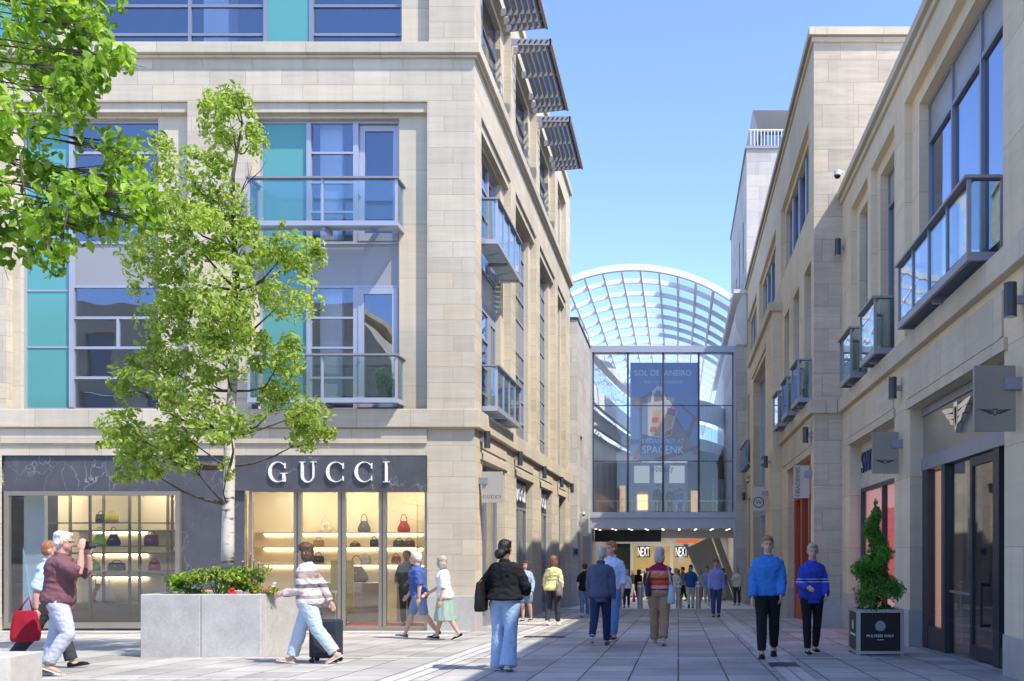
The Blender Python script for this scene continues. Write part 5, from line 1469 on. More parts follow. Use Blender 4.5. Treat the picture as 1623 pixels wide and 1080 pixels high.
M['twig'] = bark('dark_twig_bark', (.035, .028, .022), (.085, .066, .05), 3)
M['leaf_y'] = leafmat('young_tree_leaf', (.16, .25, .03), (.48, .58, .15), trans=.52)
M['leaf_f'] = leafmat('near_tree_leaf', (.11, .22, .018), (.40, .58, .08), trans=.5)
M['leaf_t'] = leafmat('topiary_leaf', (.035, .115, .018), (.16, .40, .045), trans=.25)
M['leaf_s'] = leafmat('shrub_leaf', (.10, .18, .02), (.42, .52, .08), trans=.3)

# young tree in the big planter
TY = 15.3
sT = FPX / TY
BASE = Vector((xat(361, TY), TY, gz(TY) + .85))
tree = thing('young_tree', 'young tree with pale bark and bright green leaves growing in the granite planter', 'tree', BASE)
mb = MB()
tp = [(361, 905, .105), (361, 860, .098), (362, 800, .09), (364, 740, .085), (363, 690, .08), (368, 620, .07), (374, 540, .06), (376, 460, .05), (372, 390, .042), (369, 330, .036), (369, 280, .03), (376, 240, .022), (384, 195, .014), (376, 150, .006)]
mb.tube([at(px, py, TY) - BASE for px, py, r in tp[:7]], [r for *_, r in tp[:7]], 12)
mb.build('trunk', M['birch'], tree, smooth=True)
mb = MB(); mb.tube([at(px, py, TY) - BASE for px, py, r in tp[6:]], [r for *_, r in tp[6:]], 10)
mb.build('leader', M['twig'], tree, smooth=True)
CL = [(370, 165, 34, 32), (352, 212, 28, 32), (396, 212, 22, 32), (375, 200, 26, 30), (330, 298, 62, 34), (290, 342, 42, 48), (365, 335, 42, 42), (325, 390, 78, 50), (258, 425, 40, 56), (392, 400, 50, 40),
      (456, 384, 42, 30), (486, 420, 32, 30), (448, 462, 50, 44), (250, 505, 36, 50), (318, 478, 66, 46), (386, 500, 56, 50), (240, 568, 30, 40), (226, 612, 24, 30), (300, 575, 48, 40), (384, 572, 48, 40), (442, 572, 42, 32),
      (330, 640, 52, 36), (430, 622, 46, 32), (492, 652, 38, 30), (408, 682, 44, 26), (300, 690, 40, 30), (200, 700, 46, 34), (205, 738, 38, 24), (252, 722, 40, 28), (185, 715, 30, 28), (232, 690, 36, 26), (322, 738, 16, 24), (470, 690, 34, 22), (276, 640, 24, 20), (378, 752, 8, 16)]
blobs = []; lb = MB()
trunk_pts = [at(px, py, TY) - BASE for px, py, r in tp]
for px, py, rx, rz in CL:
    dep = rng.uniform(-.85, .8) * (0.35 if py < 260 else 1)
    if abs(px - 372) < 40 and py > 260: dep = -abs(dep) - .15
    c = at(px, py, TY) + Vector((0, dep, 0)) - BASE
    r = (rx / sT, max(rx, rz) / sT * 1.05, rz / sT)
    blobs.append((c, r, rx * rz * .42))
    for _k in range(3):
        a_ = rng.uniform(0, 2 * PI); o_ = Vector((math.cos(a_) * r[0] * 1.05, rng.uniform(-1, 1) * r[1], math.sin(a_) * r[2] * 1.1)); blobs.append((c + o_, (r[0] * .38, r[1] * .38, r[2] * .42), rx * rz * .075))
    # limb from the trunk to the clump
    low = max((q for q in trunk_pts if q.z < c.z - .1), key=lambda q: q.z - .35 * abs((q.xy - c.xy).length), default=trunk_pts[3])
    j = low.lerp(c, .5) + Vector((rng.uniform(-.1, .1), rng.uniform(-.1, .1), -.08 + rng.uniform(-.1, .05)))
    L = (c - low).length
    pts = [low, low.lerp(j, .5) + Vector((0, 0, -.03)), j, j.lerp(c, .6), c]
    lb.tube(pts, [.012 + .012 * L, .010 + .010 * L, .008 + .006 * L, .007, .003], 6)
    for _ in range(4):
        d = Vector((rng.gauss(0, 1) * r[0], rng.gauss(0, 1) * r[1], rng.gauss(0, 1) * r[2])) * .55
        lb.tube([j.lerp(c, .5), j.lerp(c, .8) + d * .5, c + d], [.006, .004, .002], 5)
for a_, b_ in (((372, 320), (400, 262)), ((392, 290), (424, 250)), ((384, 300), (392, 255))):
    lb.tube([at(*a_, TY) - BASE, at((a_[0] + b_[0]) / 2 + 6, (a_[1] + b_[1]) / 2, TY) - BASE, at(*b_, TY) - BASE], [.008, .006, .002], 5)
lb.build('limbs', M['twig'], tree, smooth=True)
leaf_mesh('crown', blobs, .092, M['leaf_y'], tree, .76, shell=2.6, gap=-.15, size_var=.5)

# near tree at the upper left: trunk stands in the low planter outside the frame
NY = 8.6
NB = Vector((-7.9, 9.3, gz(9.3) + .45))
nt_ = thing('street_tree', 'leafy branches of a nearer tree reaching in from the upper left', 'tree', NB)
mb = MB(); mb.tube([Vector((0, 0, -.1)), Vector((.05, -.1, 1.2)), Vector((.15, -.3, 2.6)), Vector((.25, -.5, 4.2)), Vector((.35, -.6, 6.0)), Vector((.4, -.6, 7.5))], [.17, .15, .13, .10, .06, .02], 12); mb.build('trunk', M['birch'], nt_, smooth=True)
NC = [(30, 40, 70, 55), (95, 30, 60, 40), (10, 110, 55, 45), (75, 90, 50, 32), (150, 55, 34, 30), (178, 92, 42, 24), (205, 100, 20, 16), (150, 130, 42, 30), (148, 180, 34, 36), (110, 15, 45, 30),
      (20, 195, 45, 40), (95, 215, 60, 40), (165, 215, 42, 34), (40, 255, 60, 40), (120, 270, 64, 40), (190, 275, 36, 40), (60, 310, 60, 32), (215, 335, 30, 26), (150, 330, 50, 30), (95, 370, 28, 28), (72, 405, 26, 26), (100, 400, 20, 24), (20, 320, 24, 40), (4, 385, 10, 22), (18, 240, 30, 24), (205, 300, 30, 34), (226, 322, 18, 22), (185, 235, 34, 30), (130, 300, 40, 36), (50, 350, 40, 30), (120, 345, 40, 30), (60, 20, 60, 50), (130, 150, 30, 30), (-60, 60, 80, 80), (-50, 200, 80, 80), (-60, 330, 60, 70), (70, -50, 90, 50), (-40, -60, 90, 60)]
sN = FPX / NY
blobs = []; lb = MB()
for px, py, rx, rz in NC:
    dep = rng.uniform(-.45, .5)
    c = at(px, py, NY) + Vector((0, dep, 0)) - NB
    blobs.append((c, (rx / sN, rx / sN, rz / sN), rx * rz * .085))
    s0 = Vector((.25, -.5, min(7.0, c.z + .25))) if py < 350 else c + Vector((-.12, .05, .55))
    j = s0.lerp(c, .55) + Vector((rng.uniform(-.1, .1), rng.uniform(-.1, .1), .12))
    lb.tube([s0, s0.lerp(j, .5) + Vector((0, 0, .06)), j, j.lerp(c, .6), c], [.010, .009, .008, .005, .003], 6)
    for _ in range(6):
        d = Vector((rng.gauss(0, 1) * rx / sN, rng.gauss(0, 1) * rx / sN, rng.gauss(0, 1) * rz / sN)) * .6
        lb.tube([j.lerp(c, .5), j.lerp(c, .85) + d * .4, c + d], [.006, .004, .002], 5)
lb.build('limbs', M['twig'], nt_, smooth=True)
leaf_mesh('crown', blobs, .105, M['leaf_f'], nt_, .78, droop=.7, narrow=.58, shell=2.4)

# spiral topiary
TPB = Vector((3.19, 15.3, gz(15.3) + .66))
tpy = thing('spiral_topiary', 'dark green conifer clipped into a spiral in the black planter', 'topiary', TPB)
mb = MB(); mb.tube([(0, 0, -.1), (.01, 0, .8), (0, 0, 1.75)], [.03, .022, .008], 8); mb.build('trunk', M['twig'], tpy)
blobs = []
for k in range(44):
    t_ = k / 43
    z = .16 + 1.52 * t_; a = -1.9 + t_ * 4.4 * PI; rr = .24 * (1 - t_) ** .85 + .012
    w_ = .235 * (1 - t_) ** .62 + .05
    blobs.append(((rr * math.cos(a), rr * math.sin(a), z), (w_, w_, w_ * .72), 330 * (1 - t_) + 110))
for k in range(9):
    a = k * .7; blobs.append(((.2 * math.cos(a), .2 * math.sin(a), .30 + .04 * (k % 3)), (.2, .2, .19), 230))
for k in range(16):
    t_ = k / 15; blobs.append(((0, 0, .2 + 1.4 * t_), (.29 * (1 - t_) + .03, .29 * (1 - t_) + .03, .11), 420 * (1 - t_) + 90))
blobs.append(((0, 0, 1.76), (.03, .03, .1), 70))
leaf_mesh('crown', blobs, .05, M['leaf_t'], tpy, 1.0, droop=-.7, narrow=.36, shell=3.0, up=.1)

def flower(name, label, p, blobs_, mat, group=None, stem=.12):
    t = thing(name, label, 'flowers', p, 0, group)
    mb = MB()
    for c, r in blobs_:
        for k in range(5):
            a = 2 * PI * k / 5; mb.ell(Vector(c) + Vector((math.cos(a) * r * .6, math.sin(a) * r * .5, math.sin(a) * r * .35)), (r * .55, r * .55, r * .4), 8)
    mb.build('petals', mat, t, smooth=True)
    mb = MB()
    for c, r in blobs_: mb.tube([Vector(c) - Vector((0, 0, stem)), Vector(c)], .006, 5)
    mb.build('stem', M['leaf_t'], t)
red = plain('scarlet_petals', (.62, .02, .015), .5, 0, .15, 20); wht = plain('white_petals', (.75, .75, .72), .5, 0, .05, 20); org_ = plain('orange_petals', (.7, .22, .03), .5, 0, .2, 20); pnk = plain('pink_petals', (.70, .30, .42), .5, 0, .2, 20)
zpl = gz(14.56) + .97
def shrub(label, px, py, yy, rx, rz, n, mat=None, size=.07):
    c = at(px, py, yy); t = thing('shrub', label, 'shrub', (c.x, yy, zpl - .1))
    b = []
    for k in range(7):
        o = Vector((rng.uniform(-1, 1) * rx, rng.uniform(-.6, .6) * rx, rng.uniform(-1.1, .45) * rz)); b.append((c + o - Vector(t.location), (rx * .6, rx * .6, rz * .6), n / 7))
    leaf_mesh('foliage', b, size, mat or M['leaf_s'], t, 1.0, droop=-.3, narrow=.5)
    mb = MB()
    for k in range(5): mb.tube([(0, 0, 0), Vector((rng.uniform(-.6, .6) * rx, rng.uniform(-.3, .3) * rx, c.z - t.location.z))], [.012, .005], 5)
    mb.build('stem', M['twig'], t)
shrub('yellow-green shrub at the right end of the granite planter', 400, 905, 15.2, .28, .26, 1500)
shrub('low yellow-green shrub in the middle of the granite planter', 345, 914, 14.95, .34, .22, 1500)
shrub('fresh green shrub at the left end of the granite planter', 300, 922, 15.0, .28, .17, 1000, M['leaf_f'])
shrub('low dark trailing plant at the front left of the granite planter', 285, 938, 14.8, .26, .06, 400, M['leaf_t'], .05)
shrub('low spreading plant at the front right of the granite planter', 420, 936, 14.85, .2, .07, 400, M['leaf_s'], .05)
c = at(365, 938, 14.72); flower('red_geranium', 'bright red geranium flowers at the front of the granite planter', c, [((0, 0, 0), .035), ((.05, 0, -.02), .045), ((.03, 0, .04), .035)], red)
c = at(421, 936, 14.75); flower('red_geranium', 'dull red geranium flowers at the right corner of the granite planter', c, [((0, 0, 0), .035), ((.05, 0, .01), .03)], plain('brick_red_petals', (.40, .07, .04), .6, 0, .2, 20))
c = at(433, 929, 14.9); flower('white_flower', 'white flowers at the right corner of the granite planter', c, [((0, 0, 0), .03), ((.02, 0, .04), .025)], wht)
c = at(306, 932, 14.8); flower('white_flower', 'small white flowers at the left end of the granite planter', c, [((0, 0, 0), .022), ((.03, 0, .02), .018)], wht)
c = at(328, 937, 14.72); flower('orange_flower', 'orange flowers low in the middle of the granite planter', c, [((0, 0, 0), .03), ((.04, 0, -.01), .022)], org_)
c = at(404, 938, 14.72); flower('orange_flower', 'small orange flowers between the two red geraniums', c, [((0, 0, 0), .022)], org_)
c = at(385, 890, 15.3); flower('pink_flower', 'tall pink flower sprays beside the pale trunk', c, [((0, 0, 0), .018), ((.09, .02, .07), .016), ((.17, .0, .02), .018), ((.24, .03, -.02), .02), ((.28, 0, -.1), .022), ((.12, 0, .12), .014)], pnk, stem=.3)
pz = gz(15.3) + .70
flower('white_flower', 'white flower at the foot of the spiral topiary', (2.99, 15.05, pz + .06), [((0, 0, 0), .035), ((.03, 0, .03), .025)], wht)
flower('red_flower', 'dull red flowers at the foot of the spiral topiary', (3.33, 14.98, pz + .03), [((0, 0, 0), .025), ((.04, 0, .0), .02)], plain('rust_petals', (.45, .10, .05), .6, 0, .2, 20))
tb = thing('bedding_plant', 'low leafy bedding plants round the foot of the spiral topiary', 'plant', (3.19, 15.3, pz - .04))
leaf_mesh('foliage', [((.2 * math.cos(a), .22 * math.sin(a), .06), (.12, .12, .07), 110) for a in (0, .9, 1.8, 2.7, 3.6, 4.5, 5.4)], .05, M['leaf_t'], tb)
mb = MB(); mb.tube([(0, 0, -.05), (0.02, 0, .06)], .01, 5); mb.build('stem', M['twig'], tb)
# ================================================================ PEOPLE
def remeshed(mb, name, mat, parent, voxel=.012, smooth=4, fold=0.0, seed=0, fscale=(9, 9, 5), factor=.5, cut=None):
    "fuse the overlapping closed pieces into ONE smooth surface; fold adds cloth creases"
    me = bpy.data.meshes.new(name); me.from_pydata(mb.v, [], mb.f)
    bm = bmesh.new(); bm.from_mesh(me); bmesh.ops.recalc_face_normals(bm, faces=bm.faces); bm.to_mesh(me); bm.free()
    o = bpy.data.objects.new(name, me); COL.objects.link(o)
    m = o.modifiers.new('r', 'REMESH'); m.mode = 'VOXEL'; m.voxel_size = voxel
    s = o.modifiers.new('s', 'SMOOTH'); s.iterations = smooth; s.factor = factor
    dg = bpy.context.evaluated_depsgraph_get(); dg.update()
    nm = bpy.data.meshes.new_from_object(o.evaluated_get(dg))
    bpy.data.objects.remove(o); bpy.data.meshes.remove(me)
    nm.name = name
    if fold:
        cs = [v.co.copy() for v in nm.vertices]; ns = [v.normal.copy() for v in nm.vertices]
        sd = Vector((seed * 3.7, seed * 1.3, seed * 2.1))
        for v, c, n in zip(nm.vertices, cs, ns):
            q = Vector((c.x * fscale[0], c.y * fscale[1], c.z * fscale[2])) + sd
            w = noise.noise(q); w2 = noise.noise(Vector((q.x * 2.3 + q.z, q.y * 2.3, q.z * 2.6)))
            v.co = c + n * (fold * (1 - 2 * abs(w)) + fold * .5 * w2)
    nm.polygons.foreach_set('use_smooth', [True] * len(nm.polygons))
    nm.materials.clear(); nm.materials.append(mat)
    o = bpy.data.objects.new(name, nm); COL.objects.link(o)
    if parent: o.parent = parent
    return o

SKIN = {'fair': plain('fair_skin', (.58, .36, .26), .55, 0, .06, 12, 0, .35), 'tan': plain('tanned_skin', (.46, .26, .17), .55, 0, .06, 12, 0, .35), 'brown': plain('brown_skin', (.20, .105, .065), .55, 0, .06, 12, 0, .35), 'pink': plain('ruddy_skin', (.55, .31, .24), .55, 0, .08, 12, 0, .35)}
HAIR = {'black': plain('black_hair', (.012, .010, .010), .5, 0, .4, 60, .3), 'brown': plain('brown_hair', (.09, .05, .03), .5, 0, .4, 60, .3), 'auburn': plain('auburn_hair', (.25, .10, .045), .5, 0, .4, 60, .3), 'white': plain('white_hair', (.72, .71, .69), .6, 0, .15, 60, .3), 'grey': plain('grey_hair', (.45, .43, .41), .6, 0, .35, 60, .3), 'blond': plain('fair_hair', (.48, .34, .19), .55, 0, .3, 60, .3), 'ginger': plain('ginger_hair', (.34, .15, .06), .55, 0, .3, 60, .3), 'ash': plain('ash_blond_hair', (.42, .36, .29), .6, 0, .35, 60, .3)}
EYE = plain('dark_eye', (.02, .015, .012), .2, 0, .1, 5); LIP = plain('lip', (.36, .13, .11), .5, 0, .1, 5); SOLE_W = plain('white_rubber_sole', (.62, .61, .58), .6, 0, .1, 8); SOLE_D = plain('dark_rubber_sole', (.03, .03, .03), .6, 0, .1, 8)
CM = {}
def C_(name, col, **k):
    if name not in CM: CM[name] = cloth(name, col, **k)
    return CM[name]

PID = [0]
def person(label, px, Y, heading, H=1.72, female=False, legs=((.32, .12), (-.28, .35)), arms=((-.25, .10, .25, 0), (.25, .10, .3, 0)), lean=.04, head=(0, 0),
           skin='fair', hair=('short', 'brown'), top=None, bottom=None, shoes=('black', None), sleeve=1.0, hem=.47, loose=.012, leg_w=.0, flare=0.0, leg_len=1.0, skirt=False,
           build=1.0, vox=.0115, group=None, tuck=False, jacket=False, collar=False, glasses=False, dz=0.0, z=None, name='person', x=None):
    """legs: (thigh swing, knee bend) right, left; arms: (pitch, spread, elbow, inward) right, left; + swings forward.
    Local frame: +Y is ahead, +X is the person's right."""
    PID[0] += 1; sd = PID[0]
    X = xat(px, Y) if x is None else x
    root = thing(name, label, 'person', (X, Y, gz(Y) if z is None else z), heading, group)
    h = H; bw = build
    L1, L2, FT = .245 * h, .245 * h, .040 * h
    pel = Vector((0, 0, .53 * h))
    hw = .050 * h * (1.05 if female else 1)
    J = {}
    low = 9
    for s, (a, b), k in ((1, legs[0], 'R'), (-1, legs[1], 'L')):
        hip = pel + Vector((s * hw, 0, -.012 * h))
        kn = hip + Vector((s * .004 * h, math.sin(a), -math.cos(a))) * L1
        an = kn + Vector((-s * .006 * h, math.sin(a - b), -math.cos(a - b))) * L2
        fp = max(-.1, min(1.1, (b - a) * .75)) if b > .25 or a < -.1 else (-.15 if a > .2 else 0.0)   # heel lift
        toe = an + Vector((0, math.cos(fp) * .115 * h, -math.sin(fp) * .115 * h - FT * math.cos(fp) * .85)); heel = an + Vector((0, -.03 * h - math.sin(fp) * .03 * h, -FT * math.cos(fp)))
        J[k] = (hip, kn, an, fp); low = min(low, toe.z - .004, heel.z)
    up = Vector((0, 0, -low + dz))
    for k in 'RL': J[k] = tuple(v + up for v in J[k][:3]) + (J[k][3],)
    pel = pel + up
    sp = Vector((0, math.sin(lean), math.cos(lean)))
    sh = pel + sp * .285 * h
    nb = sh + sp * .025 * h
    hc = nb + Vector((0, math.sin(lean + head[1] * .5) * .095 * h, math.cos(lean) * .088 * h)) + Vector((0, .008 * h, .004 * h))
    HR = Matrix.Rotation(head[0], 3, 'Z') @ Matrix.Rotation(-head[1], 3, 'X')
    shw = (.084 if female else .094) * h * (.5 + .5 * bw)
    A = {}
    for s, (p, ab, e, inn), k in ((1, arms[0], 'R'), (-1, arms[1], 'L')):
        s0 = sh + Vector((s * shw, 0, -.028 * h))
        el = s0 + Vector((s * math.sin(ab), math.sin(p) * math.cos(ab), -math.cos(p) * math.cos(ab))) * .168 * h
        fd = Vector((s * (math.sin(ab) * .35 - inn), math.sin(p + e), -math.cos(p + e))).normalized()
        wr = el + fd * .148 * h
        A[k] = (s0, el, wr, fd)
    # ---- torso profile: (height along spine 0..1, half width, half depth, forward offset)
    if female: prof = [(-.16, .050, .050, 0), (-.08, .092, .070, -.006), (.03, .098, .074, -.008), (.16, .090, .066, -.002), (.38, .074, .054, .002), (.58, .080, .060, .006), (.76, .086, .066, .010), (.88, .084, .054, .002), (.96, .070, .044, -.004), (1.03, .045, .036, -.004), (1.10, .034, .032, -.004)]
    else: prof = [(-.16, .048, .050, 0), (-.08, .084, .068, -.004), (.03, .089, .070, -.006), (.16, .086, .066, 0), (.38, .082, .062, .004), (.58, .090, .066, .006), (.76, .098, .070, .006), (.88, .096, .058, 0), (.96, .080, .047, -.004), (1.03, .050, .038, -.004), (1.10, .036, .034, -.004)]
    def torso(mb, grow=0.0, t0=-1, t1=2, hemw=0.0, cap=True):
        rings = []
        for t, rx, ry, fo in prof:
            if t < t0 or t > t1: continue
            c = pel + sp * (t * .285 * h)
            g = grow + (hemw * max(0, 1 - (t - t0) / .5) if hemw else 0)
            rings.append((c.x, c.y + fo * h, c.z, rx * h * (.45 + .55 * bw) + g, ry * h * bw ** 1.2 + g, .85))
        if t0 > -1 and (not rings or t0 < prof[0][0]):
            c = pel + sp * (t0 * .285 * h); r0 = rings[0]
            rings.insert(0, (c.x, r0[1], c.z, r0[3] + hemw * .3 + .004, r0[4] + hemw * .3 + .004, .85))
        mb.loft(rings, 22)
    # ---- body: skin surface, one piece
    mb = MB()
    torso(mb, -.012)
    mb.tube([nb - sp * .03 * h, nb + sp * .02 * h, hc - Vector((0, .01 * h, .03 * h))], [.040 * h, .033 * h, .031 * h], 12)
    mb.ell(hc + HR @ Vector((0, -.006 * h, .014 * h)), (.045 * h, .056 * h, .053 * h), 16, HR)
    mb.ell(hc + HR @ Vector((0, .014 * h, -.024 * h)), (.037 * h, .038 * h, .042 * h), 14, HR)
    mb.ell(hc + HR @ Vector((0, .050 * h, -.014 * h)), (.0085 * h, .013 * h, .015 * h), 8, HR)
    mb.ell(hc + HR @ Vector((0, .036 * h, -.052 * h)), (.016 * h, .013 * h, .011 * h), 8, HR)
    for s in (-1, 1): mb.ell(hc + HR @ Vector((s * .047 * h, -.002 * h, -.010 * h)), (.008 * h, .013 * h, .019 * h), 8, HR)
    for s, k in ((1, 'R'), (-1, 'L')):
        s0, el, wr, fd = A[k]
        bw_ = (.8 + .2 * bw) * (.90 if female else 1)
        mb.tube([s0 - Vector((s * .02 * h, 0, -.004)), s0 + Vector((0, 0, -.01 * h)), s0.lerp(el, .35), s0.lerp(el, .75), el, el.lerp(wr, .3), el.lerp(wr, .7), wr], [v * h * bw_ for v in (.030, .031, .029, .026, .024, .025, .020, .0155)], 12)
        ud = (el - s0).normalized()
        side = Vector((s, 0, 0)); side = (side - fd * side.dot(fd)).normalized(); fr = side.cross(fd).normalized() * (1 if s > 0 else -1)
        # palm flat against the thigh plane: width along fr (front-back), thickness along side
        pm = Matrix((fr, side, fd)).transposed()
        pc = wr + fd * .030 * h
        mb.ell(pc, (.0215 * h, .0095 * h, .034 * h), 12, pm)
        for f in range(4):
            u = (f - 1.5) * .0118 * h; ln = (.042, .050, .046, .036)[f] * h
            r0 = wr + fd * .050 * h + fr * (-u)
            c1 = r0 + fd * ln * .5 - side * .004 * h; c2 = r0 + fd * ln * .92 - side * (.016 + .003 * f) * h
            mb.tube([r0 - fd * .012 * h, r0, c1, c2], [.0056 * h, .0058 * h, .0052 * h, .0040 * h], 7)
        tb_ = wr + fd * .016 * h + fr * .016 * h
        mb.tube([tb_ - fr * .008 * h, tb_ + fr * .010 * h + fd * .014 * h, tb_ + fr * .012 * h + fd * .034 * h - side * .010 * h], [.0075 * h, .0066 * h, .0048 * h], 7)
        hip, kn, an, fp = J[k]
        lw = .75 + .25 * bw
        mb.tube([hip + Vector((-s * .01 * h, 0, .03 * h)), hip - Vector((0, 0, .02 * h)), hip.lerp(kn, .4), hip.lerp(kn, .85), kn, kn.lerp(an, .28) - Vector((0, .006 * h, 0)), kn.lerp(an, .65), an, an - Vector((0, 0, .018 * h))],
                [v * h * lw for v in (.050, .053, .045, .034, .033, .034, .026, .019, .019)], 14)
        f_ = Vector((0, math.cos(fp), -math.sin(fp))); dn = Vector((0, -math.sin(fp), -math.cos(fp)))
        mb.tube([an + dn * .012 * h - f_ * .018 * h, an + dn * .018 * h + f_ * .03 * h, an + dn * .025 * h + f_ * .085 * h], [(.019 * h, .017 * h), (.021 * h, .014 * h), (.020 * h, .009 * h)], 10)
    remeshed(mb, 'body', SKIN[skin], root, vox * .8, 3)
    # ---- face details
    mb = MB()
    for s in (-1, 1): mb.ell(hc + HR @ Vector((s * .0175 * h, .0475 * h, .003 * h)), (.0062 * h, .004 * h, .0036 * h), 8, HR)
    mb.build('eyes', EYE, root, smooth=True)
    mb = MB()
    for s in (-1, 1): mb.tube([hc + HR @ Vector((s * a_ * h, b_ * h, c_ * h)) for a_, b_, c_ in ((.007, .0535, .0125), (.018, .0515, .0150), (.028, .044, .0120))], .0028 * h, 6)
    mb.build('eyebrows', HAIR.get(hair[1]) or HAIR['brown'], root, smooth=True)
    mb = MB(); mb.ell(hc + HR @ Vector((0, .0505 * h, -.036 * h)), (.0125 * h, .004 * h, .0034 * h), 8, HR); mb.build('mouth', LIP, root, smooth=True)
    if glasses:
        mb = MB()
        for s in (-1, 1):
            ring_ = [hc + HR @ Vector((s * .018 * h + math.cos(t * PI / 5) * .012 * h, .055 * h, .002 * h + math.sin(t * PI / 5) * .010 * h)) for t in range(11)]
            mb.tube(ring_, .0016, 5); mb.tube([hc + HR @ Vector((s * .030 * h, .054 * h, .004 * h)), hc + HR @ Vector((s * .046 * h, .0, .003 * h))], .0016, 5)
        mb.build('glasses', M['black'], root)
    # ---- hair
    st, hcol = hair; mb = MB(); E = lambda c, r: mb.ell(hc + HR @ (Vector(c) * h), tuple(v * h * 1.06 for v in r), 14, HR)
    if st == 'cap':
        E((0, -.008, .028), (.046, .056, .040)); E((0, .048, .030), (.034, .034, .006))
    elif st == 'bald': E((0, -.026, -.004), (.045, .038, .022))
    else:
        E((0, -.014, .022), (.0465, .055, .049)); E((0, -.024, -.004), (.0455, .042, .040))
        if st != 'tight':
            E((0, .022, .050), (.036, .026, .018))
        if st in ('short', 'white_full'): E((0, -.034, -.022), (.038, .024, .024))
        if st == 'white_full': E((.02, -.02, .05), (.032, .04, .026)); E((-.02, -.01, .05), (.032, .04, .024)); E((0, -.044, .01), (.036, .02, .036))
        if st == 'bob':
            for s in (-1, 1): E((s * .036, -.010, -.030), (.017, .034, .050))
            E((0, -.040, -.034), (.046, .024, .050)); E((0, -.01, .035), (.05, .056, .045))
        if st == 'long':
            for s in (-1, 1): E((s * .036, -.012, -.04), (.017, .030, .065))
            E((0, -.042, -.06), (.046, .022, .085)); E((0, -.046, -.12), (.04, .018, .06))
        if st == 'bun': E((-.012, -.072, -.042), (.036, .034, .034)); E((-.02, -.07, -.055), (.026, .028, .026)); E((0, -.04, -.01), (.04, .03, .036))
        if st == 'tied': E((0, -.058, .0), (.018, .02, .03)); E((0, -.064, -.035), (.013, .013, .035))
    ho = remeshed(mb, 'cap' if st == 'cap' else 'hair', HAIR.get(hcol) or CM[hcol], root, vox * .7, 3, .007 if st != 'cap' else 0, sd, (34, 34, 16))
    # ---- trousers, shorts or skirt
    bm_ = MB(); g = .010 + leg_w
    if skirt:
        c = pel; r = []
        zb_ = J['R'][1].z * .4 + J['L'][1].z * .6 - .05 * h
        for t in range(7):
            q = t / 6; zz = c.z + .05 * h + (zb_ - c.z - .05 * h) * q
            r.append((c.x, c.y - .004 * h, zz, (.082 + .058 * q ** .8) * h, (.066 + .062 * q ** .8) * h))
        bm_.loft(r, 26)
        remeshed(bm_, 'skirt', bottom, root, vox, 3, .016, sd, (13, 13, 1.5))
    else:
        torso(bm_, .010, -.17, .30)
        for s, k in ((1, 'R'), (-1, 'L')):
            hip, kn, an, fp = J[k]; lw = .75 + .25 * bw
            P_ = [hip + Vector((-s * .012 * h, 0, .035 * h)), hip - Vector((0, -.002 * h, .02 * h)), hip.lerp(kn, .4), hip.lerp(kn, .85), kn, kn.lerp(an, .3) - Vector((0, .004 * h, 0)), kn.lerp(an, .65), kn.lerp(an, .93) - Vector((0, 0, .0))]
            Rr = [v * h * lw + g for v in (.052, .056, .047, .036, .034, .034, .029, .026)]
            if leg_w > .008: Rr = [max(a_, .036 * h + leg_w) if i > 2 else a_ for i, a_ in enumerate(Rr)]
            Rr[5] += flare * .25; Rr[6] += flare * .6; Rr[7] += flare
            if flare > .01: P_[7] = kn.lerp(an, 1.08) + Vector((0, .012, 0))
            n_ = len(P_)
            if leg_len < 1:
                cut_ = 5 if leg_len > .55 else (4 if leg_len > .42 else 3); P_ = P_[:cut_]; Rr = [r_ + .016 for r_ in Rr[:cut_]]
            bm_.tube(P_, Rr, 14)
        remeshed(bm_, 'shorts' if leg_len < 1 else 'trousers', bottom, root, vox, 6, .006, sd + 5, (14, 14, 18))
    # ---- top
    tm_ = MB(); t0 = (hem - .53) / .285
    torso(tm_, loose, t0, 1.08, .004 + loose * .6)
    tm_.ell(nb + Vector((0, -.004 * h, -.006 * h)), (.044 * h, .043 * h, .022 * h), 12)
    for s, k in ((1, 'R'), (-1, 'L')):
        s0, el, wr, fd = A[k]; bw_ = (.8 + .2 * bw) * (.90 if female else 1)
        P_ = [s0 - Vector((s * .035 * h, 0, -.012 * h)), s0 + Vector((-s * .004 * h, 0, -.006 * h)), s0.lerp(el, .4), el, el.lerp(wr, .45), wr - fd * .004 * h]
        Rr = [v * h * bw_ + loose * q_ for v, q_ in ((.026, .2), (.030, .35), (.030, .7), (.027, .8), (.025, .7), (.019, .6))]
        m_ = {1.0: 6, .75: 5, .5: 4, .3: 3, .1: 2}[sleeve]
        if sleeve == .3: P_[2] = s0.lerp(el, .62); Rr[2] += .012
        if sleeve == .1: continue
        tm_.tube(P_[:m_], Rr[:m_], 14)
    remeshed(tm_, 'jacket' if jacket else 'top', top, root, vox, 4, .013 if not jacket else .007, sd + 9, (9, 9, 11))
    if jacket or collar:
        mb = MB(); mb.tube([nb + Vector((.036 * h * math.cos(t * PI / 6), -.004 * h + .034 * h * math.sin(t * PI / 6), .008 * h - .012 * h * math.sin(t * PI / 6))) for t in range(6, 13)], .011 * h, 8); mb.build('collar', top, root, smooth=True)
    # ---- shoes
    scol, sole = shoes
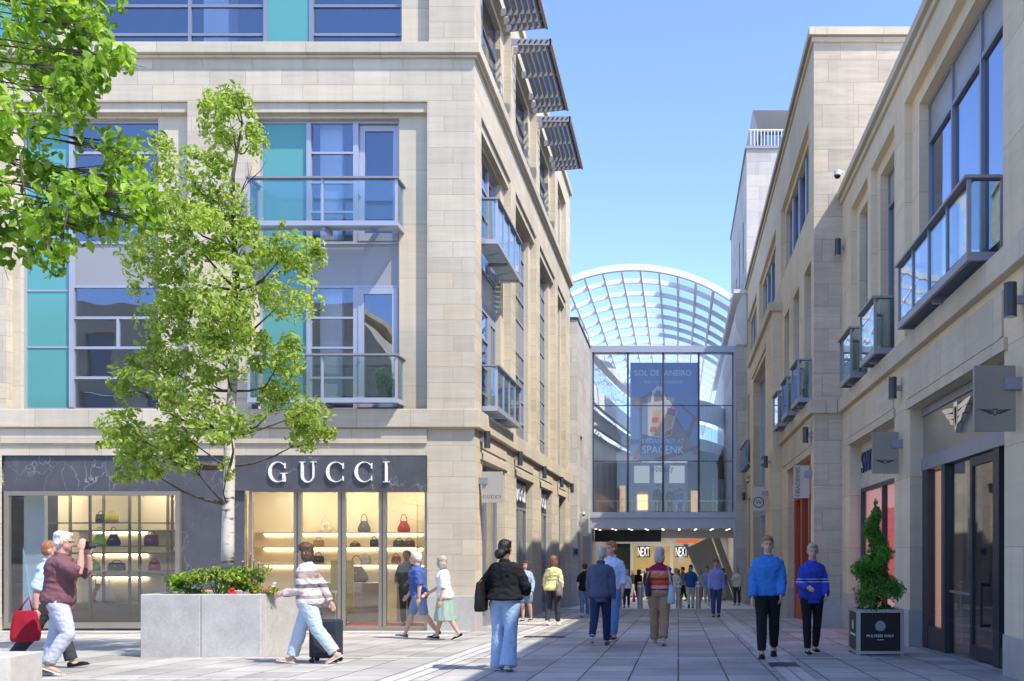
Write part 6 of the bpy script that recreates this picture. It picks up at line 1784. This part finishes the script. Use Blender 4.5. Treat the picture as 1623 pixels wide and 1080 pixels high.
    for k in 'RL':
        hip, kn, an, fp = J[k]
        f_ = Vector((0, math.cos(fp), -math.sin(fp))); dn = Vector((0, -math.sin(fp), -math.cos(fp)))
        rm = Matrix((Vector((1, 0, 0)), f_, -dn)).transposed()
        mb = MB()
        mb.ell(an + dn * .020 * h - f_ * .008 * h, (.025 * h, .033 * h, .025 * h), 12, rm)
        mb.ell(an + dn * .026 * h + f_ * .045 * h, (.025 * h, .060 * h, .019 * h), 12, rm)
        mb.ell(an + dn * .029 * h + f_ * .080 * h, (.027 * h, .036 * h, .014 * h), 12, rm)
        so = remeshed(mb, 'shoe', scol, root, vox, 2)
        mb = MB()
        q = lambda x_, y_, z_: an + Vector((x_ * h, 0, 0)) + f_ * (y_ * h) + dn * (z_ * h)
        out = [(.023, -.036), (.026, -.01), (.023, .03), (.029, .075), (.022, .112), (0, .122), (-.022, .112), (-.029, .075), (-.023, .03), (-.026, -.01), (-.023, -.036), (0, -.044)]
        mb.prism([q(a_, b_, .034) for a_, b_ in out], dn * .009 * h)
        mb.build('sole', sole or SOLE_D, so)
    return root, dict(A=A, J=J, sh=sh, pel=pel, hc=hc, nb=nb, HR=HR, h=h, root=root)

def tote(label, info, local, w, d, hgt, mat, name='shoulder_bag', cat='bag', strap=None, rot=0.0, round_=False, zrot=0.0):
    "soft bag hanging beside a person; local = top centre in the person's own frame, strap = where the straps meet"
    r = info['root']
    Rz = Matrix.Rotation(r.rotation_euler.z, 4, 'Z')
    wp = Vector(r.location) + Rz @ Vector(local)
    t = thing(name, label, cat, wp, r.rotation_euler.z + zrot)
    mb = MB(); rings = []
    for k in range(8):
        q = k / 7; zz = -hgt * q
        ww = w * (.74 + .26 * math.sin(min(1, q * 1.15) * PI / 2)) if not round_ else w * (.28 + .72 * math.sin(min(1, .12 + q * .9) * PI * .62))
        dd = d * (.42 + .58 * q); 
        if k == 7: ww *= .9; dd *= .8
        rings.append((0, 0, zz, dd / 2, ww / 2, .6))
    mb.loft(rings, 20)
    remeshed(mb, 'bag_body', mat, t, .014, 3, .008, len(label), (7, 7, 5))
    if strap is not None:
        s_ = Vector(strap) - Vector(local); mb = MB()
        if zrot: s_ = Matrix.Rotation(-zrot, 3, 'Z') @ s_
        for e in (-1, 1):
            mb.tube([Vector((e * d * .12, -w * .26, -.02)), s_ * .6 + Vector((0, -w * .10, 0)), s_, s_ * .6 + Vector((0, w * .10, 0)), Vector((e * d * .12, w * .26, -.02))], .009, 6)
        mb.build('strap', mat, t, smooth=True)
    return t

denim = C_('light_blue_denim', (.30, .42, .60)); denim_m = C_('mid_blue_denim', (.16, .25, .42)); navy = C_('navy_cotton', (.022, .035, .085)); blackc = C_('black_cotton', (.014, .014, .016)); greyc = C_('charcoal_cotton', (.05, .052, .06))
white = C_('white_cotton', (.74, .74, .73)); lblue = C_('pale_blue_cotton', (.46, .60, .82)); royal = C_('bright_blue_fleece', (.05, .20, .56)); deepblue = C_('deep_blue_jersey', (.035, .07, .40)); khaki = C_('camel_trousers', (.33, .22, .14)); maroon = C_('dusty_plum_linen', (.18, .085, .10)); stone_t = C_('pale_grey_blue_chinos', (.50, .52, .62)); lemon = C_('lemon_cotton', (.66, .62, .30)); sage = C_('sage_cotton', (.30, .40, .33)); lilac = C_('lilac_blue_cotton', (.28, .31, .66)); blaz = C_('slate_blue_blazer', (.075, .095, .16)); tealt = C_('cobalt_tee', (.03, .10, .30)); palegrey = C_('pale_grey_cotton', (.55, .54, .52)); shortb = C_('faded_blue_shorts', (.20, .28, .42)); capm = C_('navy_cap', (.02, .03, .07))
sh_black = C_('black_leather', (.015, .015, .016), rough=.4); sh_white = C_('white_leather', (.66, .65, .62), rough=.5); sh_tan = C_('tan_suede', (.40, .32, .24)); sh_navy = C_('navy_suede', (.05, .07, .14)); sh_blush = C_('blush_shoe', (.60, .36, .28))

HP = PI / 2
# two older men at the left
p1, i1 = person('man with white hair in a plum short-sleeved shirt holding a camera to his face', 93, 11.85, -1.25, 1.76, legs=((.30, .85), (-.12, .10)), arms=((1.15, .25, 1.95, .2), (1.0, .2, 2.05, .4)), lean=.06, head=(-.15, .05), skin='pink', hair=('white_full', 'white'), top=maroon, bottom=stone_t, shoes=(sh_tan, SOLE_W), sleeve=.5, hem=.44, loose=.035, leg_w=.012, build=1.12, collar=True, glasses=True)
wr = i1['A']['R'][2] + i1['A']['R'][3] * .11
Rz = Matrix.Rotation(p1.rotation_euler.z, 4, 'Z')
hcw = i1['hc'] + Vector((0.0, .135, -.01))
t = thing('camera', 'small black camera held up by the man in the plum shirt', 'camera', Vector(p1.location) + Rz @ (i1['A']['R'][2] * .5 + i1['A']['L'][2] * .5 + Vector((0, .02, .09))), p1.rotation_euler.z)
mb = MB(); mb.box(-.065, .065, -.03, .03, -.045, .04); mb.box(-.03, .03, -.03, .03, .04, .06); mb.build('camera_body', M['black'], t, bevel=.006)
mb = MB(); mb.tube([(0, .03, 0), (0, .10, 0)], [.034, .03], 14); mb.build('lens', M['dark'], t)
p2, i2 = person('man in a pale blue shirt half hidden behind the man in plum', 76, 12.75, -1.3, 1.73, legs=((-.38, .25), (.36, .10)), arms=((-.3, .15, .3, 0), (-.1, .1, .3, 0)), skin='pink', hair=('short', 'ginger'), top=lblue, bottom=greyc, shoes=(sh_black, None), sleeve=.5, hem=.50, loose=.03, leg_w=.014, collar=True)
tote('deep red cloth shopping bag carried by the man in pale blue', i2, (.30, -.16, .80), .34, .16, .40, C_('deep_red_canvas', (.30, .015, .03)), strap=(.30, -.12, .98))
# woman with suitcase
p3, i3 = person('woman in a pale striped wrap and light jeans pulling a dark suitcase', 490, 13.5, HP + .1, 1.72, True, legs=((.36, .08), (-.34, .30)), arms=((-.55, .22, .1, 0), (.15, .1, 1.2, .25)), lean=.06, head=(.1, .05), skin='fair', hair=('bob', 'brown'), top=stripes('pale_striped_knit', [(.50, .40, .36), (.62, .58, .56), (.30, .26, .26), (.60, .50, .46), (.16, .15, .18), (.58, .55, .53), (.34, .26, .25), (.6, .52, .49)], [.86, .93, .98, 1.08, 1.14, 1.22, 1.32]), bottom=C_('washed_pale_denim', (.45, .56, .66)), shoes=(sh_blush, SOLE_W), sleeve=1.0, hem=.47, loose=.035, leg_w=.02)
sc_ = thing('suitcase', 'dark upright wheeled suitcase pulled behind the walking woman', 'suitcase', (xat(517, 13.75), 13.75, gz(13.75)), HP)
mb = MB(); mb.box(-.13, .13, -.21, .21, .07, .62); mb.build('case', C_('dark_suitcase_fabric', (.035, .042, .06)), sc_, bevel=.035)
for s in (-1, 1):
    for e in (-1, 1):
        mb = MB(); mb.tube([(s * .10 - .012, e * .17, .036), (s * .10 + .012, e * .17, .036)], .036, 12); mb.build('wheel', M['black'], sc_)
mb = MB(); mb.bar((.09, -.10, .60), (.12, -.10, 1.02), .016, .016); mb.bar((.09, .10, .60), (.12, .10, 1.02), .016, .016); mb.bar((.12, -.12, 1.02), (.12, .12, 1.02), .028, .03); mb.build('pull_handle', M['steel'], sc_)
mb = MB(); mb.box(-.15, -.132, -.17, .17, .15, .42); mb.build('front_pocket', greyc, sc_, bevel=.008)
# elderly couple by the shop
p4, i4 = person('older man with white hair in a blue polo and shorts walking past the shop', 664, 19.0, HP + .15, 1.74, legs=((.36, .05), (-.28, .35)), arms=((.15, .12, .5, 0), (-.25, .1, .3, 0)), lean=.07, skin='fair', hair=('short', 'white'), top=C_('royal_navy_polo', (.07, .11, .30)), bottom=shortb, shoes=(C_('grey_trainers', (.10, .11, .14)), SOLE_W), sleeve=.5, hem=.47, loose=.03, leg_len=.6, build=1.12)
p5_, i5 = person('older woman in a white top and sage green skirt behind the man in the polo', 705, 18.6, HP + .1, 1.62, True, legs=((.24, .05), (-.22, .3)), arms=((.35, .1, .7, .1), (-.1, .1, .3, 0)), lean=.08, skin='fair', hair=('bob', 'ash'), top=white, bottom=sage, shoes=(blackc, SOLE_W), sleeve=.5, hem=.47, loose=.02, skirt=True, build=1.1)
p6, i6 = person('dark figure put inside the glazed shop doors in place of a reflection', 645, 22.75, PI, 1.80, legs=((.0, .02), (.02, .02)), arms=((.3, .1, .9, .3), (.3, .1, .9, .3)), skin='tan', hair=('tight', 'black'), top=greyc, bottom=blackc, shoes=(sh_black, None), loose=.02, jacket=True, z=ZFL, vox=.014)  # added figure, stands for a reflection in the shop glass
# woman in black with the tote
p7, i7 = person('woman with hair in a low bun, black sweatshirt and pale flared jeans', 800, 12.5, -.05, 1.69, True, legs=((-.14, .20), (.08, .06)), arms=((.15, .42, 1.1, .30), (.2, .35, 1.1, .35)), lean=.03, head=(-.25, .05), skin='brown', hair=('bun', 'black'), top=blackc, bottom=denim, shoes=(sh_white, SOLE_W), sleeve=1.0, hem=.525, loose=.05, leg_w=.016, flare=.040)
tote('large black leather tote on the shoulder of the woman in black', i7, (-.30, -.06, 1.17), .40, .15, .38, sh_black, strap=(-.17, -.02, 1.40))
# group along the left wall
p8, i8 = person('young woman in a pale blue hoodie and denim shorts with sunglasses on her head', 834, 26.6, PI - .3, 1.68, True, legs=((.05, .05), (-.05, .25)), arms=((.1, .45, 1.6, .4), (-.1, .2, .5, 0)), skin='fair', hair=('long', 'brown'), top=C_('pale_periwinkle_fleece', (.36, .44, .64)), bottom=denim_m, shoes=(sh_black, SOLE_W), sleeve=1.0, hem=.48, loose=.03, leg_len=.5)
mb = MB()
for s in (-1, 1): mb.ell(i8['hc'] + Vector((s * .03, .055, .10)), (.026, .012, .018), 8)
mb.build('sunglasses', M['black'], p8)
p9, i9 = person('woman with auburn bob, loose lemon top and dark cropped trousers', 877, 24.2, -.15, 1.74, True, legs=((.16, .08), (-.14, .3)), arms=((-.1, .14, .4, 0), (.0, .2, .3, 0)), skin='fair', hair=('bob', 'auburn'), top=lemon, bottom=greyc, shoes=(sh_white, SOLE_W), sleeve=.75, hem=.49, loose=.05, leg_w=.004)
tote('soft grey shoulder bag of the woman in the lemon top', i9, (.20, -.12, 1.08), .36, .14, .30, C_('mushroom_leather', (.22, .18, .17), rough=.5), strap=(.12, -.02, 1.42))
p10, i10 = person('person in a black top and blue jeans mostly hidden behind the man in the blazer', 927, 29.4, .1, 1.66, True, legs=((.2, .1), (-.2, .3)), arms=((-.2, .1, .3, 0), (-.55, .25, .15, 0)), skin='fair', hair=('short', 'brown'), top=blackc, bottom=C_('worn_denim', (.14, .22, .36)), shoes=(sh_white, SOLE_W), sleeve=.5, hem=.48, loose=.02, vox=.013)
p11, i11 = person('grey-haired man seen from behind in a slate blue blazer and navy trousers', 952, 16.9, -.05, 1.77, legs=((.22, .06), (-.34, .50)), arms=((-.12, .12, .25, 0), (.12, .12, .25, 0)), lean=.05, head=(.15, .08), skin='pink', hair=('short', 'grey'), top=blaz, bottom=navy, shoes=(sh_navy, SOLE_W), sleeve=1.0, hem=.45, loose=.026, jacket=True, build=1.08)
p12, i12 = person('tall ginger-haired man in a pale blue shirt facing this way behind the blazer', 970, 18.6, PI - .25, 1.90, legs=((-.15, .2), (.2, .08)), arms=((.1, .12, .3, 0), (-.1, .15, .4, 0)), head=(-.5, .1), skin='pink', hair=('short', 'ginger'), top=lblue, bottom=C_('bright_blue_jeans', (.10, .22, .48)), shoes=(sh_navy, SOLE_W), sleeve=.75, hem=.46, loose=.025, collar=True)
p13, i13 = person('short grey-haired woman in a white top and navy trousers carrying a pink bag', 993, 38.6, 0, 1.52, True, legs=((.15, .06), (-.15, .25)), arms=((.0, .12, .1, 0), (.05, .12, .2, 0)), skin='fair', hair=('bob', 'grey'), top=white, bottom=navy, shoes=(sh_black, None), sleeve=.5, hem=.50, loose=.025, build=1.12, vox=.015)
tote('bright pink carrier bag held by the short grey-haired woman', i13, (.30, .05, .58), .26, .14, .34, C_('bright_pink_plastic', (.75, .04, .33), rough=.4), name='carrier_bag', strap=(.28, .02, .72))
SZ = [(.42, .05, .10), (.55, .20, .13), (.50, .07, .02), (.20, .02, .05), (.62, .24, .26), (.42, .06, .02), (.55, .10, .03), (.26, .05, .04), (.60, .19, .05), (.62, .25, .27), (.28, .02, .05)]
p14, i14 = person('woman with short grey hair in red and orange striped top and camel trousers', 1045, 17.2, -.03, 1.74, True, legs=((-.20, .32), (.14, .05)), arms=((.05, .12, .2, 0), (-.08, .14, .25, 0)), head=(0, .05), skin='fair', hair=('bob', 'grey'), top=stripes('striped_knit', SZ, [.90, .955, .99, 1.03, 1.09, 1.13, 1.18, 1.23, 1.29, 1.355]), bottom=khaki, shoes=(sh_tan, SOLE_W), sleeve=.75, hem=.545, loose=.018, leg_w=.014, build=1.04)
tote('pale blue drawstring cloth bag on the striped woman’s right shoulder'.replace('’', "'"), i14, (.22, -.06, 1.10), .27, .16, .34, C_('powder_blue_canvas', (.36, .50, .55)), strap=(.15, -.05, 1.44), round_=True)
tote("small navy bag on the striped woman's left side", i14, (-.20, -.08, 1.20), .22, .12, .30, navy, strap=(-.14, -.02, 1.42))
p15, i15 = person('woman in white and pink passing behind the middle bollard', 1071, 38.6, -.7, 1.62, True, legs=((.35, .05), (-.32, .3)), arms=((.3, .1, 1.0, .1), (-.2, .1, .3, 0)), skin='fair', hair=('tied', 'ash'), top=C_('blush_white_cotton', (.68, .60, .60)), bottom=palegrey, shoes=(sh_white, SOLE_W), sleeve=.75, hem=.42, loose=.03, vox=.015)
p16, i16 = person('man in a navy cap, cobalt T-shirt and pale trousers walking towards the mall', 1095, 38.2, 0, 1.74, legs=((.12, .05), (-.2, .4)), arms=((.0, .14, .25, 0), (.05, .14, .2, 0)), skin='tan', hair=('cap', 'navy_cap'), top=tealt, bottom=palegrey, shoes=(sh_black, None), sleeve=.5, hem=.48, loose=.03, vox=.015)
tote('navy cloth bag carried by the man in the cobalt T-shirt', i16, (.28, .0, .80), .28, .12, .44, navy, name='carrier_bag', strap=(.27, .02, .92))
p17, i17 = person('man in a mid blue top and pale trousers walking out of the mall', 1121, 44.5, PI, 1.74, legs=((.15, .06), (-.15, .2)), arms=((.1, .12, .2, 0), (-.1, .12, .2, 0)), skin='fair', hair=('short', 'brown'), top=C_('dusty_blue_cotton', (.22, .32, .52)), bottom=C_('pale_stone_trousers', (.42, .38, .37)), shoes=(sh_white, SOLE_W), sleeve=.5, hem=.48, loose=.025, vox=.015)
p18, i18 = person('man in a lilac-blue shirt and dark blue trousers walking towards the camera', 1135, 29.6, PI, 1.78, legs=((.1, .04), (-.1, .15)), arms=((.1, .12, .2, 0), (-.1, .12, .2, 0)), skin='pink', hair=('short', 'brown'), top=lilac, bottom=C_('dark_blue_trousers', (.05, .08, .20)), shoes=(sh_black, None), sleeve=1.0, hem=.47, loose=.03, vox=.012)
p19, i19 = person('woman with long fair hair in a pale top at the right of the mall entrance', 1168, 42.0, PI - .4, 1.66, True, legs=((.05, .04), (-.05, .1)), arms=((.4, .1, 1.4, .2), (.1, .1, .3, 0)), skin='fair', hair=('long', 'blond'), top=C_('pale_cream_cotton', (.62, .54, .46)), bottom=greyc, shoes=(sh_black, None), sleeve=.75, hem=.48, loose=.025, vox=.015)
# couple in blue at the right
p20, i20 = person('man with ginger hair in a bright blue fleece and black trousers walking this way', 1217, 14.5, PI - .1, 1.83, legs=((.20, .06), (-.14, .32)), arms=((.1, .14, .5, 0), (.15, .12, .6, .1)), lean=.03, head=(.1, .05), skin='fair', hair=('short', 'ginger'), top=royal, bottom=C_('black_joggers', (.016, .017, .022)), shoes=(sh_black, None), sleeve=1.0, hem=.50, loose=.03, leg_w=.006, build=1.05)
p21, i21 = person('woman with fair hair tied back in a deep blue jersey and black leggings', 1287, 15.3, PI + .1, 1.76, True, legs=((.12, .05), (-.08, .2)), arms=((.2, .2, 1.2, .3), (.15, .16, .8, .2)), head=(-.1, .1), skin='fair', hair=('tied', 'ash'), top=stripes('deep_blue_banded_jersey', [(.035, .07, .40), (.45, .48, .62), (.035, .07, .40), (.40, .44, .6), (.035, .07, .40)], [1.155, 1.17, 1.20, 1.215]), bottom=C_('black_leggings', (.018, .018, .02)), shoes=(blackc, SOLE_W), sleeve=1.0, hem=.46, loose=.03, leg_w=-.002)
# shoppers inside the mall
mall = [('shopper in black with dark hair inside the mall, nearest the left shopfront', 1012, 52.5, .2, blackc, blackc, 'black', 'long', True), ('shopper in charcoal inside the mall, just left of the striped woman', 1026, 54.0, .4, greyc, blackc, 'brown', 'short', False), ('shopper in dark blue inside the mall, right of the striped woman', 1062, 52.0, PI, navy, greyc, 'brown', 'short', False), ('shopper in pale clothes deep inside the mall by the golden shop', 1036, 56.0, PI, palegrey, denim_m, 'blond', 'long', True)]
for lab, px, Y, hd, a, b, hcol, hs, fem in mall:
    person(lab, px, Y, hd, 1.66 if fem else 1.76, fem, legs=((.12, .05), (-.12, .2)), arms=((.1, .1, .3, 0), (-.1, .1, .3, 0)), skin='fair', hair=(hs, hcol), top=a, bottom=b, shoes=(sh_black, None), vox=.018, loose=.025)
cols_ = [blackc, navy, greyc, white, tealt, khaki, palegrey, C_('brick_cotton', (.30, .07, .05)), denim_m]
for k_, (lab, px, Y) in enumerate((('shopper in black deep in the mall, left of the bollards', 975, 57), ('shopper in navy deep in the mall, beside the dark green shop', 984, 55), ('shopper in charcoal deep in the mall, behind the pink bag', 1003, 58.5), ('shopper in white deep in the mall by the golden shop wall', 1019, 58), ('shopper in cobalt deep in the mall, just right of the striped woman', 1056, 58), ('shopper in camel deep in the mall, beside the middle bollard', 1083, 50.5), ('shopper in pale grey deep in the mall, under the escalator', 1110, 51), ('shopper in brick red deep in the mall, near the middle', 1032, 50), ('shopper in mid blue denim deep in the mall, towards the right', 1146, 50.5))):
    person(lab, px, Y, rng.choice([0, .4, PI, PI - .5, 1.4]), 1.62 + .03 * (k_ % 6), k_ % 2 == 0, legs=((.16, .05), (-.14, .2)), arms=((.15, .12, .3, 0), (-.1, .12, .3, 0)), skin='fair', hair=(('long', 'short', 'bob')[k_ % 3] if k_ % 2 == 0 else 'short', ('brown', 'black', 'blond', 'grey')[k_ % 4]), top=cols_[k_], bottom=cols_[(k_ * 5 + 2) % 9], shoes=(sh_black, None), vox=.018, loose=.025)
ZU = zP(815)
for lab, px, Y, hd, a, hcol in (('shopper in dark clothes at the upper-floor rail of the mall, left of centre', 1042, 50.5, PI, blackc, 'brown'), ('shopper in a violet-blue top on the upper floor of the mall', 1077, 53.0, 0, C_('violet_blue_cotton', (.10, .10, .45)), 'brown'), ('shopper in black on the upper floor of the mall, centre', 1062, 52, PI, greyc, 'black')):
    person(lab, px, Y, hd, 1.68, False, legs=((.1, .05), (-.1, .2)), skin='fair', hair=('short', hcol), top=a, bottom=greyc, shoes=(sh_black, None), vox=.018, z=ZU, loose=.025)

# ================================================================ handbags in the shop
def handbag(label, p, w, h, col, kind='hobo', rot=0.0):
    t = thing('handbag', label, 'handbag', p, rot, 'handbags on the shop shelves'); m = C_('bag_%02x%02x%02x' % tuple(int(255 * c) for c in col), col, rough=.4)
    mb = MB()
    if kind == 'hobo': rings = [(0, 0, 0, w * .40, .05), (0, 0, h * .2, w * .5, .07), (0, 0, h * .5, w * .44, .06), (0, 0, h * .8, w * .30, .035), (0, 0, h, w * .22, .015)]
    else: rings = [(0, 0, 0, w * .48, .06, .5), (0, 0, h * .4, w * .5, .06, .5), (0, 0, h * .9, w * .46, .045, .5), (0, 0, h, w * .42, .025, .5)]
    mb.loft(rings, 18); mb.build('bag_body', m, t, smooth=True)
    mb = MB(); a0 = w * (.24 if kind == 'hobo' else .28); hh = h * (.75 if kind == 'hobo' else .5)
    mb.tube([(a0 * math.cos(k * PI / 8), 0, h * .88 + hh * math.sin(k * PI / 8)) for k in range(9)], .011, 6); mb.build('handle', m, t, smooth=True)
    mb = MB(); mb.box(-.02, .02, -.075, -.055, h * .5, h * .62); mb.build('clasp', M['bronze'], t)
def onshelf(py, yy, zoff=.02): return zat(py, yy) + zoff
for lab, px, py, yy, w, h, col, kd in (
    ('lime green hobo handbag on the upper display shelf', 158, 866, YF + 1.24, .36, .28, (.32, .55, .06), 'hobo'), ('black hobo handbag beside the lime green one', 180, 866, YF + 1.24, .36, .28, (.03, .03, .035), 'hobo'),
    ('plum handbag at the right of the upper display shelf', 240, 866, YF + 1.24, .34, .26, (.20, .04, .10), 'box'), ('small yellow handbag on the top display shelf', 177, 829, YF + 1.24, .34, .2, (.60, .50, .05), 'box'),
    ('small dark handbag on the top display shelf, left of the yellow one', 160, 829, YF + 1.24, .24, .2, (.06, .055, .07), 'box'), ('green clutch on the lower display shelf', 147, 905, YF + 1.24, .34, .18, (.30, .48, .08), 'box'),
    ('black clutch on the lower display shelf', 185, 905, YF + 1.24, .42, .18, (.04, .04, .045), 'box'), ('crimson handbag at the right of the lower display shelf', 245, 905, YF + 1.24, .28, .2, (.35, .02, .06), 'box')):
    handbag(lab, (xat(px, yy), yy, onshelf(py, yy, .013)), w, h, col, kd)
ylow = YF + 2.3
handbag('white hobo handbag on the low plinth in the display window', (xat(167, ylow), ylow, zat(955, ylow) + .003), .5, .42, (.62, .58, .52), 'hobo'); handbag('brown handbag with tall handle on the low plinth in the display window', (xat(152, ylow), ylow + .12, zat(955, ylow) + .003), .36, .46, (.25, .12, .06), 'hobo')
ysh = yb2 - .2
for lab, px, py, w, h, col, kd in (
    ('grey hobo handbag on the top shelf behind the glazed doors', 577, 845, .36, .30, (.10, .11, .12), 'hobo'), ('oxblood hobo handbag on the top shelf behind the glazed doors', 640, 845, .36, .30, (.28, .03, .02), 'hobo'), ('ivory hobo handbag on the top shelf behind the glazed doors', 516, 845, .34, .28, (.62, .55, .42), 'hobo'),
    ('dark green box handbag on the middle shelf', 632, 868, .30, .17, (.03, .06, .05), 'box'), ('dark brown box handbag on the middle shelf', 649, 868, .30, .17, (.10, .03, .02), 'box'), ('black square handbag on the middle shelf', 593, 868, .22, .2, (.02, .02, .02), 'box'), ('pair-sized dark clutch on the middle shelf', 563, 868, .28, .1, (.08, .05, .04), 'box'), ('tan box handbag on the middle shelf at the left', 505, 868, .30, .18, (.40, .22, .09), 'box'),
    ('pale grey handbag on the lowest shelf', 580, 895, .28, .2, (.35, .36, .38), 'box'), ('chestnut handbag on the lowest shelf', 628, 895, .26, .2, (.22, .07, .04), 'box'), ('black handbag on the lowest shelf at the left', 505, 895, .30, .22, (.03, .03, .03), 'box')):
    handbag(lab, (xat(px, ysh), ysh, onshelf(py, ysh, .02)), w, h, col, kd)
handbag('large brown shoulder bag on the shop counter', (xat(565, yc + .3), yc + .3, ZFL + 1.005), .62, .42, (.11, .075, .05), 'hobo')
t = thing('yellow_stand_in', 'mustard yellow upright board standing in for a ghosted yellow figure', 'stand-in', (xat(542, YF + 1.4), YF + 1.4, ZFL + .02))  # made-up board in place of a ghosted figure in yellow
mb = MB(); mb.box(-.28, .28, 0, .04, .3, 1.55); mb.build('board', plain('mustard_board', (.50, .40, .03), .5, 0, .1, 2), t); mb = MB(); mb.box(-.2, .2, -.15, .2, 0, .03); mb.bar((0, .02, .03), (0, .02, .3), .05); mb.build('stand', M['steel'], t)
